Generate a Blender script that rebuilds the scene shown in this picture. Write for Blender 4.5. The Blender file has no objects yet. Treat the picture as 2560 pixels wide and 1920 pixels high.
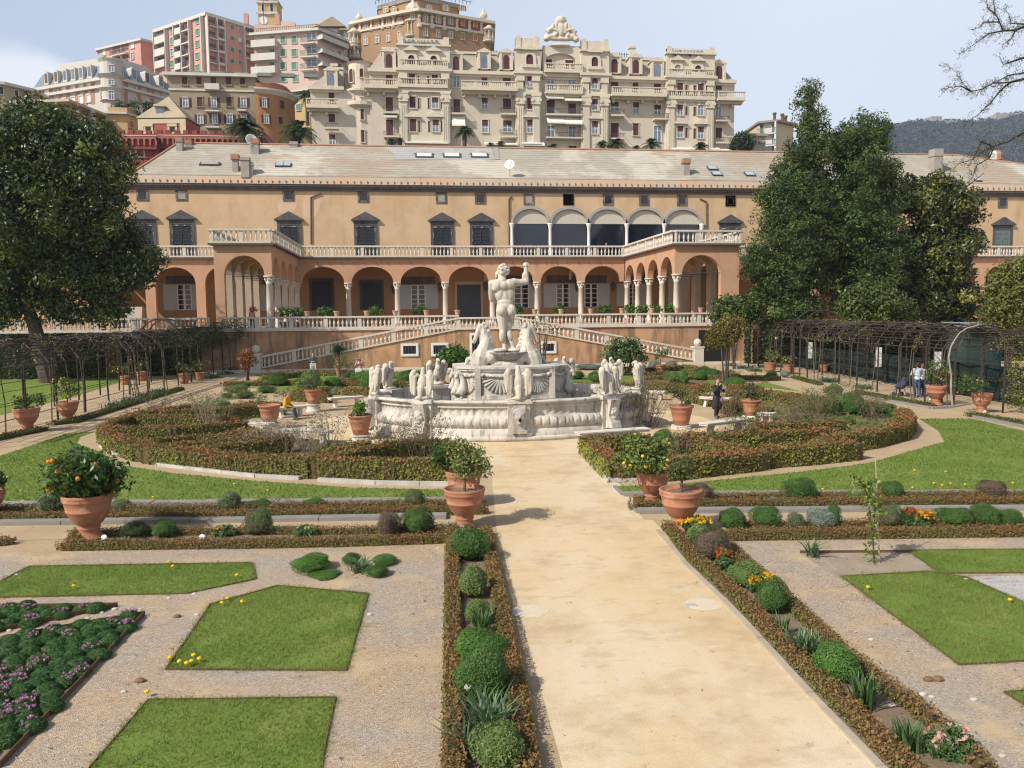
import bpy, math, random
import numpy as np
from mathutils import Vector, Matrix
rnd = random.Random(7)
rng = np.random.default_rng(11)
PI = math.pi
scene = bpy.context.scene
COL = scene.collection
R = math.radians
# ------------------------------------------------------------------ camera
F, CX, CY = 2000., 1280., 960.
YAW, PITCH, ROLL, H = R(7.1), R(5.1), 0.010, 4.6
Fv = np.array([math.sin(YAW)*math.cos(PITCH), math.cos(YAW)*math.cos(PITCH), -math.sin(PITCH)])
Rv = np.array([math.cos(YAW), -math.sin(YAW), 0.])
Uv = np.cross(Rv, Fv)
Rv, Uv = math.cos(ROLL)*Rv-math.sin(ROLL)*Uv, math.sin(ROLL)*Rv+math.cos(ROLL)*Uv
cam_d = bpy.data.cameras.new('camera'); cam = bpy.data.objects.new('camera', cam_d); COL.objects.link(cam)
cam_d.sensor_width = 36; cam_d.lens = 36*F/2560; cam_d.clip_start = .2; cam_d.clip_end = 9000
cam.matrix_world = Matrix(((Rv[0], Uv[0], -Fv[0], 0), (Rv[1], Uv[1], -Fv[1], 0), (Rv[2], Uv[2], -Fv[2], H), (0, 0, 0, 1)))
scene.camera = cam
ZM = dict(W=(0,0,1.15732),Z1=(0,0,.40687),Z2=(750,0,.27125),Z3=(1250,0,.29385),Z4=(1800,0,.34358),P1=(0,240,.28933),P2=(300,340,.27726),P3=(840,340,.27726),P4=(1380,360,.27726),P5=(1800,360,.34358),F1=(880,640,.36166),F2=(0,720,.28933),F3=(560,780,.22604),F4=(1600,720,.22904),F5=(2060,720,.22904),G1=(0,1060,.28933),G2=(560,1060,.31646),G3=(1440,1060,.26528),G4=(1900,1100,.30137),G5=(0,1480,.28933),G6=(900,1480,.27125),G7=(1900,1480,.29837),S1=(1160,640,.15676))
def px(k, x, y):
    o = ZM[k]; return o[0]+x*o[2], o[1]+y*o[2]
def ray(k, x, y):
    a, b = px(k, x, y); return Fv*F+Rv*(a-CX)-Uv*(b-CY)
def G(k, x, y, z=0.):            # point of the picture on a level plane
    d = ray(k, x, y); t = (z-H)/d[2]; return np.array([d[0]*t, d[1]*t, z])
def A(k, x, y, Y):               # point of the picture on a plane parallel to the palace front
    d = ray(k, x, y); t = Y/d[1]; return np.array([d[0]*t, Y, H+d[2]*t])
# ------------------------------------------------------------------ materials
MATS = {}
def _new(name):
    m = bpy.data.materials.new(name); m.use_nodes = True
    nt = m.node_tree; nt.nodes.clear(); MATS[name] = m
    return m, nt, nt.nodes, nt.links
def _noise(N, L, vec, scale, detail=4, rough=.6, stretch=None):
    t = N.new('ShaderNodeTexNoise'); t.inputs['Scale'].default_value = scale; t.inputs['Detail'].default_value = detail; t.inputs['Roughness'].default_value = rough
    if stretch:
        mp = N.new('ShaderNodeMapping'); mp.inputs['Scale'].default_value = stretch; L.new(vec, mp.inputs['Vector']); vec = mp.outputs[0]
    L.new(vec, t.inputs['Vector']); return t.outputs[0]
def _ramp(N, L, fac, a, b):
    r = N.new('ShaderNodeMapRange'); r.inputs[1].default_value = a; r.inputs[2].default_value = b; L.new(fac, r.inputs[0]); return r.outputs[0]
def _mix(N, L, fac, a, b, typ='MIX'):
    m = N.new('ShaderNodeMix'); m.data_type = 'RGBA'; m.blend_type = typ
    for v, s in ((fac, 0), (a, 6), (b, 7)):
        if hasattr(v, 'is_linked'): L.new(v, m.inputs[s])
        elif s == 0: m.inputs[0].default_value = v
        else: m.inputs[s].default_value = (*v, 1)
    return m.outputs[2]
def mat(name, c, c2=None, scale=2., lay=(), rough=.85, spec=.3, bump=0, bscale=30, stretch=None, metal=0, lo=.35, hi=.65, brick=None):
    """lay: extra layers (colour, scale, lo, hi, stretch, strength)"""
    if name in MATS: return MATS[name]
    m, nt, N, L = _new(name)
    out = N.new('ShaderNodeOutputMaterial'); p = N.new('ShaderNodeBsdfPrincipled'); L.new(p.outputs[0], out.inputs[0])
    p.inputs['Roughness'].default_value = rough; p.inputs['Metallic'].default_value = metal; p.inputs['Specular IOR Level'].default_value = spec
    g = N.new('ShaderNodeNewGeometry'); pos = g.outputs['Position']
    if c2 is None: c2 = tuple(v*.82 for v in c)
    col = _mix(N, L, _ramp(N, L, _noise(N, L, pos, scale, 5, .65, stretch), lo, hi), c, c2)
    for (lc, ls, l0, l1, lst, am) in lay:
        f = _ramp(N, L, _noise(N, L, pos, ls, 5, .65, lst), l0, l1)
        if am < 1:
            k = N.new('ShaderNodeMath'); k.operation = 'MULTIPLY'; L.new(f, k.inputs[0]); k.inputs[1].default_value = am; f = k.outputs[0]
        col = _mix(N, L, f, col, lc)
    if brick:                       # rows of slates: (row height, colour factor)
        sx = N.new('ShaderNodeSeparateXYZ'); L.new(pos, sx.inputs[0])
        a = N.new('ShaderNodeMath'); a.operation = 'MULTIPLY_ADD'; L.new(sx.outputs[2], a.inputs[0]); a.inputs[1].default_value = 1/brick[0]
        L.new(_noise(N, L, pos, 1.2, 3, .5), a.inputs[2])
        b = N.new('ShaderNodeMath'); b.operation = 'FRACT'; L.new(a.outputs[0], b.inputs[0])
        col = _mix(N, L, _ramp(N, L, b.outputs[0], brick[2], brick[2]-.2), col, brick[1], 'MULTIPLY')
    L.new(col, p.inputs['Base Color'])
    if bump:
        bp = N.new('ShaderNodeBump'); bp.inputs['Strength'].default_value = bump; bp.inputs['Distance'].default_value = .02
        L.new(_noise(N, L, pos, bscale, 4, .6), bp.inputs['Height']); L.new(bp.outputs[0], p.inputs['Normal'])
    return m
def leafmat(name, c0, c1, c2, rough=.5, trans=.3, spec=.35):
    if name in MATS: return MATS[name]
    m, nt, N, L = _new(name)
    out = N.new('ShaderNodeOutputMaterial'); p = N.new('ShaderNodeBsdfPrincipled'); t = N.new('ShaderNodeBsdfTranslucent'); mx = N.new('ShaderNodeMixShader')
    a = N.new('ShaderNodeAttribute'); a.attribute_name = 'tint'
    cr = N.new('ShaderNodeValToRGB'); e = cr.color_ramp.elements
    e[0].position = 0; e[0].color = (*c0, 1); e[1].position = 1; e[1].color = (*c2, 1); x = e.new(.5); x.color = (*c1, 1)
    L.new(a.outputs['Fac'], cr.inputs[0]); L.new(cr.outputs[0], p.inputs['Base Color']); L.new(cr.outputs[0], t.inputs[0])
    p.inputs['Roughness'].default_value = rough; p.inputs['Specular IOR Level'].default_value = spec
    mx.inputs[0].default_value = trans; L.new(p.outputs[0], mx.inputs[1]); L.new(t.outputs[0], mx.inputs[2]); L.new(mx.outputs[0], out.inputs[0])
    return m
# ------------------------------------------------------------------ mesh building
class MB:
    def __init__(s): s.v = []; s.f = []; s.mi = []; s.M = None; s.m = 0
    def add(s, vs, fs):
        o = len(s.v)
        if s.M is not None:
            M = s.M; vs = [tuple(M @ Vector(v)) for v in vs]
        s.v += [tuple(v) for v in vs]; s.f += [tuple(i+o for i in f) for f in fs]; s.mi += [s.m]*len(fs)
        return s
    def hexa(s, c):                  # 8 corners: bottom ring, top ring
        return s.add(c, [(3,2,1,0),(4,5,6,7),(0,1,5,4),(1,2,6,5),(2,3,7,6),(3,0,4,7)])
    def box(s, x0, x1, y0, y1, z0, z1):
        return s.hexa([(x0,y0,z0),(x1,y0,z0),(x1,y1,z0),(x0,y1,z0),(x0,y0,z1),(x1,y0,z1),(x1,y1,z1),(x0,y1,z1)])
    def prism(s, pts, z0, z1):       # plan polygon (counter-clockwise) from z0 to z1
        n = len(pts)
        return s.add([(p[0],p[1],z0) for p in pts]+[(p[0],p[1],z1) for p in pts], [tuple(range(n-1,-1,-1)), tuple(range(n,2*n))]+[(i,(i+1)%n,n+(i+1)%n,n+i) for i in range(n)])
    def plate(s, pts, e):            # 3D polygon pushed along vector e
        n = len(pts); e = np.array(e)
        return s.add([tuple(p) for p in pts]+[tuple(np.array(p)+e) for p in pts], [tuple(range(n-1,-1,-1)), tuple(range(n,2*n))]+[(i,(i+1)%n,n+(i+1)%n,n+i) for i in range(n)])
    def lathe(s, prof, c=(0,0,0), n=12, sx=1, sy=1, a0=0, a1=2*PI, fl=None):
        full = abs(a1-a0-2*PI) < 1e-6; m = n if full else n+1; vs = []; fs = []
        for j, (r, z) in enumerate(prof):
            for i in range(m):
                a = a0+(a1-a0)*i/n; q = r+(fl(j, a) if fl else 0)
                vs.append((c[0]+q*sx*math.cos(a), c[1]+q*sy*math.sin(a), c[2]+z))
        for j in range(len(prof)-1):
            for i in range(n):
                k = (i+1) % m if full else i+1
                fs.append((j*m+i, j*m+k, (j+1)*m+k, (j+1)*m+i))
        if full:
            if prof[0][0] > 1e-4: fs.append(tuple(range(m-1,-1,-1)))
            if prof[-1][0] > 1e-4: fs.append(tuple((len(prof)-1)*m+i for i in range(m)))
        return s.add(vs, fs)
    def tube(s, pts, rad, n=6):
        pts = [Vector(p) for p in pts]; vs = []; fs = []
        if not hasattr(rad, '__len__'): rad = [rad]*len(pts)
        for i, p in enumerate(pts):
            d = (pts[min(i+1, len(pts)-1)]-pts[max(i-1, 0)]).normalized()
            u = d.orthogonal().normalized() if i == 0 else (u-d*u.dot(d)).normalized()
            w = d.cross(u)
            for k in range(n):
                a = 2*PI*k/n; vs.append(tuple(p+(u*math.cos(a)+w*math.sin(a))*rad[i]))
        for i in range(len(pts)-1):
            for k in range(n): fs.append((i*n+k, i*n+(k+1) % n, (i+1)*n+(k+1) % n, (i+1)*n+k))
        fs += [tuple(range(n-1,-1,-1)), tuple((len(pts)-1)*n+k for k in range(n))]
        return s.add(vs, fs)
    def ball(s, c, r, n=10, m=7, q=None):
        r = (r, r, r) if not hasattr(r, '__len__') else r; vs = []; fs = []
        for j in range(m+1):
            t = PI*j/m
            for i in range(n):
                a = 2*PI*i/n; v = Vector((r[0]*math.sin(t)*math.cos(a), r[1]*math.sin(t)*math.sin(a), -r[2]*math.cos(t)))
                if q is not None: v = q @ v
                vs.append((c[0]+v.x, c[1]+v.y, c[2]+v.z))
        for j in range(m):
            for i in range(n): fs.append((j*n+i, j*n+(i+1) % n, (j+1)*n+(i+1) % n, (j+1)*n+i))
        return s.add(vs, fs)
    def cap(s, a, b, ra, rb, n=10):  # tapered limb with round ends
        a, b = Vector(a), Vector(b); d = (b-a)
        if d.length < 1e-5: return s.ball(a, ra)
        d.normalize(); pts = []; rr = []
        for k in (90, 60, 30): pts.append(a-d*ra*math.sin(R(k))); rr.append(max(ra*math.cos(R(k)), 1e-4))
        for k in (0, 30, 60, 90): pts.append(b+d*rb*math.sin(R(k))); rr.append(max(rb*math.cos(R(k)), 1e-4))
        pts.insert(3, a); rr.insert(3, ra)
        return s.tube(pts, rr, n)
def root_of(p):
    while p.parent: p = p.parent
    return p
def finish(name, me, mats, parent=None, smooth=False):
    for m in (mats if isinstance(mats, (list, tuple)) else [mats]): me.materials.append(m)
    if smooth and len(me.polygons): me.polygons.foreach_set('use_smooth', np.ones(len(me.polygons), dtype=bool))
    o = bpy.data.objects.new(name, me); COL.objects.link(o)
    if parent is not None:
        o.parent = parent; r = root_of(parent).location
        if r.length > 1e-6: me.transform(Matrix.Translation(-r))
    return o
def obj(name, mb, mats, parent=None, smooth=False):
    me = bpy.data.meshes.new(name); me.from_pydata(mb.v, [], mb.f)
    if any(mb.mi): me.polygons.foreach_set('material_index', mb.mi)
    me.update(); return finish(name, me, mats, parent, smooth)
def tag(o, label=None, cat=None, group=None, kind=None):
    if label: o['label'] = label
    if cat: o['category'] = cat
    if group: o['group'] = group
    if kind: o['kind'] = kind
    return o
def thing(name, label, cat, loc=(0,0,0), group=None, rz=0):
    o = bpy.data.objects.new(name, None); COL.objects.link(o); o.location = loc; o.rotation_euler = (0,0,rz); o.empty_display_size = .1
    return tag(o, label, cat, group)
def copy_tree(o, parent=None):
    c = o.copy(); COL.objects.link(c)
    if parent: c.parent = parent
    for ch in o.children: copy_tree(ch, c)
    return c
def inst(proto, used, loc, rz=0, s=1, label=None, group=None, cat=None):
    o = proto if proto.name not in used else copy_tree(proto); used.add(proto.name)
    o.location = loc; o.rotation_euler = (0,0,rz); o.scale = (s,s,s) if not hasattr(s, '__len__') else s
    return tag(o, label, cat, group)
def quads(name, V, tint, mats, parent=None, mi=None):
    """V: (n,k,3) array of n separate k-gons"""
    n, k = V.shape[:2]; me = bpy.data.meshes.new(name)
    me.vertices.add(n*k); me.vertices.foreach_set('co', V.reshape(-1).astype(np.float32))
    me.loops.add(n*k); me.loops.foreach_set('vertex_index', np.arange(n*k, dtype=np.int32))
    me.polygons.add(n); me.polygons.foreach_set('loop_start', np.arange(0, n*k, k, dtype=np.int32))
    if mi is not None: me.polygons.foreach_set('material_index', mi.astype(np.int32))
    me.update(calc_edges=True)
    if tint is not None:
        a = me.attributes.new('tint', 'FLOAT', 'FACE'); a.data.foreach_set('value', np.clip(tint, 0, 1).astype(np.float32))
    return finish(name, me, mats, parent)
def unit(v): return v/np.maximum(np.linalg.norm(v, axis=-1, keepdims=True), 1e-9)
def leaves(C, size, nrm=None, spread=.8, aspect=.5, g=rng):
    """leaf-shaped quads at C, facing roughly nrm"""
    n = len(C); d = g.normal(size=(n,3)); d = unit(d)
    N_ = d if nrm is None else unit(nrm+spread*d)
    t = unit(np.cross(N_, unit(g.normal(size=(n,3))))); b = np.cross(N_, t)
    s = size*(.7+.6*g.random(n)) if not hasattr(size, '__len__') else size
    s = s[:,None]
    return np.stack([C-t*s, C-b*s*aspect+t*s*.1, C+t*s, C+b*s*aspect+t*s*.1], 1)
def ell_points(n, ells, g=rng, shell=.55, keep_out=True):
    """points through the outer shell of a union of ellipsoids [(c, r)], with outward normals"""
    vol = np.array([r[0]*r[1]+r[1]*r[2]+r[0]*r[2] for c, r in ells]); cnt = np.maximum(1, (n*vol/vol.sum()).astype(int)); P_, N_ = [], []
    for (c, r), k in zip(ells, cnt):
        d = unit(g.normal(size=(k,3))); q = 1-(1-shell)*g.random(k)**1.6
        P_.append(np.array(c)+d*np.array(r)*q[:,None]); N_.append(unit(d/np.array(r)))
    return np.concatenate(P_), np.concatenate(N_)
def clumps(ells, nc, per, rad, size, g=rng, aspect=.5, flat=1., droop=0., spread=.9, shell=.6, tl=.5, tv=.25):
    """crown as many twig clumps of leaves; returns quads and tints"""
    C, N_ = ell_points(nc, ells, g, shell); nc = len(C)
    dd = unit(g.normal(size=(nc,per,3))); sz = (.65+.7*g.random(nc))[:,None,None]; off = dd*rad*1.55*sz*np.array([1,1,flat])*(1-.45*g.random((nc,per,1))**2)
    P_ = C[:,None]+off
    if droop: P_[:,:,2] -= droop*np.linalg.norm(off[:,:,:2], axis=2)
    nr = unit(N_[:,None]*.35+dd*1.0+np.array([0,0,.3]))
    ti = (tl+tv*g.normal(size=nc))[:,None]+.13*g.normal(size=(nc,per))
    return leaves(P_.reshape(-1,3), size, nr.reshape(-1,3), spread, aspect, g), ti.reshape(-1)
def blob(name, prims, mats, voxel=.03, smooth=4, parent=None):
    """one continuous sculpted surface out of limbs and masses"""
    mb = MB()
    for p in prims:
        if p[0] == 'c': mb.cap(*p[1:])
        elif p[0] == 'e': mb.ball(p[1], p[2], 12, 9, p[3] if len(p) > 3 else None)
        elif p[0] == 't': mb.tube(p[1], p[2], 10)
    me = bpy.data.meshes.new(name); me.from_pydata(mb.v, [], mb.f); o = bpy.data.objects.new(name, me); COL.objects.link(o)
    r = o.modifiers.new('r', 'REMESH'); r.mode = 'VOXEL'; r.voxel_size = voxel
    if smooth:
        q = o.modifiers.new('s', 'SMOOTH'); q.factor = .5; q.iterations = smooth
    dg = bpy.context.evaluated_depsgraph_get(); me2 = bpy.data.meshes.new_from_object(o.evaluated_get(dg))
    bpy.data.objects.remove(o); bpy.data.meshes.remove(me); me2.name = name
    return finish(name, me2, mats, parent, True)
def eul(x=0, y=0, z=0):
    return (Matrix.Rotation(R(z), 3, 'Z') @ Matrix.Rotation(R(y), 3, 'Y') @ Matrix.Rotation(R(x), 3, 'X'))
class Face:
    """a vertical plane: origin o, horizontal direction d; n points to the viewer's side"""
    def __init__(s, o, d):
        s.o = np.array([o[0], o[1], 0.]); d = np.array([d[0], d[1], 0.]); s.d = d/np.linalg.norm(d); s.n = np.array([s.d[1], -s.d[0], 0.])
    def uz(s, k, x, y):
        q = ray(k, x, y); c = np.array([0, 0, H]); t = ((s.o-c) @ s.n)/(q @ s.n); p = c+q*t
        return (p-s.o) @ s.d, p[2]
    def pt(s, u, z, n=0): return tuple(s.o+s.d*u+s.n*n+np.array([0,0,z]))
    def box(s, mb, u0, u1, z0, z1, n0, n1):
        return mb.hexa([s.pt(u0,z0,n1), s.pt(u1,z0,n1), s.pt(u1,z0,n0), s.pt(u0,z0,n0), s.pt(u0,z1,n1), s.pt(u1,z1,n1), s.pt(u1,z1,n0), s.pt(u0,z1,n0)])
    def poly(s, mb, uz, n0, n1): # polygon in the plane, given thickness
        return mb.plate([s.pt(u,z,n0) for u, z in uz], s.n*(n1-n0))
def arch_pts(u0, u1, zs, rise, n=14):
    c = (u0+u1)/2; h = (u1-u0)/2
    return [(c-h*math.cos(PI*i/n), zs+rise*math.sin(PI*i/n)) for i in range(n+1)]
def arch_wall(mb, f, u0, u1, z1, arches, n0, n1):
    """wall strip pierced by arches (ua, ub, zspring, rise); stands from the springing to z1"""
    zs = arches[0][2] if arches else 0; cur = u0
    for ua, ub, zs, rise in arches:
        if ua > cur+1e-4: f.box(mb, cur, ua, zs, z1, n0, n1)
        p = arch_pts(ua, ub, zs, rise)
        for a, b in zip(p, p[1:]):
            mb.hexa([f.pt(a[0],a[1],n1), f.pt(b[0],b[1],n1), f.pt(b[0],b[1],n0), f.pt(a[0],a[1],n0), f.pt(a[0],z1,n1), f.pt(b[0],z1,n1), f.pt(b[0],z1,n0), f.pt(a[0],z1,n0)])
        cur = ub
    if u1 > cur+1e-4: f.box(mb, cur, u1, zs, z1, n0, n1)
BAL = [(.05,0),(.09,.06),(.05,.14),(.1,.36),(.085,.52),(.045,.8),(.07,.9),(.09,1)]
def balustrade(mb, p0, p1, h=1.0, gap=.32, post=3.0, w=.3, ends=(1,1), seg=6, rb=1.0):
    """stone balusters between a plinth and a rail, from p0 to p1 (may slope)"""
    p0, p1 = np.array(p0, float), np.array(p1, float); d = p1-p0; L_ = np.linalg.norm(d[:2]); e = d/L_; n = np.array([-e[1], e[0], 0.])
    def sl(t0, t1, z0, z1, hw):
        q = []
        for z in (z0, z1):
            for t, sg in ((t0,1),(t1,1),(t1,-1),(t0,-1)): q.append(tuple(p0+e*t-n*sg*hw+np.array([0,0,z])))
        mb.hexa(q)
    sl(0, L_, 0, .12*h, w/2); sl(0, L_, .86*h, h, w/2+.03)
    k = max(1, round(L_/post)); pw = .17
    for i in range(k+1):
        if (i == 0 and not ends[0]) or (i == k and not ends[1]): continue
        t = L_*i/k; sl(max(0,t-pw), min(L_,t+pw), .12*h, .86*h, w/2-.03)
    for i in range(k):
        a = L_*i/k+pw; b = L_*(i+1)/k-pw; m = max(1, int((b-a)/gap))
        for j in range(m):
            c = p0+e*(a+(b-a)*(j+.5)/m); mb.lathe([(r*rb, .12*h+z*.74*h) for r, z in BAL], c, seg)
# ------------------------------------------------------------------ palace
ochre = mat('ochre plaster', (.53,.375,.22), (.475,.33,.185), .7, lay=[((.58,.42,.28), .25, .48, .64, None, .55), ((.36,.24,.13), .9, .52, .68, (1,1,.2), .45)], bump=.15, bscale=8)
terra = mat('orange plaster', (.50,.305,.195), (.44,.26,.16), .6, lay=[((.55,.30,.16), .3, .5, .7, None, .5), ((.33,.18,.11), 1.1, .52, .68, (1,1,.15), .5)], bump=.12, bscale=8)
oldwall = mat('weathered orange plaster', (.42,.25,.145), (.33,.185,.10), .5, lay=[((.54,.33,.19), .4, .47, .6, None, .75), ((.15,.095,.06), 1.3, .48, .62, (1,1,.12), .7), ((.38,.31,.25), .22, .62, .7, None, .5)], bump=.3, bscale=6)
slate = mat('stone slates', (.37,.335,.275), (.305,.275,.22), .5, lay=[((.50,.46,.38), .09, .5, .56, (1,1,1), .7), ((.325,.25,.18), .075, .53, .58, (1,2,2), .75), ((.24,.20,.155), 2.2, .6, .72, (.5,1,5), .8), ((.52,.47,.39), 3, .6, .72, (.4,1,6), .6)], bump=.5, bscale=5, brick=(.36,(.74,.72,.69),.3))
gutter = mat('eaves stone', (.46,.36,.26), (.40,.33,.26), .5, lay=[((.50,.30,.19), .35, .5, .6, None, .6), ((.25,.2,.16), 1.2, .58, .7, (1,1,.3), .6)])
darkst = mat('dark slate stone', (.055,.052,.055), (.10,.095,.095), 1.5, rough=.7)
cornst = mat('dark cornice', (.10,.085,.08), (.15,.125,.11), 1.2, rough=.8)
shut_d = mat('dark green shutters', (.022,.028,.034), (.032,.04,.046), 4, rough=.6)
shut_w = mat('pale grey shutters', (.42,.45,.47), (.38,.41,.43), 2, rough=.6)
marble = mat('balustrade marble', (.60,.545,.46), (.52,.47,.40), 1.2, lay=[((.24,.22,.20), 2.2, .6, .75, (1,1,.4), .7)], bump=.2, bscale=18)
colst = mat('column marble', (.60,.54,.45), (.52,.46,.38), .8, lay=[((.34,.31,.27), 1.5, .58, .72, (1,1,.3), .5)])
cream = mat('cream vault plaster', (.52,.42,.28), (.46,.37,.25), .6)
glass = mat('dark window glass', (.012,.013,.018), (.02,.022,.03), .4, rough=.06, spec=.6)
glassb = mat('loggia glass', (.010,.011,.020), (.016,.018,.028), .3, rough=.05, spec=.7)
whitew = mat('white paint', (.70,.69,.66), (.62,.61,.58), 3, rough=.6)
blindm = mat('beige blind', (.50,.46,.38), (.47,.43,.355), 2, rough=.8)
concrete = mat('grey render', (.34,.31,.27), (.27,.245,.21), 1.5, lay=[((.2,.18,.15), 2.5, .6, .7, None, .6)])
brown = mat('rusty metal', (.16,.095,.06), (.11,.07,.05), 3, rough=.8)
terrac = mat('terracotta', (.38,.165,.095), (.31,.135,.075), 2.5, lay=[((.50,.34,.25), 3.2, .55, .70, None, .65), ((.30,.14,.09), 5, .6, .75, (1,1,.4), .5)], rough=.85, bump=.15, bscale=25)
YU, YI, YT, YS = 93., 88., 69., 66.4
ZT, ZB = 3.4, 10.55            # terrace floor, underside of the balcony
pal = thing('palace', 'long ochre Renaissance palace with arcaded loggia and grey slate roof', 'palace', (4, 93, 0))
fu, fi = Face((0,YU),(1,0)), Face((0,YI),(1,0))
XL, XR = -33., 84.
# upper wall, with the five tall loggia openings cut through it
op = []
for k, x0, x1 in (('P3',1595,1915),('P4',0,318),('P4',340,660),('P4',685,1000),('P4',1022,1338)):
    op.append((fu.uz(k,x0,600)[0], fu.uz(k,x1,600)[0]))
op[0] = (op[0][0], fu.uz('P3',1912,700)[0]); op[1] = (fu.uz('P3',1945,700)[0], op[1][1])
zsp = fu.uz('P4',500,720)[1]; zcr = fu.uz('P4',500,592)[1]; ZTOP = 19.0
mb = MB(); fu.box(mb, XL, op[0][0], ZB, ZTOP, -.5, 0); fu.box(mb, op[4][1], XR, ZB, ZTOP, -.5, 0)
arch_wall(mb, fu, op[0][0], op[4][1], ZTOP, [(a, b, zsp, zcr-zsp) for a, b in op], -.5, 0)
mb.box(XL, XR, YU+.5, YU+14, 0, ZTOP)
obj('wall', mb, ochre, pal)
mb = MB()                                                       # back wall of the loggia below
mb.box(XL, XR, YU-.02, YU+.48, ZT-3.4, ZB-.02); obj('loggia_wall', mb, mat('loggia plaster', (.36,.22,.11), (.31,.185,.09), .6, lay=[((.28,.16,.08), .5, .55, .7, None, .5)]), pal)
for a, b in op:
    w = MB(); p = [(a,ZB+.1),(b,ZB+.1)]+arch_pts(a,b,zsp,zcr-zsp)[::-1]
    fu.poly(w, p, -.34, -.3); o = obj('loggia_window', w, glassb, pal)
    w = MB(); p = [(a+.03,zsp),(b-.03,zsp)]+arch_pts(a+.03,b-.03,zsp,zcr-zsp-.04)[1:-1][::-1]
    fu.poly(w, p, -.29, -.2); obj('blind', w, blindm, o)
    w = MB(); q = arch_pts(a-.02,b+.02,zsp,zcr-zsp+.02); q2 = arch_pts(a-.3,b+.3,zsp,zcr-zsp+.38)
    for i in range(len(q)-1):
        fu.poly(w, [q[i],q[i+1],q2[i+1],q2[i]][::-1], 0, .09)
    obj('arch_moulding', w, mat('grey stone', (.36,.34,.31), (.30,.285,.26), 1), o)
for x in [op[0][0]-.16]+[(op[i][1]+op[i+1][0])/2 for i in range(4)]+[op[4][1]+.16]:
    w = MB(); w.lathe([(.24,0),(.24,.15),(.19,.2),(.175,zsp-ZB-.7),(.2,zsp-ZB-.55),(.3,zsp-ZB-.12),(.33,zsp-ZB)], (x,YU-.12,ZB+.02), 12); obj('column', w, whitew, pal, True)
def ped_window(k, cx, w=205, top=690, y=None, op_=False):
    u, z = fu.uz(k, cx, top); hw = 1.32; w_ = MB()
    fu.poly(w_, [(u-hw-.28,z-1.0),(u+hw+.28,z-1.0),(u+hw+.28,z-.88),(u,z),(u-hw-.28,z-.88)], 0, .34)
    fu.box(w_, u-hw, u+hw, z-1.55, z-1.0, 0, .1)
    for s in (-1,1): fu.box(w_, u+s*(hw-.14)-.14, u+s*(hw-.14)+.14, ZB+.05, z-1.55, 0, .12)
    o = obj('window', w_, darkst, pal)
    g = MB(); fu.box(g, u-hw+.28, u+hw-.28, ZB+.05, z-1.55, 0, .03)
    for s in (-1,1):
        a, b = sorted((u+s*.04, u+s*(hw-.34)))
        for zz in np.arange(ZB+.3, z-1.75, .16): fu.box(g, a+.1, b-.1, zz, zz+.11, .03, .075)
        fu.box(g, a, a+.1, ZB+.05, z-1.6, .03, .1); fu.box(g, b-.1, b, ZB+.05, z-1.6, .03, .1); fu.box(g, a, b, 12.5, 12.7, .031, .102)
    obj('shutter', g, shut_g if op_ else shut_d, o)
    if not op_:
        g = MB(); fu.box(g, u-hw+.26, u+hw-.26, z-1.72, z-1.6, .03, .14)
        for s in (-1,1): fu.box(g, u+s*(hw-.3)-.035, u+s*(hw-.3)+.035, ZB+2.2, z-1.6, .03, .13)
        obj('frame', g, mat('flaked frame', (.06,.055,.055), (.38,.34,.30), 2.2, lo=.5, hi=.62), o)
shut_g = mat('grey green shutters', (.13,.17,.17), (.16,.2,.2), 3)
for k, cx, tp in (('P2',205,668),('P2',553,668),('P2',1523,680),('P3',265,684),('P3',955,690),('P3',1308,692),('P4',1605,637)): ped_window(k, cx, top=tp)
ped_window('P5', 2060, top=532, op_=True)
for k, cx, t in (('P2',200,480),('P2',552,480),('P2',1517,485),('P3',245,497),('P3',948,508),('P3',1300,513),('P3',1737,522),('P3',2095,525),('P4',147,453),('P4',505,455),('P4',830,458),('P4',1172,460),('P4',1610,466),('P5',2057,391),('P5',75,375)):
    u, z = fu.uz(k, cx, t); w = MB(); s = .56
    for a, b, c, d in ((-.62,-.42,0,1.25),(.42,.62,0,1.25),(-.42,.42,0,.2),(-.42,.42,1.05,1.25)): fu.box(w, u+a, u+b, z-d, z-c, 0, .08)
    o = obj('attic_window', w, mat('attic frame', (.075,.065,.06), (.24,.2,.17), 2, lo=.45, hi=.65), pal)
    g = MB(); fu.box(g, u-.42, u+.42, z-1.05, z-.2, 0, .03); obj('pane', g, glass if int(cx) % 3 else concrete, o)
# eaves and roof
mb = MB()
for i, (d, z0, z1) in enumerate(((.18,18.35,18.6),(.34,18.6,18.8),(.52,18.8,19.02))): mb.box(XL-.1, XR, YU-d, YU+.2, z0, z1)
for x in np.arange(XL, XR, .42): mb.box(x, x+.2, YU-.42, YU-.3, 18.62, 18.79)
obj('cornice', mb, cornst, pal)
mb = MB(); mb.add([(XL-.3,YU-.62,19.02),(XR,YU-.62,19.02),(XR,YU-.35,19.95),(XL+.2,YU-.35,19.95),(XL-.3,YU+.5,19.02),(XR,YU+.5,19.02),(XR,YU+.5,19.95),(XL+.2,YU+.5,19.95)], [(0,1,2,3),(4,7,6,5),(3,2,6,7),(0,4,5,1),(0,3,7,4),(1,5,6,2)])
mb.m = 1
for x in np.arange(XL+.3, XR, .74): mb.box(x, x+.05, YU-.66, YU-.56, 19.12, 19.42)
obj('eaves_parapet', mb, [gutter, brown], pal)
xa = A('P2',95,340,92.7)[0]; xb = A('P2',525,88,100.)[0]; xr1 = A('P5',1720,95,100.)[0]; zr = 24.75; ye = YU-.4
mb = MB()
def slope(x, t):  return (x, ye+t*(100-ye), 19.9+t*(zr-19.9))
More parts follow.
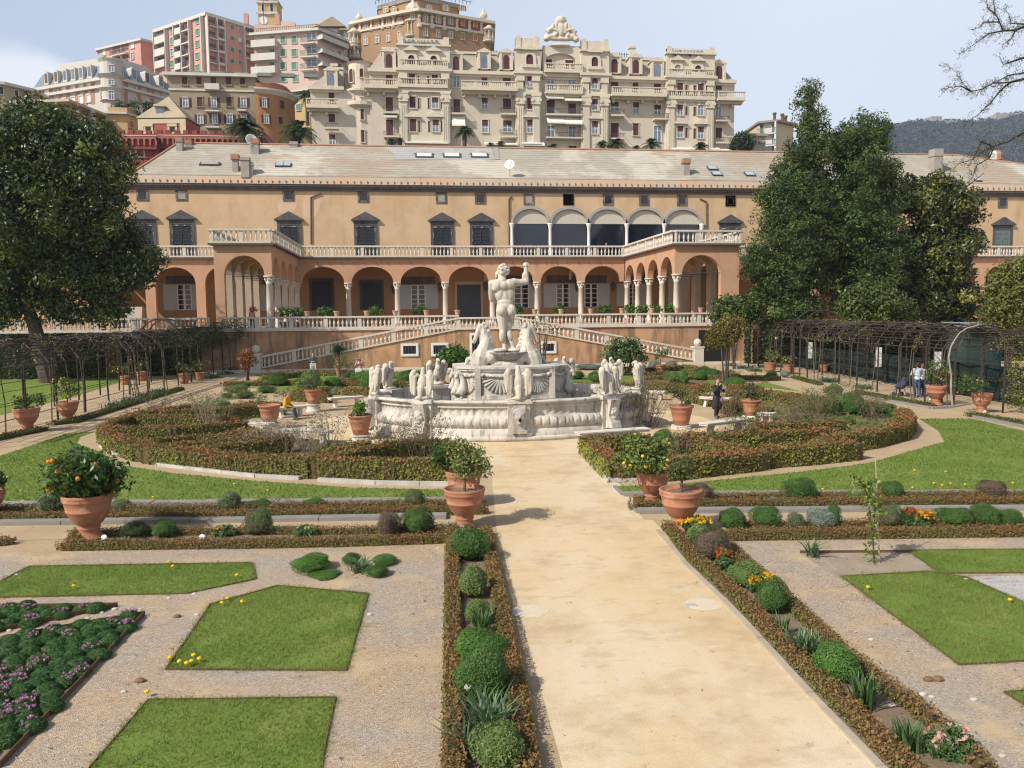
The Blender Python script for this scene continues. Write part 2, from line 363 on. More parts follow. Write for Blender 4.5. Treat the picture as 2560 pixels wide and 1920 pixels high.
mb.add([(xa,ye,19.9),(XR+14,ye,19.9),(xr1,100,zr),(xb,100,zr),(xa,107.4,19.9),(XR+14,107.4,19.9)], [(0,1,2,3),(3,2,5,4),(0,3,4),(1,5,2),(0,4,5,1)])
roof = obj('roof', mb, slate, pal)
nrm = np.array([0, -(zr-19.9), 100-ye]); nrm = nrm/np.linalg.norm(nrm)
def roofpt(k, x, y):
    d = ray(k, x, y); p0 = np.array([0, ye, 19.9]); c = np.array([0,0,H]); t = ((p0-c) @ nrm)/(d @ nrm); return c+d*t
mb = MB()
mb.tube([(xb-.3,100,zr+.05),(xr1+.3,100,zr+.05)], .13, 5); mb.tube([(xa,ye,19.95),(xb,100,zr+.05)], .12, 5); mb.tube([(XR+14,ye,19.95),(xr1,100,zr+.05)], .12, 5)
obj('ridge_tiles', mb, mat('ridge tile', (.42,.21,.12), (.34,.2,.14), 2), roof)
mb = MB(); p = [roofpt('P3',1410,105), roofpt('P3',1462,110), roofpt('P3',1478,215), roofpt('P3',1432,215)]; mb.plate([q+nrm*.02 for q in p][::-1], nrm*.05); obj('lead_sheet', mb, concrete, roof)
mb = MB(); p = [roofpt('P3',430,100), roofpt('P3',1405,108), roofpt('P3',1430,208), roofpt('P3',560,215), roofpt('P3',520,160)]; mb.plate([q+nrm*.01 for q in p][::-1], nrm*.03); obj('new_slates', mb, mat('grey new slates', (.33,.325,.31), (.37,.36,.34), .6, brick=(.36,(.75,.75,.75),.3)), roof)
def chimney(k, x, y0, y1, w=.9, d=.9, cap='g', capw=1.2, ch=.35):
    b = roofpt(k, x, y1); zt = A(k, x, y0, b[1])[2]; m = MB(); m.box(b[0]-w/2, b[0]+w/2, b[1]-d/2, b[1]+d/2, b[2]-.4, zt-ch)
    o = obj('chimney', m, concrete, roof); m = MB()
    m.box(b[0]-w/2*capw, b[0]+w/2*capw, b[1]-d/2*capw, b[1]+d/2*capw, zt-ch, zt-ch+.1); m.box(b[0]-w/2*capw*.9, b[0]+w/2*capw*.9, b[1]-d/2*capw*.9, b[1]+d/2*capw*.9, zt-ch+.1, zt)
    obj('cap', m, concrete if cap == 'g' else mat('clay cap', (.36,.2,.13), (.28,.16,.11), 3), o)
chimney('P2',1045,170,310,.62,.7,'c',1.5,.55); chimney('P2',1135,195,345,.9,.9); chimney('P2',542,10,125,.7,.7,'c',1.25,.6); chimney('P2',1220,28,150,.9,.9,'c',1.2,.6)
chimney('P4',1207,135,270,.75,.75,'c',1.35,.55); chimney('P5',1567,40,195,1.15,1.2,'g',1.15,.9); chimney('P2',1180,240,345,.5,.6); chimney('P2',620,38,75,.8,.8,'c',1.1,.5); chimney('P2',1568,55,90,.9,.7)
def skylight(k, x, y, w, h, m=None, hood=False):
    c = roofpt(k, x, y); e = np.array([1,0,0]); v = np.cross(nrm, e); mb = MB()
    q = [c-e*w/2-v*h/2, c+e*w/2-v*h/2, c+e*w/2+v*h/2, c-e*w/2+v*h/2]
    mb.plate([p+nrm*.02 for p in q], nrm*.16); o = obj('skylight', mb, darkst, roof)
    g = MB(); g.plate([c+nrm*.185+(p-c)*.82 for p in q], nrm*.02); obj('pane', g, m or mat('sky glass', (.30,.36,.42), (.42,.47,.5), .8, rough=.15, spec=.6), o)
    if hood:
        g = MB(); t = c+v*h/2; a = -e*w*.62-v*.12; b = e*w*.62-v*.12
        g.plate([t+a+nrm*.05, t+b+nrm*.05, t+v*.55+nrm*.3], nrm*.08); obj('hood', g, slate, o)
for x in (795,1045,1293): skylight('P3',x,182,2.1,1.15,mat('white glass', (.62,.64,.65), (.55,.57,.6), 1, rough=.3),True)
for x in (1440,1507): skylight('P2',x,266,.9,1.0)
for x, y in ((1445,224),(1485,276),(1782,278)): skylight('P4',x,y,1.25,1.0)
skylight('P2',812,258,2.2,.7,concrete); skylight('P5',1875,268,.8,.6)
def dish(k, x, y, r, tilt, label):
    c = roofpt(k, x, y); zt = A(k, x, y-100, c[1])[2]; t = thing('satellite_dish', label, 'satellite dish', tuple(c)); m = MB(); m.tube([c, (c[0],c[1],zt)], .04); obj('mast', m, concrete, t)
    m = MB(); m.M = Matrix.Translation((c[0],c[1]-.15,zt+.1)) @ Matrix.Rotation(R(tilt),4,'Z') @ Matrix.Rotation(R(72),4,'X')
    m.lathe([(.02,0),(r*.5,.03),(r*.85,.1),(r,.17),(r*.96,.2),(r*.8,.13),(r*.4,.06),(.02,.03)], n=18); obj('reflector', m, whitew, t, True)
    m = MB(); m.tube([(c[0],c[1]-.2,zt-.2),(c[0]+.1,c[1]-.8,zt+.3)], .025); obj('feed_arm', m, darkst, t)
dish('P2',1190,150,.72,30,'round white satellite dish on a mast beside a capped chimney'); dish('P3',1568,372,.6,-20,'large white satellite dish standing on the eaves of the slate roof')
# downpipes
for k, pts in (('P2',[(1815,517),(1722,555),(1724,975)]),('P3',[(1585,545),(1558,570),(1560,985)]),('P4',[(1330,495),(1390,520),(1392,748)])):
    m = MB(); m.tube([np.array(fu.pt(*fu.uz(k,x,y),.1)) for x, y in pts], .085); obj('drainpipe', m, brown, pal)
m = MB(); u0, z0 = fu.uz('P2',1660,520); 
for k, pp in (('P2',[(1700,500),(1790,490),(1830,520),(1800,640),(1770,720),(1740,735),(1650,738),(1650,590)]),('P2',[(1430,575),(1600,565),(1590,640),(1560,690),(1440,700),(1415,640)])):
    fu.poly(m, [fu.uz(k,x,y) for x, y in pp][::-1], 0, .006)
obj('plaster_patch', m, mat('pink plaster', (.60,.42,.31), (.55,.37,.25), .8), pal)
# loggia: front arcade
cols = [-11.9,-6.67,-1.46,3.74,8.9,13.9,18.85,23.75]
SP, RISE = 7.95, 1.72
def arcade(name, f, u0, u1, supp, first=True, last=True, n0=-.6, m=terra, hw=.38, zt=ZB):
    mb = MB(); arch_wall(mb, f, u0, u1, zt, [(a+hw, b-hw, SP, RISE) for a, b in zip(supp, supp[1:])], n0, 0); return obj(name, mb, m, pal)
def column(x, y, z0=ZT, zt=SP, r=.29):
    w = MB(); h = zt-z0
    w.box(x-.4,x+.4,y-.4,y+.4,z0,z0+.14); w.lathe([(.38,.14),(.4,.2),(.33,.3),(r,.36),(r*1.02,h*.4),(r*.87,h-.72),(r*1.0,h-.68),(r*.9,h-.64),(r*1.15,h-.4),(r*1.05,h-.36),(r*1.35,h-.14)], (x,y,z0), 14)
    w.box(x-.41,x+.41,y-.41,y+.41,zt-.13,zt)
    for k in range(8):
        a = 2*PI*k/8; w.ball((x+r*1.2*math.cos(a), y+r*1.2*math.sin(a), zt-.3), (.09,.09,.14), 5, 4)
    obj('column', w, colst, pal, True)
arcade('arcade_wall', fi, cols[0], cols[-1], cols)
for x in cols[1:-1]: column(x, YI+.3)
# left end: arches on square piers; right end beyond the trees
lx = [fi.uz('P2',q,1500)[0] for q in (-150,235,325,690,775)]
pr = MB(); L2 = [(lx[0]-9,lx[0]-5.1),(lx[0]-4,lx[0]-.3),(lx[0]+.9,lx[1]),(lx[2],lx[3]),(lx[4],lx[4]+3.1)]
arch_wall(pr, fi, XL, -16.5, ZB, [(a,b,SP,RISE) for a, b in L2], -.6, 0)
prev = XL
for a, b in L2: fi.box(pr, prev, a, ZT, SP, -.6, 0); prev = b
obj('arcade_wall', pr, terra, pal)
pr = MB(); R2 = [30.9+i*5.2 for i in range(11)]; arch_wall(pr, fi, 30., XR, ZB, [(a+.45,b-.45,SP,RISE) for a, b in zip(R2, R2[1:])], -.6, 0)
for a in R2: fi.box(pr, a-.45, a+.45, ZT, SP, -.6, 0)
obj('arcade_wall', pr, terra, pal)
# the two projecting wings
YW = 71.
WX = ((-16.5,-11.75,1),(23.85,30.0,-1))
for xa_, xb_, s in WX:
    inner, outer = (xb_, xa_) if s == 1 else (xa_, xb_)
    ys = [YW+.3+i*(YI+.3-YW-.3)/4 for i in range(5)]
    fs = Face((inner,YW),(0,1)) if s == 1 else Face((inner,YI),(0,-1))
    us = [y-YW for y in ys] if s == 1 else [YI-y for y in ys[::-1]]
    us[0] = max(us[0], -.3)
    m = MB(); arch_wall(m, fs, 0 if s == 1 else 0, YI-YW, ZB, [(a+.36,b-.36,SP,RISE) for a, b in zip(us, us[1:])], -.6, 0)
    obj('arcade_wall', m, terra, pal)
    ff = Face((0,YW),(1,0)); m = MB()
    if s == 1:
        pa, pb = xa_, xa_+.8; span = (xa_+.8, xb_-.62); arch_wall(m, ff, xa_, xb_-.6, ZB, [(*span,SP,RISE)], -.6, 0); ff.box(m, pa, pb, ZT, SP, -.6, 0)
    else:
        span = (xa_+.7, xb_-1.75); arch_wall(m, ff, xa_+.6, xb_, ZB, [(*span,SP,RISE)], -.6, 0); ff.box(m, xb_-1.75, xb_, ZT, SP, -.6, 0)
    obj('arcade_wall', m, terra, pal)
    for y in ys[:-1]: column(inner-.3*s, y)
    column(inner-.3*s, ys[-1])
    m = MB(); fo = Face((outer+.6*s,YW),(0,1)); uo = [.3+i*4.25 for i in range(5)]      # outer row of square piers
    arch_wall(m, fo, .62, YI-YW-.02, ZB-.01, [(a+.55,b-.55,SP,RISE) for a, b in zip([.62-.55]+uo[1:], uo[1:])], -.6, -.004)
    for a in uo[1:]: fo.box(m, a-.55, min(a+.55,YI-YW-.02), ZT, SP, -.6, -.004)
    obj('pier_wall', m, mat('grey beige plaster', (.40,.34,.26), (.33,.28,.21), .6) , pal)
    m = MB(); m.box(xa_+.3, xb_-.3, YW+.3, YI, ZB-.25, ZB-.02); obj('vault', m, cream, pal)
    for y in ys[1:]:
        m = MB(); f2 = Face((0,y),(1,0)); arch_wall(m, f2, xa_+.62, xb_-.62, ZB-.26, [(xa_+.63,xb_-.63,SP,RISE+.05)], -.3, 0); obj('rib_arch', m, cream, pal)
    for y in ys: m = MB(); m.tube([(xa_+.5,y,SP+.15),(xb_-.5,y,SP+.15)], .03, 4); obj('tie_rod', m, darkst, pal)
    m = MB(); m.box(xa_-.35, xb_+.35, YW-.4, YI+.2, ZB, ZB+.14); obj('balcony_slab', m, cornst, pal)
    m = MB(); zb = ZB+.14
    balustrade(m, (xa_-.05,YW-.2,zb), (xb_+.05,YW-.2,zb), 1.2, .36, 2.4); 
    i2 = inner+.2*s; balustrade(m, (i2,YW-.2,zb), (i2,YI-.4,zb), 1.2, .36, 2.6, ends=(0,1)); o2 = outer-.2*s
    balustrade(m, (o2,YW-.2,zb), (o2,YI-.4,zb), 1.2, .36, 2.6, ends=(0,1)); obj('balustrade', m, marble, pal)
m = MB(); m.box(XL, XR, YI+.6, YU, ZB-.2, ZB-.02); obj('vault', m, cream, pal)
for x in cols[1:-1]+R2[1:]:
    m = MB(); fs = Face((x-.15,YI+.6),(0,1)); arch_wall(m, fs, 0, YU-YI-.6, ZB-.21, [(.2,YU-YI-.7,SP+.3,RISE-.2)], -.3, 0); obj('rib_arch', m, cream, pal)
for x0, x1 in ((XL,-16.85),(-11.4,23.5),(30.35,XR)):
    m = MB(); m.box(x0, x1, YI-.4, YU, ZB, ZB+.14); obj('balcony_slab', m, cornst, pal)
    m = MB(); balustrade(m, (x0,YI-.2,ZB+.14), (x1,YI-.2,ZB+.14), 1.2, .36, 3.05); obj('balustrade', m, marble, pal)
for x in np.arange(-11, 23.4, 1.23):                            # small iron lamp-hooks along the arcade frieze
    g = MB(); g.box(x-.02, x+.02, YI-.14, YI-.1, 9.95, 10.2); g.box(x-.02, x+.02, YI-.1, YI+.01, 9.95, 10.0); obj('iron_hook', g, brown, pal)
# doors and windows of the loggia
fl = Face((0,YU-.02),(1,0))
def lwin(k, x0, x1, y0, y1, sh=(0,0), dark=False, door=False):
    u0, z1 = fl.uz(k, x0, y0); u1, z0 = fl.uz(k, x1, y1); w = MB()
    if dark:
        for a, b, c, d in ((u0-.25,u0,z0,z1),(u1,u1+.25,z0,z1)): fl.box(w, a, b, c, d, 0, .12)
        fl.box(w, u0-.25, u1+.25, z1, z1+.35, 0, .14); o = obj('door' if door else 'window', w, darkst if not door else mat('door stone', (.46,.36,.24), (.4,.31,.2), 1), pal)
        g = MB(); fl.box(g, u0, u1, z0, z1, 0, .04); obj('panel', g, shut_d if not door else mat('blue grey door', (.042,.058,.075), (.055,.07,.085), 2, rough=.5), o); return
    fl.box(w, u0, u1, z0, z1, 0, .03); o = obj('window', w, glass, pal); g = MB(); um = (u0+u1)/2
    for a, b in ((u0,u0+.12),(um-.1,um+.1),(u1-.12,u1)): fl.box(g, a, b, z0, z1, .03, .09)
    for i in range(6):
        z = z0+(z1-z0)*i/5; fl.box(g, u0+.12, um-.1, z-.035, z+.035, .03, .085); fl.box(g, um+.1, u1-.12, z-.035, z+.035, .03, .085)
    obj('frame', g, whitew, o)
    h = MB(); fl.box(h, u0-1.1, u1+1.1, z1+.12, z1+.95, 0, .1); obj('lintel', h, darkst, o)
    for sd in (0,1):
        if not sh[sd]: continue
        a, b = (u0-1.45,u0-.02) if sd == 0 else (u1+.02,u1+1.45); h = MB(); fl.box(h, a, b, z0-.05, z1+.05, 0, .06)
        for zz in np.arange(z0+.15, z1-.1, .2):
            if abs(zz-(z0+z1)/2) > .18: fl.box(h, a+.12, b-.12, zz, zz+.09, .06, .09)
        for c, d in ((a,a+.1),(b-.1,b)): fl.box(h, c, d, z0-.05, z1+.05, .06, .1)
        obj('shutter', h, shut_w, o)
lwin('P3',232,415,1325,1565,dark=True); lwin('P2',1725,1915,1310,1570,dark=True)
lwin('P3',672,810,1345,1555,(1,1)); lwin('P3',1090,1308,1340,1650,dark=True,door=True); lwin('P3',1600,1740,1335,1550,(1,1)); 
lwin('P4',35,158,1262,1470,(1,1)); lwin('P4',290,412,1262,1470,(0,1)); lwin('P4',690,765,1262,1455,(1,1)); lwin('P2',512,655,1342,1565,(1,1)); lwin('P2',1380,1440,1345,1570,(1,0)); lwin('P5',1900,1990,960,1100,dark=True)
for k, x, y in (('P3',520,1380),('P3',935,1370),('P3',1350,1360),('P4',550,1290),('P4',225,1290)):
    p = A(k, x, y, YU-.6); m = MB(); m.lathe([(.05,-.55),(.12,-.45),(.2,-.1),(.26,.25),(.3,.3),(.1,.5),(.03,.6)], p, 6); m.tube([p+np.array([0,0,.5]),p+np.array([0,.6,.6])], .03, 4); obj('wall_lantern', m, darkst, pal)
# annex at the far left
an = thing('annex_house', 'low yellow plaster annex behind the big magnolia at the palace end', 'house', (-43, 91, 0))
m = MB(); m.box(-62, XL-.6, 90.5, 104, 0, 10.5); obj('wall', m, ochre, an); m = MB(); m.add([(-62.4,90,10.5),(XL-.65,90,10.5),(XL-.65,104,10.5),(-62.4,104,10.5),(-60,97,13.5),(XL-.7,97,13.5)], [(0,1,5,4),(1,2,5),(2,3,4,5),(3,0,4),(0,3,2,1)]); obj('roof', m, slate, an)
fa = Face((0,90.5),(1,0))
for x0, x1 in ((-20,75),(410,530)):
    u0, z1 = fa.uz('F2',x0,185); u1, z0 = fa.uz('F2',x1,285); m = MB(); fa.box(m,u0-.15,u1+.15,z0-.15,z1+.15,0,.05); o = obj('window', m, darkst, an); m = MB(); fa.box(m,u0,u1,z0,z1,.05,.08); obj('shutter', m, shut_w, o)
# ------------------------------------------------------------------ terrace and double stair
ter = thing('terrace_wall', 'weathered orange retaining wall carrying the palace terrace and its marble balustrade', 'terrace', (0, YT, 0))
TX0, TX1 = -52., 84.
m = MB(); m.box(TX0, TX1, YT, YU+.5, -.6, ZT); obj('wall', m, oldwall, ter)
m = MB(); m.box(TX0, TX1, YT-.12, YT+.3, ZT-.16, ZT+.02); 
xs = (A('F1',740,440,YT)[0], A('F1',1130,440,YT)[0]); xe = 31.
for a, b in ((TX0,-16.6),(-15.6,xs[0]),(xs[1],xe)): balustrade(m, (a,YT+.08,ZT+.02), (b,YT+.08,ZT+.02), 1.02, .32, 2.9)
obj('balustrade', m, marble, ter)
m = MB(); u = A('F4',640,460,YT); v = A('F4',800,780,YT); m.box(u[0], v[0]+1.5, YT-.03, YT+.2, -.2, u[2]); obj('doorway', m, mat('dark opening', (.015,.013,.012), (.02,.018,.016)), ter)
st = thing('garden_staircase', 'double ramp staircase with sloping marble balustrades against the orange terrace wall', 'staircase', (4, YS, 0))
fs = Face((0,YS),(1,0)); c0 = fs.uz('F1',735,430); c1 = fs.uz('F1',1135,430)
la = fs.uz('F3',400,470); ra = fs.uz('F4',590,650); zt = ZT-.02
hL = max(la[1]-1.0, .05); hR = max(ra[1]-1.0, .05)
m = MB(); fs.poly(m, [(la[0],-.5),(c0[0],-.5),(c0[0],zt-.15),(la[0],hL-.15)], -(YT-YS)+.02, 0); fs.poly(m, [(c0[0],-.5),(c1[0],-.5),(c1[0],zt-.15),(c0[0],zt-.15)], -(YT-YS)+.02, 0); fs.poly(m, [(c1[0],-.5),(ra[0],-.5),(ra[0],hR-.15),(c1[0],zt-.15)], -(YT-YS)+.02, 0)
obj('ramp_wall', m, oldwall, st)
m = MB()
balustrade(m, (la[0],YS+.05,hL-.14), (c0[0],YS+.05,zt-.14), 1.02, .32, 2.6); balustrade(m, (c0[0],YS+.05,zt-.14), (c1[0],YS+.05,zt-.14), 1.02, .32, 3.1); balustrade(m, (c1[0],YS+.05,zt-.14), (ra[0],YS+.05,hR-.14), 1.02, .32, 2.6)
obj('balustrade', m, marble, st)
for (u, hh) in ((la[0]-.35,hL),(ra[0]+.35,hR)):
    m = MB(); m.box(u-.4,u+.4,YS-.36,YS+.5,-.3,hh+.95); m.box(u-.48,u+.48,YS-.38,YS+.58,hh+.95,hh+1.1); m.ball((u,YS+.1,hh+1.42),.34,12,8); obj('newel_post', m, marble, st, False)
def bwin(x0, x1, y0, y1):
    u0, z1 = fs.uz('F1',x0,y0); u1, z0 = fs.uz('F1',x1,y1); z0 = max(z0,-.2); m = MB(); b = .2
    for a, c, d, e in ((u0,u0+b,z0,z1),(u1-b,u1,z0,z1),(u0+b,u1-b,z1-b,z1),(u0+b,u1-b,z0,z0+b)): fs.box(m, a, c, d, e, 0, .1)
    o = obj('cellar_window', m, whitew, st); m = MB(); fs.box(m, u0+b, u1-b, z0+b, z1-b, 0, .03); g = MB()
    for t in np.arange(u0+b+.2, u1-b, .25): fs.box(g, t-.02, t+.02, z0+b, z1-b, .04, .07)
    obj('pane', m, glass, o); obj('grille', g, darkst, o)
for q in ((336,460,605,692),(545,668,601,692),(1300,1412,590,672),(812,900,532,735)): bwin(*q)
m = MB(); m.box(la[0]-6, ra[0]+4, YS-.3, YS-.1, -.2, .22); obj('kerb_step', m, marble, st)
# ------------------------------------------------------------------ hill town behind
hb = mat('hotel cream stone', (.56,.49,.39), (.49,.425,.335), .35, lay=[((.34,.29,.23), .8, .58, .72, (1,1,.25), .45)], bump=.2, bscale=5)
hb2 = mat('hotel pale trim', (.60,.53,.42), (.53,.465,.365), .5, lay=[((.33,.28,.22), 1.2, .58, .72, (1,1,.4), .5)])
hroof = mat('mansard stone slates', (.40,.345,.27), (.31,.275,.225), .35, lay=[((.24,.22,.19), .5, .55, .7, None, .5)], brick=(.4,(.8,.8,.8),.25))
blind_r = mat('dark red blinds', (.095,.034,.03), (.07,.026,.024), 2, rough=.7)
bluegl = mat('window panes', (.10,.14,.20), (.17,.22,.29), .6, rough=.12, spec=.6)
awn = mat('white awning', (.70,.68,.60), (.60,.58,.50), 1.5)
green_sh = mat('green shutters', (.09,.20,.135), (.12,.24,.17), 2); orange_sh = mat('orange shutters', (.46,.20,.045), (.40,.165,.035), 2); brown_sh = mat('brown shutters', (.06,.035,.025), (.08,.045,.03), 2)
pinkm = mat('pink plaster wall', (.55,.30,.25), (.49,.26,.215), .25, lay=[((.58,.31,.25), .4, .55, .7, None, .5)]); palepink = mat('pale pink plaster', (.55,.42,.345), (.50,.38,.31), .25)
whitec = mat('white concrete', (.56,.53,.47), (.49,.46,.40), .5); browns = mat('brown grey plaster', (.30,.235,.155), (.25,.195,.13), .25, lay=[((.38,.31,.22), .3, .52, .68, None, .6), ((.2,.155,.105), .9, .58, .7, (1,1,.3), .5)])
orangep = mat('old orange plaster', (.36,.185,.08), (.29,.145,.065), .3, lay=[((.40,.25,.14), .5, .55, .7, None, .6)]); redw = mat('dark red plaster', (.24,.065,.05), (.19,.05,.042), .4); redv = mat('villa red plaster', (.35,.105,.08), (.31,.09,.07), .4); yellow = mat('yellow plaster', (.52,.37,.17), (.46,.33,.15), .3)
ochreb = mat('brown ochre plaster', (.33,.21,.125), (.28,.18,.105), .25); bluesl = mat('blue grey slate', (.19,.235,.285), (.15,.19,.235), .4); paleg = mat('pale grey plaster', (.52,.48,.43), (.46,.43,.385), .3); tanroof = mat('tan slate roof', (.40,.33,.225), (.34,.28,.19), .4, brick=(.4,(.8,.78,.75),.25))
flatroof = mat('flat roof grey', (.25,.23,.21), (.2,.19,.17), .5)
m = MB(); prof = [(107.5,-1),(112,8),(122,19),(137,25),(152,29),(185,40),(240,58),(340,80)]
for (y0,z0),(y1,z1) in zip(prof, prof[1:]): m.add([(-190,y0,z0),(95,y0,z0),(95,y1,z1),(-190,y1,z1)],[(0,1,2,3)])
for (y0,z0),(y1,z1) in zip(prof, prof[1:]): m.add([(95,y0,z0),(260,y0,-1),(260,y1,-1),(95,y1,z1)],[(0,1,2,3)])
tag(obj('hillside', m, mat('hillside soil', (.10,.10,.05), (.14,.12,.07), .2)), kind='structure')
def cwin(f, par, k, x0, x1, y0, y1, fill, trim=None, arch=False, b=.14, d=.1, sh=None, name='window', sill=True, half=None):
    u0, z1 = f.uz(k, x0, y0); u1, z0 = f.uz(k, x1, y1)
    if u1 < u0: u0, u1 = u1, u0
    zs = z1-(u1-u0)/2 if arch else z1; w = MB()
    f.box(w, u0-b, u0, z0, zs, .002, d); f.box(w, u1, u1+b, z0, zs, .002, d)
    if arch:
        p = arch_pts(u0,u1,zs,(u1-u0)/2,8); q = arch_pts(u0-b,u1+b,zs,(u1-u0)/2+b,8)
        for i in range(8): f.poly(w, [p[i],p[i+1],q[i+1],q[i]], .002, d)
    else: f.box(w, u0-b, u1+b, z1, z1+b*1.3, .002, d*1.6)
    if sill: f.box(w, u0-b*1.4, u1+b*1.4, z0-b, z0, .002, d*2)
    o = obj(name, w, trim or whitec, par)
    g = MB(); top = z1 if half is None else z1-(z1-z0)*half
    if arch and half is None: f.poly(g, [(u0,z0),(u1,z0)]+p[::-1], .001, .03)
    else: f.box(g, u0, u1, z0, top if not arch else min(top,zs), .001, .03)
    obj('pane' if fill is bluegl or fill is glass else 'shutter', g, fill, o)
    if half is not None:
        g = MB()
        if arch: f.poly(g, [(u0,top),(u1,top)]+p[::-1], .001, .05)
        else: f.box(g, u0, u1, top, z1, .001, .05)
        obj('roller_blind', g, sh or blind_r, o)
    if fill is bluegl:
        g = MB(); um = (u0+u1)/2; f.box(g, um-.05, um+.05, z0, min(top,zs), .03, .06); f.box(g, u0, u1, z0+(top-z0)*.7-.03, z0+(top-z0)*.7+.03, .03, .055); f.box(g, u0, u0+.06, z0, min(top,zs), .03, .06); f.box(g, u1-.06, u1, z0, min(top,zs), .03, .06); obj('frame', g, whitew, o)
    if sh and half is None:
        wd_ = (u1-u0)*.5
        for a, c in ((u0-b-wd_,u0-b),(u1+b,u1+b+wd_)): g = MB(); f.box(g, a, c, z0, zs, .002, .07); obj('side_shutter', g, sh, o)
    return o
def balcony(f, par, k, x0, x1, y0, y1, proj=1.1, slab=whitec, solid=None, iron=True):
    """slab at y1, parapet from y0"""
    u0, z1 = f.uz(k, x0, y0); u1, z0 = f.uz(k, x1, y1); m = MB(); f.box(m, u0, u1, z0-.25, z0, 0, proj); o = obj('balcony', m, slab, par); m = MB()
    if solid: f.box(m, u0, u1, z0, z1, proj-.12, proj-.004); f.box(m, u0, u0+.1, z0, z1, .004, proj-.12); f.box(m, u1-.1, u1, z0, z1, .004, proj-.12); obj('parapet', m, solid, o)
    else:
        f.box(m, u0, u1, z1-.06, z1, proj-.08, proj-.02)
        for u in np.arange(u0+.05, u1, .16): f.box(m, u-.018, u+.018, z0, z1-.06, proj-.07, proj-.03)
        for u in (u0+.03, u1-.03): f.box(m, u-.02, u+.02, z1-.06, z1, .004, proj-.08)
        obj('railing', m, darkst, o)
    return o
def block(name, label, k, roofpx, i0, Y0, z0, wall, D=14, eave=.5, eh=.5, cat='building', roofm=None, trim=None):
    """a building from its picture roof corners; corner i0 stands at depth Y0"""
    zt = A(k, *roofpx[i0], Y0)[2]; pts = [G(k, *p, zt)[:2] for p in roofpx]
    t = thing(name, label, cat, (pts[i0][0], pts[i0][1], z0)); back = [(pts[-1][0]+D*.1, pts[-1][1]+D), (pts[0][0]-D*.1, pts[0][1]+D)]
    m = MB(); m.prism([tuple(p) for p in pts]+back, z0, zt-eh); obj('wall', m, wall, t)
    c = np.mean(np.array([tuple(p) for p in pts]+back), axis=0); q = [tuple(np.array(p)+(np.array(p)-c)/np.linalg.norm(np.array(p)-c)*eave*1.4) for p in [tuple(p) for p in pts]+back]
    m = MB(); m.prism(q, zt-eh, zt); obj('roof', m, roofm or whitec, t)
    return t, [Face(a, b-a) for a, b in zip(pts, pts[1:])], zt, pts
# ---------------- grand hotel
HY = 140.; hot = thing('grand_hotel', 'long cream stone belle-epoque hotel with mansard dormers and red blinds on the hillside', 'hotel', (20, HY, 26))
fh = Face((0,HY),(1,0)); fp = Face((0,HY-.9),(1,0)); Z0 = 24.5
def hx(k, x, f=fh): return f.uz(k, x, 800)[0]
def hz(k, y, x=1200): return fh.uz(k, x, y)[1]
zc = hz('Z2',650,1150); zm = hz('Z2',440,1150); z4 = hz('Z2',850,1150); zbal = hz('Z2',790,1150)
u_l = hx('Z2',640); u_r = hx('Z3',1995)
m = MB(); fh.box(m, u_l, u_r, Z0, zc-.6, -14, 0)
zcl = hz('Z2',800,300); ul0 = hx('Z2',92); fh.box(m, ul0, u_l-.002, Z0, zcl-.4, -12, -.3)
bays = [('Z2',905,1385,'Z2',360),('Z2',1985,2218,'Z2',355),('Z3',690,928,'Z3',352),('Z3',1415,1825,'Z3',418)]
obj('wall', m, hb, hot)
for k, a, b, k2, yt in bays:
    ztop = hz(k2, yt, (a+b)/2 if k2 == k else 800); a, b = hx(k,a,fp), hx(k,b,fp); m = MB(); fp.box(m, a, b, Z0, zm-.1, -1.2, 0); fp.box(m, a+.1, b-.1, zm-.1, ztop-.2, -.8, -.12)
    for u in (a+.1, b-1.): fp.box(m, u, u+.9, zm-.1, ztop+.1, -1., .02)
    obj('pavilion_wall', m, hb2, hot)
    m = MB(); fp.box(m, a-.3, b+.3, zc-.45, zc, -.8, .6); fp.box(m, a-.15, b+.15, zc-.8, zc-.45, -.8, .35); fp.box(m, a-.2, b+.2, zm-.1, zm+.2, -.8, .4); fp.box(m, a-.12, b+.12, z4-.3, z4+.1, -.8, .45); obj('cornice', m, hb2, hot)
    for u in (a+.25, b-1.45):        # giant pilasters with scroll capitals
        m = MB(); fp.box(m, u, u+1.2, Z0+2.2, z4-1.9, .002, .3)
        for q in (.25,.6,.95): fp.box(m, u+q-.06, u+q+.06, Z0+3, z4-2.4, .3, .36)
        fp.box(m, u-.15, u+1.35, z4-1.9, z4-.6, .002, .5); fp.box(m, u-.25, u+1.45, z4-.6, z4-.3, .002, .55); fp.box(m, u+.1, u+1.1, z4+.1, zc-1, .002, .25); fp.box(m, u-.1, u+1.3, zc-1.6, zc-.8, .002, .42); fp.box(m, u-.2, u+1.4, Z0, Z0+2.2, .002, .45)
        for q in (-.05,1.25): m.tube([fp.pt(u+q,z4-1.2,.3), fp.pt(u+q,z4-1.2,.62)], .32, 8)
        obj('pilaster', m, hb2, hot)
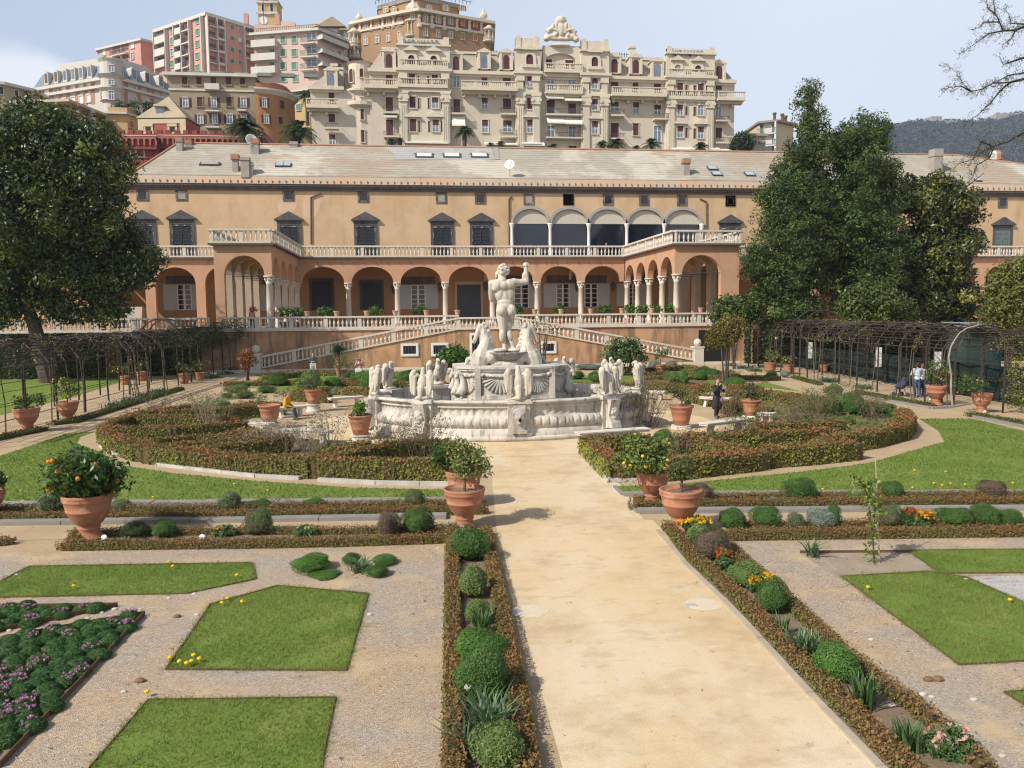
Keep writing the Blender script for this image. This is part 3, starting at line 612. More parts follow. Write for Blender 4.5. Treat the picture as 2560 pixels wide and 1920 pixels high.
# attic and mansard roofs between the pavilions
def mansard(k, a, b, ztop, zbot, f=fh, setb=2.2, ends=(0,0)):
    a, b = hx(k,a,f), hx(k,b,f); m = MB(); p = [f.pt(a,zbot,.1),f.pt(b,zbot,.1),f.pt(b-ends[1],ztop,-setb),f.pt(a+ends[0],ztop,-setb),f.pt(a,zbot,-13),f.pt(b,zbot,-13),f.pt(b-ends[1],ztop,-11),f.pt(a+ends[0],ztop,-11)]
    m.add(p, [(0,1,2,3),(1,5,6,2),(4,0,3,7),(3,2,6,7),(5,4,7,6),(0,4,5,1)]); o = obj('mansard_roof', m, hroof, hot)
    m = MB(); f.box(m, a+ends[0]-.1, b-ends[1]+.1, ztop, ztop+.35, -setb-.3, -setb+.3); obj('roof_curb', m, hb2, o)
    m = MB(); f.box(m, a-.2, b+.2, zbot-.55, zbot, -.5, .75); f.box(m, a, b, zbot-.9, zbot-.55, -.5, .35); obj('cornice', m, hb2, hot)
mansard('Z2',640,903,zm+.2,zc,ends=(2.2,0)); mansard('Z2',1388,1983,hz('Z2',450),zc); mansard('Z3',367,688,hz('Z3',395,500),zc-.1); mansard('Z3',930,1412,hz('Z3',470,900),zc-.2); mansard('Z3',1828,1990,hz('Z3',495,1900),hz('Z3',685,1850),ends=(0,2.4))
mansard('Z2',92,395,hz('Z2',600,250),zcl,f=Face((0,HY+.3),(1,0)),ends=(3.5,0))
m = MB(); ub = hx('Z2',500); cy = HY+2.6; zq = hz('Z2',930,450); rb = hx('Z2',635)-ub
for r, za, zb_ in ((rb,Z0,zcl-.5),(rb*.86,zcl-.5,hz('Z2',560,500))): m.lathe([(r,za),(r,zb_)], (ub+1,cy,0), 20)
m.lathe([(rb+.1,zcl-.9),(rb+.7,zcl-.5),(rb+.7,zcl-.2),(rb*.86,zcl)], (ub+1,cy,0), 20); m.lathe([(rb,zq-1),(rb+.8,zq-.6),(rb+.8,zq),(rb,zq)], (ub+1,cy,0), 20); m.lathe([(rb*.86,hz('Z2',560,500)),(rb,hz('Z2',550,500)),(.1,hz('Z2',530,500))], (ub+1,cy,0), 20)
obj('round_bay', m, hb2, hot)
# dormers with pediments
def dormer(k, x0, x1, y0, y1, fill=blind_r, f=fh):
    u0, z1 = f.uz(k, x0, y0); u1, z0 = f.uz(k, x1, y1); b = .6; m = MB(); zt = z1+.3
    f.box(m, u0-b, u1+b, z0-.2, zt, -3, .32); f.poly(m, [(u0-b-.22,zt+.16),(u1+b+.22,zt+.16),((u0+u1)/2,zt+.8)], -3, .5); f.box(m, u0-b-.22, u1+b+.22, zt, zt+.16, -3, .56)
    for q in (u0-b-.04, u1+b-.34): f.box(m, q, q+.38, z0-.2, zt-.02, -.2, .5)
    o = obj('dormer', m, hb2, hot)
    g = MB(); f2 = Face((f.o[0],f.o[1]-.33),(1,0)); p = arch_pts(u0,u1,z1-(u1-u0)/2,(u1-u0)/2,8); f2.poly(g, [(u0,z0),(u1,z0)]+p[::-1], 0, .04); obj('window', g, fill, o)
for k, a, b, c, d, fl_ in (('Z2',790,850,500,628,0),('Z2',1410,1465,525,650,0),('Z2',1672,1722,508,630,1),('Z2',1872,1927,510,640,0),('Z3',945,995,505,620,0),('Z3',1128,1175,512,627,0),('Z3',1312,1360,545,655,1),('Z3',1835,1882,563,675,0)): dormer(k,a,b,c,d,bluegl if fl_ else blind_r)
dormer('Z2',262,315,675,790,bluegl,Face((0,HY+.3),(1,0)))
def hped(f, u0, u1, z, w=.3, h=.55):
    m = MB(); f.poly(m, [(u0-w,z),(u1+w,z),((u0+u1)/2,z+h)], .002, .45); f.box(m, u0-w, u1+w, z-.12, z, .002, .5); return m
for k, a, b, c, d in (('Z2',995,1057,508,600),('Z2',1200,1265,515,605),('Z2',2083,2147,502,600),('Z3',778,833,485,570),('Z3',1485,1535,552,615),('Z3',1657,1710,557,620),('Z3',222,282,463,553)):
    if (k,a) == ('Z2',2083): continue
    o = cwin(fp,hot,k,a,b,c,d,blind_r if a != 1485 else bluegl,hb2,True,.5,.2); u0, z = fp.uz(k,a,c); u1 = fp.uz(k,b,c)[0]; obj('pediment', hped(fp,u0,u1,z+.8,.75,.75), hb2, o)
# window rows: (zoom, [(x0,x1)], rows[(y0,y1,kind)])
def hrow(k, f, items):
    for x0, x1, y0, y1, kd in items:
        if kd == 'b': cwin(f,hot,k,x0,x1,y0,y1,blind_r,hb2)
        elif kd == 'w': cwin(f,hot,k,x0,x1,y0,y1,bluegl,hb2)
        elif kd == 'h': cwin(f,hot,k,x0,x1,y0,y1,bluegl,hb2,half=.45)
        elif kd == 'd': cwin(f,hot,k,x0,x1,y0,y1,glass,hb2,half=.5)
        elif kd == 'a': cwin(f,hot,k,x0,x1,y0,y1,bluegl,hb2,True,half=.5)
        elif kd == 's': cwin(f,hot,k,x0,x1,y0,y1,blind_r,hb2,b=.08,sill=False)
hrow('Z2',fh,[(790,855,690,785,'b'),(790,858,897,1035,'b'),(793,860,1103,1255,'b'),(1410,1472,710,805,'w'),(1412,1475,915,1050,'b'),(1672,1728,695,790,'d'),(1868,1942,705,795,'d'),(1675,1730,900,1005,'h'),(1870,1945,908,1010,'b'),(1678,1733,1105,1222,'h'),(1872,1950,1110,1215,'h')])
for a, b in ((1005,1062),(1213,1271)):
    o = 4 if a > 1100 else 0
    hrow('Z2',fp,[(a,b,680+o*2,788,'b' if not o else 'h'),(a+4,b+5,890+o*2,998,'b' if not o else 'h'),(a+8,b+9,1095+o*2,1215,'b' if not o else 'h')])
    for s, t in ((a-40,a-22),(b+20,b+38)): hrow('Z2',fp,[(s,t,700,790,'s'),(s+3,t+3,905,1000,'s'),(s+7,t+7,1115,1215,'s')])
    u0, z = fp.uz('Z2',a-20,1075); u1 = fp.uz('Z2',b+25,1075)[0]; obj('pediment', hped(fp,u0,u1,z,.5,.9), hb2, hot)
def trip(k, a, b, rows):
    w = (b-a)*.42; g = (b-a)*.4
    for y0, y1, kd in rows: hrow(k,fp,[(a,b,y0,y1,kd)]+[(s,s+w,y0+(y1-y0)*.18,y1,'s') for s in (a-g-w,b+g)])
    y0 = rows[-1][0]-22 if k == 'Z3' else 1080; u0, z = fp.uz(k,a-g,y0); u1 = fp.uz(k,b+g,y0)[0]; obj('pediment', hped(fp,u0,u1,z,.4,.9), hb2, hot)
trip('Z3',231,280,[(640,740,'a'),(832,930,'b'),(1018,1128,'h')]); trip('Z3',783,832,[(660,757,'a'),(845,938,'h'),(1030,1140,'h')])
trip('Z3',1508,1556,[(705,800,'b'),(890,980,'h'),(1072,1170,'h')]); trip('Z3',1684,1732,[(710,802,'b'),(895,984,'w'),(1076,1178,'h')])
hrow('Z3',fh,[(392,462,662,745,'w'),(577,645,665,750,'w'),(395,465,848,965,'d'),(580,645,880,970,'d'),(400,465,1072,1170,'w'),(583,645,1078,1172,'w'),(940,1007,680,755,'b'),(1127,1177,685,765,'b'),(942,1008,865,945,'h'),(1130,1182,870,962,'h'),(943,1010,1047,1180,'b'),(1132,1178,1050,1155,'b'),(1308,1368,712,775,'d'),(1310,1368,893,975,'h'),(1310,1370,1073,1205,'w'),(1833,1885,728,805,'h'),(1833,1880,910,1000,'w'),(1833,1887,1087,1180,'b'),(940,1010,1225,1290,'d'),(400,470,1240,1300,'b'),(583,650,1240,1300,'b')])
fl2 = Face((0,HY+.3),(1,0)); hrow('Z2',fl2,[(262,320,855,940,'b'),(263,325,1050,1130,'b'),(268,326,1240,1335,'h')])
def round_win(k, x0, x1, y0, y1, r, fill, arch=False):
    c = np.array([ub+1, cy]); d = ray(k,(x0+x1)/2,(y0+y1)/2); e = d[:2]/np.linalg.norm(d[:2]); b_ = -c @ e; disc = b_*b_-(c @ c-r*r); t = -b_-math.sqrt(max(disc,.01)); p = e*t; nn = (p-c)/np.linalg.norm(p-c)
    f = Face(p+nn*.02, (-nn[1], nn[0])); cwin(f,hot,k,x0,x1,y0,y1,fill,hb2,arch)
for x0,x1,y0,y1,r,fi_,ar in ((455,492,640,755,.86,blind_r,1),(550,585,630,712,.86,blind_r,1),(457,495,825,905,1,bluegl,0),(555,582,812,890,1,bluegl,0),(458,498,1020,1145,1,blind_r,0),(462,500,1215,1340,1,blind_r,0),(558,590,1005,1105,1,blind_r,0),(563,595,1200,1312,1,blind_r,0)): round_win('Z2',x0,x1,y0,y1,rb*r,fi_,bool(ar))
# long balconies
def hbal(k, a, b, y, f, pr=1.2, h=1.1, z=None):
    a, b = hx(k,a,f), hx(k,b,f); zz = z if z is not None else f.uz(k,0,y)[1]; m = MB(); f.box(m, a, b, zz-.45, zz, .004, pr); f.box(m, a+.1, b-.1, zz-.8, zz-.45, .004, pr*.5)
    balustrade(m, f.pt(a,zz,pr-.15), f.pt(b,zz,pr-.15), h, .34, 2.6, .24, seg=5)
    for u in np.arange(a+.6, b-.3, 2.6): f.box(m, u-.2, u+.2, zz-1.3, zz-.8, .004, pr*.35)
    obj('balcony', m, hb2, hot)
zB = hz('Z2',835,1700)
hbal('Z2',595,903,835,fh,1.8,z=zB); hbal('Z2',920,1360,820,fp,.7,z=zB+.3); hbal('Z2',1480,1995,840,fh,2.,z=zB); hbal('Z3',375,690,790,fh,1.6,z=hz('Z3',793,500)); hbal('Z3',930,1390,815,fh,1.9,z=hz('Z3',818,1100)); hbal('Z3',1420,1820,840,fp,.6,z=hz('Z3',842,1600)); hbal('Z3',1822,2050,850,fh,2.,z=hz('Z3',855,1900))
hbal('Z2',60,360,990,fl2,1.6,z=hz('Z2',985,200)); hbal('Z2',925,1365,632,fp,.5,z=hz('Z2',632,1150)); hbal('Z3',370,690,612,fh,1.4,z=hz('Z3',612,500)); hbal('Z3',1425,1812,660,fp,.5,z=hz('Z3',660,1600))
for k, a, b, y0, y1 in (('Z2',768,900,990,1045),('Z2',770,900,1225,1265),('Z2',1393,1515,1000,1055),('Z2',1845,1985,1005,1060),('Z2',1838,1990,1210,1268),('Z3',385,692,935,985),('Z3',385,692,1135,1180),('Z3',935,1048,945,990),('Z3',938,1046,1145,1185),('Z3',1298,1415,975,1020),('Z3',1822,1930,1000,1035),('Z3',1825,1940,1180,1220),('Z2',235,360,1150,1190)): balcony(fh,hot,k,a,b,y0,y1,1.3,hb2)
def awning(k, a, b, y0, y1, f=fh, dz=.5):
    u0, z1 = f.uz(k,a,y0); u1, z0 = f.uz(k,b,y1); m = MB(); m.add([f.pt(u0,z1,.1),f.pt(u1,z1,.1),f.pt(u1,z0,1.7),f.pt(u0,z0,1.7),f.pt(u0,z1-.06,.1),f.pt(u1,z1-.06,.1),f.pt(u1,z0-.25,1.7),f.pt(u0,z0-.25,1.7)],[(0,3,2,1),(3,7,6,2),(4,5,6,7),(0,4,7,3),(1,2,6,5)]); obj('awning', m, awn, hot)
for q in (('Z3',388,530,818,850),('Z3',535,682,822,870),('Z3',393,538,995,1058),('Z3',540,686,1000,1066),('Z3',178,368,1198,1245),('Z3',1440,1640,1243,1285),('Z3',1760,1845,1248,1285),('Z3',1850,2025,1262,1295),('Z2',775,897,1060,1092),('Z2',1395,1518,1062,1170),('Z2',955,1365,1298,1330),('Z2',1695,1995,1310,1345),('Z2',2035,2212,1298,1340)): awning(*q)
# sign panels
def sign(k, x, y, w, h):
    u, z = fp.uz(k,x,y); cu = bpy.data.curves.new('t','FONT'); cu.body = 'MIRAMARE'; cu.align_x = 'CENTER'; cu.align_y = 'CENTER'; cu.extrude = .12; cu.size = 1; cu.offset = .006; o = bpy.data.objects.new('t',cu); COL.objects.link(o)
    dg = bpy.context.evaluated_depsgraph_get(); me = bpy.data.meshes.new_from_object(o.evaluated_get(dg)); bpy.data.objects.remove(o); bb = np.array([v.co[:] for v in me.vertices]); s0 = bb.max(0)-bb.min(0); cen = (bb.max(0)+bb.min(0))/2
    me.transform(Matrix.Translation((u,HY-.9-.12,z)) @ Matrix.Rotation(R(90),4,'X') @ Matrix.Diagonal((w/s0[0],h/s0[1],1,1)) @ Matrix.Translation(-Vector(cen))); me.name = 'lettering'; finish('lettering', me, mat('grey letters', (.20,.215,.24), (.25,.26,.28), 3), hot)
wp = hx('Z2',1270,fp)-hx('Z2',965,fp); sign('Z2',1118,402,wp,1.15); sign('Z3',1595,458,hx('Z3',1725,fp)-hx('Z3',1465,fp),1.1)
# great arched loggia and crest in the middle
ua, ubb = hx('Z3',390), hx('Z3',640); za = hz('Z3',600,500); m = MB()
f0 = Face((0,HY-.35),(1,0)); arch_wall(m, f0, hx('Z3',365), hx('Z3',690), hz('Z3',395,500), [(ua,ubb,hz('Z3',520,500),hz('Z3',458,500)-hz('Z3',520,500))], -.6, 0); f0.box(m, hx('Z3',365), ua, za-.5, hz('Z3',520,500), -.6, 0); f0.box(m, ubb, hx('Z3',690), za-.5, hz('Z3',520,500), -.6, 0)
obj('loggia_arch', m, hb2, hot); fq = Face((0,HY+.2),(1,0)); m = MB(); fq.box(m, ua-.5, ubb+.5, za-.5, hz('Z3',440,500), -1, .0); obj('loggia_wall', m, hb, hot)
for a, b, c, d in ((390,442,505,565),(555,625,512,570)): cwin(Face((0,HY+.19),(1,0)),hot,'Z3',a,b,c,d,blind_r,hb2)
pr = []; uc, z0 = fh.uz('Z3',512,375)
S = (hx('Z3',660)-hx('Z3',370))/290
def cp(x, y): return (uc+(x-512)*S, HY-.6, z0+(375-y)*S*.98)
for x, y, rx, rz in ((512,195,52,36),(515,180,40,25),(512,265,45,70),(512,290,30,50),(430,325,62,28),(600,325,62,28),(395,345,30,22),(640,345,30,22),(445,235,14,14),(580,238,14,14),(425,270,32,20),(605,270,32,20),(512,345,130,16),(512,395,85,14),(405,280,22,12),(628,282,22,12),(462,318,22,22),(568,318,22,22)): pr.append(('e',cp(x,y),(rx*S,.7 if rx < 60 else .55,rz*S)))
for a, b in (((445,250),(400,300)),((580,250),(630,300)),((470,225),(480,300)),((555,225),(545,300)),((440,270),(480,285)),((590,270),(545,285))): pr.append(('c',(*cp(*a)[:1],HY-1.0,cp(*a)[2]),(*cp(*b)[:1],HY-1.0,cp(*b)[2]),12*S,10*S))
blob('crest', pr, hb2, .12, 1, hot)
for k, x, y0, y1, w in (('Z3',1170,340,435,.95),('Z3',1862,415,460,.6),('Z2',298,535,595,.9)):
    f = fh; u, z1 = f.uz(k,x,y0); z0 = f.uz(k,x,y1)[1]; m = MB(); f.box(m, u-w/2, u+w/2, z0-1.5, z1-.4, -4, -3); f.box(m, u-w/2-.15, u+w/2+.15, z1-.4, z1, -4.15, -2.85); obj('chimney', m, hb2, hot)
for k, a, b, y in (('Z3',915,1150,432),('Z3',1195,1390,466),('Z2',1720,1975,425)):
    a, b = hx(k,a), hx(k,b); z = hz(k,y,900); m = MB(); fh.box(m, a, b, z+.75, z+.82, -4, -3.93)
    for u in np.arange(a, b, .45): fh.box(m, u-.05, u+.05, z-.6, z+1.05, -4, -3.93)
    obj('roof_railing', m, darkst, hot)
m = MB(); a, b = hx('Z3',1880), hx('Z3',1995); fh.box(m, a, b, zc-1, hz('Z3',470,1930), -9, -5); fh.box(m, a-.3, b+.3, hz('Z3',470,1930), hz('Z3',458,1930), -9.3, -4.6); fh.box(m, b-1.6, b-.5, hz('Z3',458,1930), hz('Z3',415,1930), -7, -6); obj('penthouse', m, yellow, hot)
# ---------------- pink tall block
def strip(f, t, k, xs, ys, fill, w, h, sh=None, trim=None):
    for x in xs:
        for i, y in enumerate(ys):
            c = rnd.random(); cwin(f,t,k,x-w/2,x+w/2,y-h/2,y+h/2,fill if c < .6 else (bluegl if c < .85 else whitew),trim or whitec,sh=sh,b=.1)
t, fs_, zt, pts = block('pink_apartment_block', 'tall pink apartment block with white balcony strips and a rooftop aerial', 'Z1', [(955,185),(1262,78),(1562,168)], 1, 190, 42, pinkm, 16, .5, .7)
L_, R_ = fs_
strip(L_,t,'Z1',[1060],[182,252,322,395],green_sh,24,34); strip(L_,t,'Z1',[1214],[127,200,272,346,418],green_sh,24,32)
strip(R_,t,'Z1',[1428],[168,238,306,378],green_sh,22,32); strip(R_,t,'Z1',[1385],[222,295,362],bluegl,20,30); strip(R_,t,'Z1',[1474],[172,246,318,385],green_sh,20,30)
def loggia_stack(f, t, k, x0, x1, ys, dy, dark=True, par=None):
    """recessed balconies: dark back, white parapets"""
    for y in ys:
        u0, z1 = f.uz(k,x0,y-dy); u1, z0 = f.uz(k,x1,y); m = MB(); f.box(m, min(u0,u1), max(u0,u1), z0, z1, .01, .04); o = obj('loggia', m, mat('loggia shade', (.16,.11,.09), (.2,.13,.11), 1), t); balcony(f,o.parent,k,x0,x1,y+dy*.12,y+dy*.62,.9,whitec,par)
loggia_stack(L_,t,'Z1',968,1030,[232,308,382],36,par=whitec); loggia_stack(L_,t,'Z1',1090,1130,[180,252,325,398],36,par=whitec); loggia_stack(L_,t,'Z1',1134,1178,[160,238,312,388],36)
loggia_stack(R_,t,'Z1',1275,1325,[148,222,296,372],36); loggia_stack(R_,t,'Z1',1330,1370,[160,232,308,382],34,par=whitec); loggia_stack(R_,t,'Z1',1497,1555,[205,276,350],36,par=whitec)
for f, xs in ((L_,(962,1033,1086,1131,1181,1256)),(R_,(1268,1327,1372,1493,1558))):
    for x in xs:
        u, z = f.uz('Z1',x,250); m = MB(); f.box(m, u-.11, u+.11, 44, zt-.7, .01, .95); obj('balcony_fin', m, whitec, t)
c = pts[1]; m = MB(); m.tube([(c[0]+11,c[1]+9,zt),(c[0]+11,c[1]+9,zt+9.5)], [.12,.04]); obj('aerial', m, brown, t)
for dx in (7,14): m = MB(); m.box(c[0]+dx,c[0]+dx+1,c[1]+6,c[1]+7,zt,zt+2.3); obj('chimney', m, pinkm, t)
# small pink block
t, fs_, zt, pts = block('low_pink_apartment_block', 'low pink apartment block with one blank side wall and a dark roof edge', 'Z1', [(608,300),(862,238),(962,266)], 1, 205, 42, pinkm, 14, .6, .5)
strip(fs_[0],t,'Z1',[640],[318,368],green_sh,20,36); loggia_stack(fs_[0],t,'Z1',690,738,[318,388],34); loggia_stack(fs_[0],t,'Z1',745,790,[306,378],34); strip(fs_[0],t,'Z1',[815],[278,345],bluegl,22,34); strip(fs_[1],t,'Z1',[945],[292,356],bluegl,20,32)
# pale pink terraces block
t, fs_, zt, pts = block('pale_pink_apartment_block', 'pale pink apartment block with wraparound balconies and roof terrace below the bell tower', 'Z1', [(1560,208),(1948,178),(2112,246)], 1, 180, 38, palepink, 16, .8, .5)
L_, R_ = fs_
for y0, y1 in ((225,265),(305,345),(385,425)):
    for x in (1672,1740,1808): cwin(L_,t,'Z1',x-16,x+16,y0,y1,green_sh if (x+y0) % 2 else bluegl,whitec,b=.1)
for x in (1745,1815): cwin(L_,t,'Z1',x-16,x+16,462,502,green_sh,whitec,b=.1)
for y in (205,290,370): cwin(L_,t,'Z1',1886,1944,y,y+38,bluegl,whitec,b=.08); cwin(R_,t,'Z1',1952,1975,y,y+40,bluegl,whitec,b=.08); strip(R_,t,'Z1',[2015,2045,2085],[y+35],green_sh,16,28)
for y in (262,345,425): balcony(L_,t,'Z1',1562,1710,y,y+25,1.6,whitec,whitec); balcony(L_,t,'Z1',1860,1948,y-20,y+8,1.5,whitec); balcony(R_,t,'Z1',1950,2112,y-18,y+10+8,1.5,whitec,whitec)
c = pts[1]; m = MB(); p0 = G('Z1',1735,150,zt); m.box(p0[0]-7,p0[0]+5,pts[1][1]+5,pts[1][1]+12,zt,zt+2.2); m.box(p0[0]-1.5,p0[0]+1.5,pts[1][1]+6,pts[1][1]+9,zt+2.2,zt+3.4); obj('penthouse', m, palepink, t)
for f in fs_:
    u0, u1 = 0, (f.uz('Z1',1948 if f is L_ else 2112,200)[0]); m = MB(); f.box(m, u0, u1, zt+1.0, zt+1.08, -.2, -.12)
    for u in np.arange(u0, u1, .5): f.box(m, u-.03, u+.03, zt, zt+1, -.2, -.12)
    obj('roof_railing', m, brown, t)
# bell tower
t, fs_, zt, pts = block('bell_tower', 'yellow church bell tower with arched openings rising above the flats', 'Z1', [(1582,-10),(1660,-6),(1698,-4)], 1, 215, 50, yellow, 5, .3, .3, 'tower')
for f, x in ((fs_[0],1616),(fs_[1],1669)): cwin(f,t,'Z1',x-9,x+9,22,72,glass,whitec,True,.15)
for y in (12,80): 
    for f, x0, x1 in ((fs_[0],1580,1660),(fs_[1],1660,1700)):
        u0, z = f.uz('Z1',x0,y); u1 = f.uz('Z1',x1,y)[0]; m = MB(); f.box(m,u0-.3,u1+.3,z-.25,z+.25,.003,.4); obj('cornice', m, whitec, t)
f = fs_[0]; u, z = f.uz('Z1',1620,125); m = MB(); m.tube([f.pt(u,z,.01),f.pt(u,z,.1)], 1.0, 16); obj('clock_face', m, whitew, t)
# grey and white mansard block
t, fs_, zt, pts = block('mansard_apartment_house', 'white and brick-pink apartment house with blue-grey mansard roof and corner turret', 'Z1', [(200,548),(668,472),(700,472),(1045,565)], 1, 175, 34, paleg, 14, .8, .6)
L_, M_, R_ = fs_; zr_ = A('Z1',668,375,175)[2]
m = MB(); ins = 1.4; back = [np.array([pts[-1][0],pts[-1][1]+13]), np.array([pts[0][0],pts[0][1]+13])]; P4_ = [np.array(p) for p in pts]+back; cc = np.mean(P4_, axis=0); tp = [p+(cc-p)/np.linalg.norm(cc-p)*2.2 for p in P4_]; n_ = len(P4_)
m.add([(p[0],p[1],zt) for p in P4_]+[(p[0],p[1],zr_) for p in tp], [(i,(i+1) % n_,n_+(i+1) % n_,n_+i) for i in range(n_)]+[tuple(range(n_,2*n_))]); ro = obj('mansard_roof', m, bluesl, t)
for f, xs, s0, sl_ in ((L_,(285,345,400,450,498,550,625),440,-.105),(R_,(740,822,905,988),0,0)):
    for x in xs:
        y = 478-(x-285)*.165 if f is L_ else 430+(x-740)*.27
        u, z = f.uz('Z1',x,y); m = MB(); f.box(m,u-.6,u+.6,z-1.5,z+.7,-2.4,.1); m.tube([f.pt(u,z+.7,-2.4),f.pt(u,z+.7,.12)],.6,10); d = obj('dormer', m, paleg, t); m = MB(); f.box(m,u-.38,u+.38,z-1.1,z+.8,.1,.14); obj('window', m, brown if x % 2 else bluegl, d)
for f, xs in ((L_,(240,290,345,395,452,500,545,630)),(R_,(745,828,910,990))):
    for x in xs:
        y = 575-(x-240)*.165 if f is L_ else 515+(x-740)*.27
        for dy in (0, 78):
            cwin(f,t,'Z1',x-12,x+12,y+dy-18,y+dy+22,(bluegl,orange_sh,whitew)[(x+dy) % 3],whitec,b=.2); u, z = f.uz('Z1',x+26,y+dy); m = MB(); f.box(m,u-.5,u+.5,z-1.2,z+1.2,.002,.06)
            if x not in (630,990): obj('brick_panel', m, mat('brick pink', (.42,.20,.15), (.36,.17,.13), 1), t)
for f, x0, y0, x1, y1 in ((L_,205,600,655,528),(R_,712,528,1040,612)):
    u0, z0 = f.uz('Z1',x0,y0); u1, _ = f.uz('Z1',x1,y1); m = MB(); f.box(m,u0,u1,z0-.3,z0+.2,.003,.7); obj('string_course', m, whitec, t)
cx_, cy_ = (pts[1]+pts[2])/2; m = MB(); m.lathe([(1.6,36),(1.6,A('Z1',684,640,175)[2]),(2.2,A('Z1',684,625,175)[2]),(1.9,A('Z1',684,615,175)[2]),(1.9,zt-3.2),(2.5,zt-2.6),(2.0,zt-2.4),(2.0,zt-.6),(2.7,zt),(2.0,zt+.2),(2.0,zr_-.6),(2.4,zr_)], (cx_,cy_,0), 16); obj('corner_turret', m, paleg, t)
for y0, y1 in ((400,440),(490,520),(560,612)):
    f = Face((cx_,cy_-2.12),(1,0)); cwin(f,t,'Z1',668,702,y0,y1,bluegl,whitec,b=.1)
m = MB(); m.prism([(p[0],p[1]) for p in [q+(cc-q)*.25 for q in tp]], zr_, zr_+2.2); obj('penthouse', m, paleg, t)
# brown house with round corner
BY = 150.; t = thing('brown_tenement', 'brown-grey tenement house with shuttered windows and a rounded orange corner', 'building', tuple(A('Z1',1300,790,BY)*np.array([1,1,0])+np.array([0,0,24])))
f = Face((0,BY),(1,0)); u0 = f.uz('Z1',1042,600)[0]; u1 = f.uz('Z1',1572,600)[0]; zt = f.uz('Z1',1300,455)[1]; zm_ = f.uz('Z1',1580,548)[1]
m = MB(); f.box(m, u0, u1, 24, zt-.5, -12, 0); obj('wall', m, browns, t); m = MB(); f.box(m, u0-.8, u1+.4, zt-.5, zt, -12.5, .8); f.box(m, u0-.1, u1+.1, f.uz('Z1',1300,555)[1]-.15, f.uz('Z1',1300,555)[1]+.15, .002, .18); obj('cornice', m, whitec, t)
ur = f.uz('Z1',1800,600)[0]; rr = (ur-u1)*.93; cyr = BY+rr*.6+1.5; m = MB(); m.lathe([(rr,24),(rr,zm_-.3)], (u1,cyr,0), 28, a0=-PI/2, a1=PI*.35); obj('round_wall', m, orangep, t); m = MB(); m.lathe([(rr,zm_-.9),(rr+.7,zm_-.3),(rr+.7,zm_),(rr-.5,zm_)], (u1,cyr,0), 28, a0=-PI/2, a1=PI*.35); obj('cornice', m, whitec, t)
m = MB(); m.lathe([(rr*.9,zm_),(rr*.9,zm_+1.1),(rr*.86,zm_+1.1)], (u1,cyr,0), 28, a0=-PI/2, a1=PI*.35); obj('parapet', m, mat('red parapet', (.36,.13,.08), (.3,.11,.07), 1), t)
m = MB(); m.lathe([(rr*.5,zm_),(rr*.5,zt-.9),(rr*.62,zt-.9),(rr*.62,zt-.5),(.1,zt)], (u1+1,cyr+1,0), 20, a0=-PI/2, a1=PI*.4); obj('penthouse', m, browns, t)
for x in (1135,1223,1312,1405,1490): cwin(f,t,'Z1',x-17,x+17,472,522,blind_r,browns,b=.15)
for x in (1228,1408): cwin(f,t,'Z1',x-17,x+17,598,656,brown_sh,browns,b=.15)
for x in (1140,1315,1497): cwin(f,t,'Z1',x-17,x+17,600,658,bluegl,whitec,sh=brown_sh,b=.1)
for x in (1232,1322,1412,1500): cwin(f,t,'Z1',x-17,x+17,704,758,bluegl,whitec,sh=brown_sh,b=.1)
for x, y0, y1 in ((1310,522,552),(1312,655,686),(1492,655,682),(1312,757,785)): balcony(f,t,'Z1',x-45 if x < 1400 else x-28,x+45 if x < 1400 else x+28,y0,y1,1.2,whitec,whitec if y0 == 522 else None)
for x, y0, y1, sh in ((1625,600,660,1),(1733,615,672,0),(1637,705,760,1),(1722,715,765,0)):
    c = np.array([u1,cyr]); d = ray('Z1',x,(y0+y1)/2); e = d[:2]/np.linalg.norm(d[:2]); b_ = -c @ e; disc = b_*b_-(c @ c-rr*rr); p = e*(-b_-math.sqrt(max(disc,.01))); nn = (p-c)/rr
    cwin(Face(p+nn*.06,(-nn[1],nn[0])),t,'Z1',x-14,x+14,y0,y1,bluegl if sh else brown_sh,whitec if sh else browns,sh=brown_sh if sh else None,b=.1)
for i in range(9): x = u0+3+i*4.; m = MB(); m.box(x,x+2.4,BY+.4,BY+1.2,zt,zt+.6); obj('roof_planter', m, mat('planter box', (.16,.2,.17), (.2,.22,.19), 1), t)
# small neighbours
t, fs_, zt, pts = block('old_stone_house', 'plain stone-grey house with dark shutters at the edge of the town', 'Z1', [(-80,500),(45,512),(198,552)], 1, 160, 30, mat('stone grey plaster', (.36,.30,.20), (.30,.25,.17), .3), 12, .8, .5)
for x in (10,100,165): cwin(fs_[1] if x > 45 else fs_[0],t,'Z1',x-11,x+11,553+(x-100)*.2,598+(x-100)*.2,mat('dark green blind', (.02,.05,.045), (.03,.06,.05), 1),whitec,b=.1)
t, fs_, zt, pts = block('porch_building', 'beige flat-roofed building with slender porch columns above the magnolia', 'Z1', [(150,640),(440,630),(705,745)], 1, 128, 22, mat('beige wall', (.40,.29,.185), (.35,.26,.17), .4), 10, 1.6, .35, roofm=mat('beige slab', (.50,.42,.31), (.44,.37,.28), .5))
for f, xs in ((fs_[0],(320,)),(fs_[1],(525,615))):
    for x in xs: u, z = f.uz('Z1',x,700); m = MB(); f.box(m,u-.25,u+.25,22,zt-.35,.9,1.4); obj('porch_column', m, whitec, t)
t, fs_, zt, pts = block('yellow_house', 'small yellow house with orange shutters and a planted roof terrace', 'Z1', [(652,690),(780,694),(838,715)], 1, 135, 24, yellow, 8, .5, .3)
for f, x in ((fs_[0],692),(fs_[1],806)): cwin(f,t,'Z1',x-14,x+14,742,790,orange_sh,whitec,b=.1)
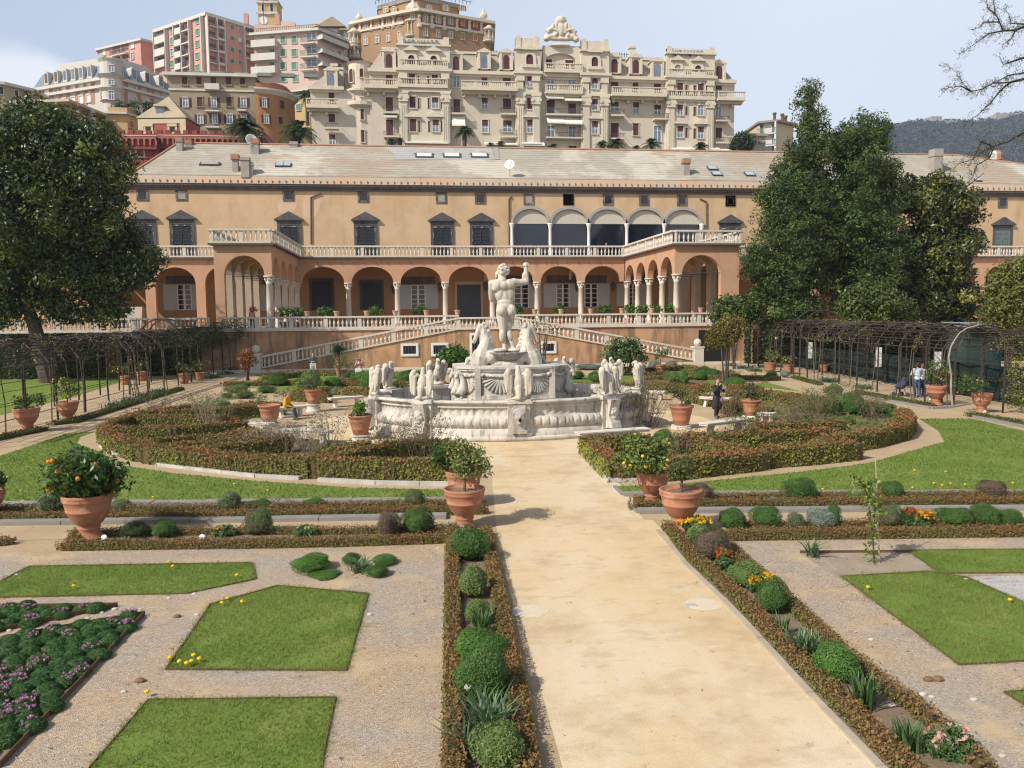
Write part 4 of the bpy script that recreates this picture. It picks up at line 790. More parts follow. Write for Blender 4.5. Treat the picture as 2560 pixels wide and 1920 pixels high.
m = MB(); a, b, c = pts; m.prism([tuple(a+np.array([.2,.3])),tuple(b+np.array([-.1,.4])),tuple(c+np.array([-.2,.3])),tuple(c+np.array([0,7])),tuple(a+np.array([0,7]))], zt, zt+.9); obj('parapet', m, mat('peach parapet', (.50,.33,.18), (.45,.3,.16), 1), t)
V, ti = clumps([((b[0]+1,b[1]+2,zt+1.3),(4,1.5,.8))],40,30,.4,.2); tag(quads('roof_garden_shrub', V, ti, leafmat('shrub leaves', (.02,.045,.012), (.045,.085,.025), (.09,.14,.04))), 'dark green shrub growing on the yellow house roof terrace', 'shrub')
t, fs_, zt, pts = block('pale_villa', 'pale house with round white roof rail behind the pyramid roof', 'Z1', [(828,640),(905,655),(1010,632)], 1, 160, 30, paleg, 8, .5, .4)
# red villa with pyramid roof
VY = 128.; zt = A('Z1',1145,722,VY)[2]; a = G('Z1',832,725,zt); b = G('Z1',1148,722,zt); c = G('Z1',1243,780,zt)
t = thing('red_villa', 'dark red villa with cream quoins and a pyramid slate roof with one dormer', 'villa', (b[0],b[1],24)); d_ = a+(c-b); ce = (a+c)/2; sh_ = .93
m = MB(); q = [tuple((ce+(p-ce)*sh_)[:2]) for p in (a,b,c,d_)]; m.prism(q, 22, zt-.1); obj('wall', m, redv, t)
ap = A('Z1',1035,592,np.mean([a[1],c[1]])); m = MB(); m.add([tuple(a),tuple(b),tuple(c),tuple(d_),(ce[0],ce[1],ap[2])], [(0,1,4),(1,2,4),(2,3,4),(3,0,4),(0,3,2,1)]); ro = obj('roof', m, tanroof, t)
m = MB(); m.M = None; fv = Face(q[0],np.array(q[1])-np.array(q[0])); u, z = fv.uz('Z1',993,712); 
pd = A('Z1',993,690,VY+2); m.box(pd[0]-.65,pd[0]+.65,pd[1]-.8,pd[1]+2.5,pd[2]-.9,pd[2]+.62); m.box(pd[0]-.9,pd[0]+.9,pd[1]-1.05,pd[1]+2.6,pd[2]+.62,pd[2]+.74); dm = obj('dormer', m, tanroof, ro); m = MB(); m.box(pd[0]-.5,pd[0]+.5,pd[1]-.86,pd[1]-.8,pd[2]-.7,pd[2]+.52); obj('window', m, bluegl, t)
for x in (912,1060): cwin(fv,t,'Z1',x-18,x+18,778,812,glass,mat('cream trim', (.55,.46,.3), (.5,.42,.28), 1),b=.3)
m = MB(); L0 = np.linalg.norm(np.array(q[1])-np.array(q[0]))
for u in (0,L0-.9): fv.box(m,u,u+.9,22,zt-.1,.002,.1)
fv.box(m,.9,L0-.9,zt-.8,zt-.1,.002,.1); obj('quoin_trim', m, MATS['cream trim'], t)
# crenellated red terrace wall
CY_ = 116.; fc = Face((0,CY_),(1,0)); t = thing('crenellated_wall', 'dark red crenellated castle-style terrace wall with white band and arched frieze', 'wall', (A('Z1',1000,880,CY_)[0],CY_,22))
def crow(x0, y0, x1, y1, f, low=None):
    u0, z1 = f.uz('Z1',x0,y0); u1, _ = f.uz('Z1',x1,y1); zb = z1-.72; m = MB()
    f.box(m,u0,u1,zb-1.35,zb,-1.5,0); f.box(m,u0,u1,zb-1.7,zb-1.35,-1.5,.12)
    f.box(m,u0,u1,zb+.1,zb+.3,-.45,.1)
    for u in np.arange(u0, u1-.5, 1.15): f.box(m,u,u+.68,zb+.3,z1+.05,-.45,.1)
    if low: f.box(m,u0,u1,low,zb-1.7,-1.5,-.6)
    o = obj('wall', m, redw, t); m = MB(); f.box(m,u0-.1,u1+.1,zb,zb+.1,-.6,.2); obj('white_band', m, whitec, t)
    m = MB(); n = int((u1-u0)/.7)
    arch_wall(m, f, u0, u1, zb-.1, [(u0+i*(u1-u0)/n+.1,u0+(i+1)*(u1-u0)/n-.1,zb-.6,.24) for i in range(n)], .002, .28)
    for i in range(n+1): f.box(m,u0+i*(u1-u0)/n-.1,u0+i*(u1-u0)/n+.1,zb-1.2,zb-.6,.002,.28)
    obj('arch_frieze', m, mat('pale red frieze', (.33,.13,.10), (.28,.1,.08), 1), t)
crow(560,798,958,798,Face((0,CY_-1.5),(1,0)),14); crow(962,800,1600,800,fc,14)
p0 = A('Z1',1602,792,CY_); p1 = A('Z1',1725,885,CY_+14); crow(1604,795,1720,850,Face(p0,(p1-p0)[:2]),20)
fr = Face((0,CY_-1.2),(1,0))
for i, (x0, x1) in enumerate(((775,800),(812,832),(845,885))): cwin(Face((0,CY_-.85),(1,0)),t,'Z1',x0,x1,895,962,orange_sh if i < 2 else palepink,mat('cream trim', (.55,.46,.3)),b=.18)
cwin(Face((0,CY_-.85),(1,0)),t,'Z1',893,935,900,970,mat('blue grey panel', (.17,.19,.22), (.2,.22,.25), 1),redw,b=.1)
# building between the brown house and the hotel
t, fs_, zt, pts = block('narrow_yellow_house', 'narrow yellow house between the brown tenement and the grand hotel', 'Z1', [(1780,560),(1900,545),(1960,560)], 1, 170, 26, yellow, 8, .5, .4)
for y in (580,660): cwin(fs_[0],t,'Z1',1822,1848,y-16,y+18,green_sh,whitec,b=.1)
# ---------------- ochre palazzo behind the hotel
OB = 185.; t, fs_, zt, pts = block('ochre_palazzo', 'brown ochre apartment palazzo with orange shutters, corner turrets and roof statues', 'Z2', [(498,205),(962,112),(1092,88),(1752,198)], 1, OB, 40, ochreb, 18, .9, .6, roofm=hb2)
L_, M_, R_ = fs_
for x, y in ((607,248),(710,232),(816,217),(918,203)):
    for dy in (0,128): cwin(L_,t,'Z2',x-15,x+15,y+dy-34,y+dy+34,bluegl,hb2,sh=orange_sh,b=.1)
for i, (x, y) in enumerate(((1158,172),(1273,182),(1388,194),(1500,206),(1615,216))):
    for dy in (0,130): cwin(R_,t,'Z2',x-16,x+16,y+dy-34,y+dy+34,bluegl if i < 3 else orange_sh,hb2,sh=orange_sh if i < 3 else None,b=.1)
cwin(M_,t,'Z2',1022,1058,140,178,bluegl,hb2,b=.15)
for f, xs, sl_ in ((L_,(555,660,765,865),-.145),(R_,(1100,1215,1330,1445,1560,1670),.105)):
    for x in xs:
        y = (285 if f is L_ else 235)+(x-xs[0])*sl_; u, z = f.uz('Z2',x,y); m = MB(); m.ball(f.pt(u,z,.1),(.6,.25,.5),8,6); f.box(m,u-.28,u+.28,z+.4,z+1.9,.014,.2); m.ball(f.pt(u,z+2.,.2),(.42,.3,.42),8,6); obj('stucco_ornament', m, hb2, t)
    u0, z = f.uz('Z2',500 if f is L_ else 1095,300 if f is L_ else 215); u1, _ = f.uz('Z2',960 if f is L_ else 1750,200); m = MB(); f.box(m,u0,u1,z-.2,z+.25,.004,.3); obj('string_course', m, hb2, t)
    m = MB(); za_ = zt-2.6; f.box(m,u0+.1,u1-.1,za_,zt-.7,.001,.012); obj('brick_band', m, mat('dark brick', (.26,.09,.07), (.22,.08,.06), 1), t)
at = [np.array(p) for p in pts]; ca = np.mean(at, axis=0)+np.array([0,8]); m = MB(); q = [p+(ca-p)*.25 for p in at]; q2 = [tuple(q[0]+np.array([2,0])),tuple(q[1]),tuple(q[2]),tuple(q[3]-np.array([3,0])),(q[3][0]-3,q[3][1]+9),(q[0][0]+2,q[0][1]+9)]
za_ = A('Z2',1200,25,q[1][1])[2]; m.prism(q2, zt, za_); obj('attic_storey', m, ochreb, t); m = MB(); m.prism([tuple(np.array(p)+(np.array(p)-ca)*.04) for p in q2], za_, za_+.9); obj('attic_roof', m, flatroof, t)
fA = Face(q[2],q[3]-q[2]); fB = Face(q[0],q[1]-q[0])
for x in (1190,1345,1495): cwin(fA,t,'Z2',x-17,x+17,50,100,bluegl,hb2,sh=orange_sh,b=.1)
for x in (790,865): cwin(fB,t,'Z2',x-14,x+14,68,110,bluegl,hb2,sh=orange_sh,b=.1)
for x, y0, y1, dd in ((505,290,545,3.0),(1030,185,352,0),(1738,262,400,3.5)):
    py = pts[1][1] if x == 1030 else (pts[0][1]-.3 if x == 505 else pts[3][1]-.3); zz1 = A('Z2',x,y0,py)[2]; zz0 = A('Z2',x,y1,py)[2]; c = A('Z2',x,y1,py); m = MB()
    nl = 2 if x == 505 else 1; hgt = (zz1-zz0)/nl
    for j in range(nl):
        z_ = zz0+j*hgt; m.lathe([(1.1,0),(1.45,.25),(1.45,.45),(1.1,.45)], (c[0],c[1],z_), 14); m.lathe([(.55,.45),(.55,hgt)], (c[0],c[1],z_), 10); m.lathe([(1.2,hgt-.7),(1.5,hgt-.45),(1.5,hgt-.2),(1.0,hgt)], (c[0],c[1],z_), 14)
        for a in np.arange(0, 2*PI, PI/4): m.lathe([(.11,.45),(.1,hgt-.7)], (c[0]+1.2*math.cos(a),c[1]+1.2*math.sin(a),z_), 6)
        for a in np.arange(0, 2*PI, PI/16): m.box(c[0]+1.3*math.cos(a)-.04,c[0]+1.3*math.cos(a)+.04,c[1]+1.3*math.sin(a)-.04,c[1]+1.3*math.sin(a)+.04,z_+.45,z_+1.2)
    m.lathe([(1.0,zz1),(.7,zz1+.5),(.2,zz1+.8)], (c[0],c[1],0), 14); obj('turret', m, hb2, t)
for x, y0, y1, w in ((545,95,180,.85),(1042,0,85,1.7),(1692,65,160,1.0)):
    py = pts[1][1]+.8 if x == 1042 else (pts[0][1]+1 if x == 545 else pts[3][1]+1); a, b = A('Z2',x,y0,py), A('Z2',x,y1,py); h = a[2]-b[2]; pr = [('e',(b[0],py,b[2]+h*.2),(w,.6,h*.25)),('c',(b[0],py,b[2]),(b[0],py,b[2]+h*.75),w*.5,w*.28),('e',(b[0],py,b[2]+h*.9),(w*.25,w*.25,h*.1)),('c',(b[0]-w*.7,py,b[2]),(b[0]-w*.4,py,b[2]+h*.5),w*.3,w*.2),('c',(b[0]+w*.7,py,b[2]),(b[0]+w*.45,py,b[2]+h*.5),w*.3,w*.2)]
    blob('roof_sculpture', pr, hb2, .25, 1, t)
m = MB()
for f, x0, x1 in ((fA,1090,1590),(fB,695,1050)):
    u0 = f.uz('Z2',x0,30)[0]; u1 = f.uz('Z2',x1,30)[0]; f.box(m,u0,u1,za_+1.6,za_+1.68,-.1,0)
    for u in np.arange(u0,u1,.9): f.box(m,u-.05,u+.05,za_+.9,za_+1.6,-.1,0)
obj('roof_railing', m, darkst, t)
# gabled church roofs
t = thing('gabled_church', 'pale church with tan gabled roofs between the flats and the ochre palazzo', 'church', (A('Z2',380,300,225)[0],225,50)); m = MB(); a = A('Z2',180,255,225); b = A('Z2',405,250,225); pk = A('Z2',370,165,225); m.box(a[0],b[0],225,240,50,a[2]-.1); m.box(b[0]+.05,b[0]+14,223,240,50,A('Z2',450,265,223)[2]); obj('wall', m, paleg, t)
m = MB(); m.add([(a[0]-1,224,a[2]),(b[0]+.5,224,b[2]),(b[0]+.5,241,b[2]),(a[0]-1,241,a[2]),(pk[0]-2,224,pk[2]),(pk[0]-18,241,pk[2])],[(0,1,4),(1,2,5,4),(2,3,5),(3,0,4,5),(0,3,2,1)]); e = A('Z2',345,270,222); e2 = A('Z2',500,200,235); m.add([(e[0],222,e[2]),(e[0]+17,222,e[2]),(e[0]+17,237,e2[2]),(e[0]+4,237,e2[2]),(e[0],239,e[2]),(e[0]+17,239,e[2])],[(0,1,2,3),(1,5,2),(5,4,3,2),(4,0,3),(0,4,5,1)]); obj('roof', m, tanroof, t)
# house with green shutters at the right
t, fs_, zt, pts = block('green_shutter_house', 'cream house with green shutters and white balconies beside the conifer', 'Z4', [(108,1010),(278,890),(408,876),(535,905)], 1, 160, 18, mat('cream plaster', (.55,.45,.29), (.5,.41,.26), .4), 10, .7, .4, 'house', roofm=mat('brown eaves', (.3,.25,.2), (.25,.2,.17), 1))
f = fs_[1]
for y in (935,1022,1090):
    u0, z1 = f.uz('Z4',284,y-36); u1, z0 = f.uz('Z4',404,y+30); m = MB(); f.box(m,u0,u1,z0,z1,.002,.05); obj('white_wall', m, whitew, t)
    for x0, x1 in ((290,316),(378,402)): cwin(Face(f.o+f.n*.055,f.d),t,'Z4',x0,x1,y-30,y+28,green_sh if (y,x0) != (1022,378) else bluegl,whitew,b=.08)
    balcony(f,t,'Z4',280,408,y+8,y+34,1.0,whitec)
u, z = f.uz('Z4',406,950); m = MB(); f.box(m,u-.15,u+.15,18,zt-.4,.05,.9); obj('balcony_fin', m, whitew, t)
for x, h in ((428,1.8),(485,1.6),(510,1.2),(500,1.0)): p = G('Z4',x,880,zt); m = MB(); m.lathe([(.35,0),(.3,h),(.45,h),(.4,h+.3)], (p[0],p[1]+2,zt), 8); obj('chimney', m, brown, t)
m = MB(); p = A('Z4',250,1000,150); m.box(p[0]-2.2,p[0]+2.2,150,153,15,A('Z4',250,990,150)[2]); m.box(p[0]-2.5,p[0]+2.5,149.6,153.4,A('Z4',250,990,150)[2],A('Z4',250,985,150)[2]+.3)
for i in range(6): m.box(p[0]-2.2+i*.8,p[0]-1.8+i*.8,149.6,150,A('Z4',250,1045,150)[2],A('Z4',250,1030,150)[2])
t2 = thing('stone_turret', 'grey stone turret with corbels standing before the green shutter house', 'turret', (p[0],150,15)); obj('wall', m, mat('grey stone block', (.34,.30,.25), (.28,.25,.2), 1), t2)
t = thing('brick_roofed_house', 'low house with brick red roof and two clay chimneys beyond the palace', 'house', (A('Z4',2150,1250,135)[0],135,10)); m = MB(); a = A('Z4',2050,1240,135); m.box(a[0],a[0]+40,135,150,8,a[2]-1); obj('wall', m, orangep, t); m = MB(); zz = A('Z4',2212,1215,140)[2]; m.add([(a[0]-1,134.5,a[2]-1),(a[0]+41,134.5,a[2]-.6),(a[0]+41,142,zz+1.2),(a[0]+6,142,zz+.6),(a[0]-1,150,a[2]-1),(a[0]+41,150,a[2]-1)],[(0,1,2,3),(3,2,5,4),(0,3,4),(1,5,2),(0,4,5,1)]); obj('roof', m, mat('brick red tiles', (.33,.12,.075), (.27,.1,.06), 1), t)
for x in (2003,2033): c = A('Z4',x,1215,136); m = MB(); m.box(c[0]-.5,c[0]+.5,136,137,8,A('Z4',x,1160,136)[2]); m.lathe([(.75,0),(.75,1.0),(.5,1.6)],(c[0],136.5,A('Z4',x,1160,136)[2]),8); obj('chimney', m, whitec if x == 2003 else terrac, t)
# ---------------- far wooded ridge with old forts
HYF = 1500.
prof = [(-2200,1300),(-400,1250),(300,1120),(700,1010),(1000,950),(1160,930),(1280,915),(1400,888),(1500,880),(1700,882),(1800,890),(1920,880),(2010,862),(2120,828),(2250,822),(2500,800),(3000,760),(3800,900)]
X_ = np.array([A('Z4',x,y,HYF)[0] for x, y in prof]); Zr = np.array([A('Z4',x,y,HYF)[2] for x, y in prof]); nx, ny = 150, 34; xs_ = np.linspace(X_[0],X_[-1],nx); ridge = np.interp(xs_,X_,Zr); vs_ = []; fs2 = []
for j in range(ny):
    t_ = j/(ny-1); y = 620+(HYF-620)*t_
    for i in range(nx): vs_.append((xs_[i]*(.6+.4*t_), y, max(-2,(ridge[i]-(-2))*t_**1.25-2+(1-t_)*t_*4*9*(math.sin(i*.35+j*.3)+math.sin(i*.13-j*.5+1)*1.3))))
for j in range(ny-1):
    for i in range(nx-1): fs2.append((j*nx+i,j*nx+i+1,(j+1)*nx+i+1,(j+1)*nx+i))
m = MB(); m.add(vs_,fs2); hill = tag(obj('hill', m, mat('wooded hill', (.035,.05,.022), (.06,.065,.03), .012, lay=[((.09,.085,.05), .006, .55, .7, None, .8), ((.085,.06,.05), .02, .55, .75, None, .6)]), smooth=True), kind='structure')
va = np.array(vs_).reshape(ny,nx,3); n = 26000; jj = rng.random(n)**.7*(ny-1.01); ii = rng.uniform(nx*.42,nx*.96,n); j0 = jj.astype(int); i0 = ii.astype(int); P_ = va[j0,i0]+(va[np.minimum(j0+1,ny-1),i0]-va[j0,i0])*(jj-j0)[:,None]+(va[j0,np.minimum(i0+1,nx-1)]-va[j0,i0])*(ii-i0)[:,None]
K = 6; C = P_[:,None]+rng.normal(size=(n,K,3))*np.array([2.6,2.6,1.6])+np.array([0,0,2.8]); ti = (rng.random(n)[:,None]*.6+rng.random((n,K))*.4)
tag(quads('woodland', leaves(C.reshape(-1,3),2.2,np.tile(np.array([0,-.5,.8]),(n*K,1)),.9,.8), ti.reshape(-1), leafmat('woodland leaves', (.022,.035,.018), (.05,.055,.03), (.10,.085,.055), .9, .1, .1)), kind='stuff')
for lab, x0, x1, yt, yb, nm in (('ruined stone fort with a square keep on the wooded ridge',1495,1572,868,915,'fort'),('long low fort wall of pale stone along the ridge top',1572,1715,873,905,'fort'),('broad stone fort crowning the highest part of the ridge',2012,2240,818,872,'fort')):
    a = A('Z4',x0,yt,HYF-20); b = A('Z4',x1,yb,HYF-20); t = thing(nm, lab, 'fort', (a[0],HYF-20,b[2])); m = MB(); h = a[2]-b[2]; m.box(a[0],b[0],HYF-20,HYF+20,b[2]-25,a[2]-h*.18)
    for u in np.arange(a[0],b[0]-6,14): m.box(u,u+8,HYF-20.5,HYF-14,a[2]-h*.18,a[2])
    obj('wall', m, mat('fort stone', (.36,.31,.25), (.28,.24,.19), .05), t)
    if nm == 'fort' and x0 == 1495: m = MB(); c = (a[0]+b[0])/2+10; m.box(c-9,c+13,HYF-21,HYF,b[2],a[2]+6); obj('keep', m, MATS['fort stone'], t)
# ------------------------------------------------------------------ fountain
fm = mat('fountain marble', (.57,.525,.455), (.48,.435,.37), 1.1, lay=[((.30,.27,.24), 1.8, .50, .66, (1,1,.4), .7), ((.20,.19,.17), .9, .52, .66, (1,1,.35), .5), ((.46,.37,.26), 1.0, .60, .74, None, .4), ((.15,.14,.125), 5, .55, .66, (1,1,.2), .75)], bump=.6, bscale=16, rough=.85)
sm = mat('statue marble', (.54,.49,.41), (.47,.42,.34), 1.6, lay=[((.22,.20,.17), 4, .52, .66, (1,1,.3), .6)], bump=.6, bscale=24, rough=.85)
gm = mat('mossy grey marble', (.27,.25,.22), (.17,.16,.145), 3, lay=[((.42,.39,.34), 6, .55, .7, (1,1,.4), .7)], bump=.3, bscale=16)
fx, fy, RX, RY = 3.8, 31.9, 5.2, 3.55
foun = thing('fountain', 'large oval white marble fountain basin with masks, carved panels and shell drum', 'fountain', (fx,fy,0))
ky = RY/RX
def gad(z0, z1, amp, n):
    return lambda j, a: 0
ring = [(5.65,0),(5.65,.14),(5.62,.17),(5.5,.18),(5.5,.20),(5.46,.40),(5.38,.44),(5.36,.47),(5.42,.5),(5.5,.58),(5.54,.68),(5.5,.79),(5.38,.86),(5.3,.88),(5.28,.91),(5.26,.95),(5.25,1.15),(5.27,1.18),(5.33,1.2),(5.33,1.24),(5.28,1.26),(5.3,1.32),(5.42,1.35),(5.47,1.39),(5.45,1.44),(5.4,1.46),(5.05,1.46),(4.98,1.42),(4.95,.6)]
def fl(j, a):
    q = abs(math.sin(a*55))
    if 8 <= j <= 11: return -.10*(1-q)**3*(1 if j > 8 else .4)
    if 15 <= j <= 16: return -.05*(1 if (a*55/PI) % 1 < .42 else 0)
    return 0
m = MB(); m.lathe(ring, (fx,fy,0), 880, 1, ky, fl=fl); obj('basin', m, fm, foun, True)
m = MB(); m.add([(fx+4.96*math.cos(2*PI*i/64),fy+4.96*ky*math.sin(2*PI*i/64),.86) for i in range(64)],[tuple(range(64))]); obj('water', m, mat('fountain water', (.05,.06,.05), (.07,.08,.06), 2, rough=.08, spec=.6), foun)
ped = [(3.75,28.4),(.5,29.25),(-1.3,31.1),(-.85,33.5),(1.1,35.),(3.9,35.4),(6.65,34.9),(8.3,33.5),(8.75,30.8),(7.1,29.25)]
eag_lab = ['marble eagle statue with spread wings on the front mask pedestal of the fountain','marble eagle statue on the scroll pedestal between the front mask and the orange-potted side','marble eagle statue at the western end of the fountain basin with drooping wings','marble eagle statue just behind the western end eagle, its beak turned inward','marble eagle statue on the back rim, hidden partly by the drum dolphins','marble eagle statue on the back rim behind the drum','marble eagle statue with one open wing on the back rim beside the drum','marble eagle statue on the back rim beside the eastern end, between two others','marble eagle statue at the eastern end of the fountain basin with hunched wings','marble eagle statue at the front above the bare rose bush by the fountain']
pr = [('e',(0,0,.05),(.3,.26,.09))]
for s in (-1,1):
    pr += [('c',(s*.1,0,.05),(s*.13,.0,.4),.07,.11),('c',(s*.1,.02,.05),(s*.12,.17,.04),.05,.03),('e',(s*.33,-.03,.93),(.12,.14,.15)),('c',(s*.2,0,.86),(s*.36,-.04,.9),.075,.10),('c',(s*.36,-.06,.9),(s*.36,-.12,.2),.12,.05),('c',(s*.45,-.05,.86),(s*.43,-.1,.38),.07,.045),('c',(s*.27,-.08,.8),(s*.27,-.14,.16),.08,.045),('c',(s*.4,-.1,.8),(s*.41,-.15,.28),.06,.04)]
pr += [('e',(0,0,.56),(.19,.18,.3)),('e',(0,.06,.72),(.15,.15,.18)),('c',(0,.03,.8),(0,.06,1.02),.115,.09),('e',(0,.09,1.08),(.085,.115,.085)),('c',(0,.17,1.08),(0,.245,1.03),.045,.02),('c',(0,-.1,.4),(0,-.2,.08),.13,.1)]
eag = None; used = set()
for i, (x, y) in enumerate(ped):
    a = math.atan2((y-fy)/RY, (x-fx)/RX); px_, py_ = fx+5.32*math.cos(a), fy+5.32*ky*math.sin(a); nr = Vector((math.cos(a)/RX, math.sin(a)/RY)).normalized(); rz = math.atan2(nr.y,nr.x)+PI/2
    M = Matrix.Translation((px_,py_,0)) @ Matrix.Rotation(rz,4,'Z'); m = MB(); m.M = M
    m.box(-.44,.44,-.2,.42,.16,.30); m.box(-.40,.40,-.14,.40,.30,1.36); m.box(-.47,.47,-.22,.46,1.36,1.44); m.box(-.44,.44,-.18,.44,1.44,1.5)
    if i == 0: m.box(-.27,.27,-.3,-.14,.3,.42); m.box(-.22,.22,-.26,-.14,.42,1.3)
    else:
        for z0, z1, d0, d1 in ((.3,.5,.36,.3),(.5,.75,.3,.15),(.75,1.05,.15,.22),(1.05,1.36,.22,.3)): m.hexa([(-.24,-.14-d0,z0),(.24,-.14-d0,z0),(.24,-.14,z0),(-.24,-.14,z0),(-.24,-.14-d1,z1),(.24,-.14-d1,z1),(.24,-.14,z1),(-.24,-.14,z1)])
    o = obj('pedestal', m, fm, foun)
    if i in (0,1,2,8,9):
        big = i == 0; q = [('e',(0,-.28,.92),(.19,.16,.27)),('e',(0,-.40,.93),(.05,.07,.06)),('c',(-.1,-.38,1.01),(.1,-.38,1.01),.045,.045),('e',(-.11,-.36,.86),(.07,.06,.07)),('e',(.11,-.36,.86),(.07,.06,.07)),('e',(0,-.33,.69),(.1,.09,.08))]
        for k in range(14): t = PI*k/13; q.append(('e',(.19*math.cos(t),-.3,1.05+.12*math.sin(t)),(.06,.07,.06)))
        b = blob('mask', [(p[0],tuple(M @ Vector(p[1])),*([tuple(M @ Vector(p[2]))]+list(p[3:]) if p[0] == 'c' else p[2:])) for p in q], fm if not big else mat('grey mask stone', (.42,.39,.36), (.34,.31,.29), 4), .025, 2, o)
        if big: m = MB(); c = M @ Vector((0,-.425,.8)); m.ball(tuple(c),(.055,.04,.075),10,8); obj('mouth', m, mat('dark hole', (.012,.01,.01)), o)
    if eag is None: eag = blob('eagle_statue', pr, sm, .018, 1); eag['label'] = ''
    inst(eag, used, (px_,py_,1.5), rz+(0 if i not in (6,3,7) else .3), 1.0 if i not in (0,) else 1.05, eag_lab[i], 'marble eagles around the basin rim', 'statue')
# inner drum with shell reliefs
dp = [(2.5,30.65),(4.2,30.3),(5.35,30.6),(6.05,31.3),(6.05,33.2),(4.9,34.2),(2.9,34.2),(1.8,33.2),(1.8,31.3)]
def grow(p, k): return [(3.9+(x-3.9)*k, 32.2+(y-32.2)*k) for x, y in p]
m = MB()
for k, z0, z1 in ((1.1,.5,1.3),(1.05,1.3,1.42),(1.0,1.42,2.36),(1.045,2.36,2.44),(1.07,2.44,2.52)): m.prism(grow(dp,k), z0, z1)
for x, y in dp:
    c = (3.9+(x-3.9)*1.015, 32.2+(y-32.2)*1.015); m.prism([(c[0]-.11,c[1]-.11),(c[0]+.11,c[1]-.11),(c[0]+.11,c[1]+.11),(c[0]-.11,c[1]+.11)], 1.3, 2.515)
obj('drum', m, fm, foun)
for a, b in ((0,1),(1,2),(2,3),(8,0)):
    p, q = np.array(dp[a]), np.array(dp[b]); f = Face(p, q-p); L_ = np.linalg.norm(q-p); c = L_/2; m = MB()
    for i in range(13):
        t = PI*(.04+.92*i/12); e = (c-(L_*.40)*math.cos(t), 2.16-.62*math.sin(t)); m.cap(f.pt(c,2.14,.02), f.pt(e[0],e[1],.015), .035, .065, 6)
    m.tube([f.pt(c-L_*.38,2.22,.06),f.pt(c,2.16,.08),f.pt(c+L_*.38,2.22,.06)], .07, 8)
    for s in (-1,1): m.tube([f.pt(c+s*L_*.38,2.22,-.02),f.pt(c+s*L_*.38,2.22,.14)], .09, 10)
    obj('shell_relief', m, fm, foun, True)
for cx_, cy_, s in ((1.75,31.2,-1),(1.95,30.95,-1),(6.1,31.2,1),(1.75,33.3,-1),(6.1,33.3,1)):
    q = [('c',(cx_+s*.1,cy_-.05,1.5),(cx_+s*.22,cy_-.1,1.52),.14,.08),('e',(cx_+s*.06,cy_-.02,1.6),(.2,.17,.17)),('c',(cx_+s*.02,cy_,1.65),(cx_+s*.0,cy_,1.95),.17,.12),('c',(cx_,cy_,1.95),(cx_+s*.08,cy_,2.22),.12,.08),('c',(cx_+s*.08,cy_,2.22),(cx_+s*.22,cy_,2.28),.08,.07),('c',(cx_+s*.22,cy_,2.28),(cx_+s*.27,cy_,2.12),.07,.08)]
    blob('dolphin', q, fm, .03, 2, foun)
k_ = .00251; YN = 32.
st0 = A('S1',670,1520,YN)
def S(x, y, d=0.): return (st0[0]+(x-670)*k_, YN-d*k_, st0[2]+(1520-y)*k_)
zb = S(0,1545)[2]
m = MB(); m.lathe([(.12,-.5),(.16,-.42),(.34,-.36),(.56,-.27),(.74,-.14),(.84,-.02),(.88,.03),(.83,.05),(.6,-.05),(.01,-.07)], (st0[0]+.03,YN,zb), 144, 1, .9, fl=lambda j, a: .045*abs(math.sin(a*9))-.02 if 2 <= j <= 7 else 0); bw = obj('shell_bowl', m, gm, foun, True)
pr = [('c',S(450+i*70,1660,-60),S(440+i*75,1740,-80),.13,.16) for i in range(8)]+[('e',S(680,1720,40),(.75,.5,.2))]
blob('carved_rockwork', pr, fm, .04, 2, foun)
def horse(mir):
    X = (lambda x: x) if not mir else (lambda x: 1345-x); P_ = lambda x, y, d=0: S(X(x),y,d)
    q = [('c',P_(262,1120),P_(195,1275,-20),.135,.095),('c',P_(195,1275,-20),P_(158,1365,-25),.095,.085),('e',P_(275,1115),(.14,.12,.12)),('c',P_(310,1130),P_(352,1340,30),.14,.19),('c',P_(352,1340,30),P_(275,1600,40),.2,.35),('c',P_(260,1600,40),P_(230,1720,40),.38,.36),('c',P_(310,1090,-30),P_(325,1045,-30),.04,.015),('c',P_(300,1090,40),P_(310,1040,40),.04,.015),('c',P_(190,1620,-60),P_(60,1640,-90),.13,.09),('c',P_(60,1640,-90),P_(30,1740,-90),.09,.08),('c',P_(420,1600,80),P_(520,1700,60),.3,.2)]
    for i in range(26):
        t = i/25; x = 335+95*math.sin(t*2.2)+8*rnd.gauss(0,1); y = 1075+t*400; q.append(('e',P_(x+20*math.sin(i*2.1),y,rnd.uniform(-40,40)),(.075,.09,.06)))
    for i in range(8): q.append(('e',P_(430+rnd.uniform(-40,60),1400+rnd.uniform(0,120),rnd.uniform(-30,30)),(.1,.1,.09)))
    return blob('sea_horse', q, fm, .028, 3, foun)
horse(False); horse(True)
m = MB(); c = G('F1',1170,1262); m.lathe([(.95,0),(1.0,.1),(1.05,.2),(.98,.21),(.9,.12),(.01,.1)], (c[0],c[1]+.75,0), 28, 1, .62, a0=PI, a1=2*PI); obj('overflow_trough', m, fm, foun)
m = MB(); m.lathe([(.28,0),(.36,.12),(.42,.26),(.36,.28),(.01,.2)], (c[0],c[1]+.35,.01), 64, 1.05, .8, fl=lambda j, a: .05*abs(math.sin(a*6))); m.box(c[0]-.3,c[0]+.3,c[1]-.15,c[1]+.02,0,.07); obj('shell_step', m, fm, foun)
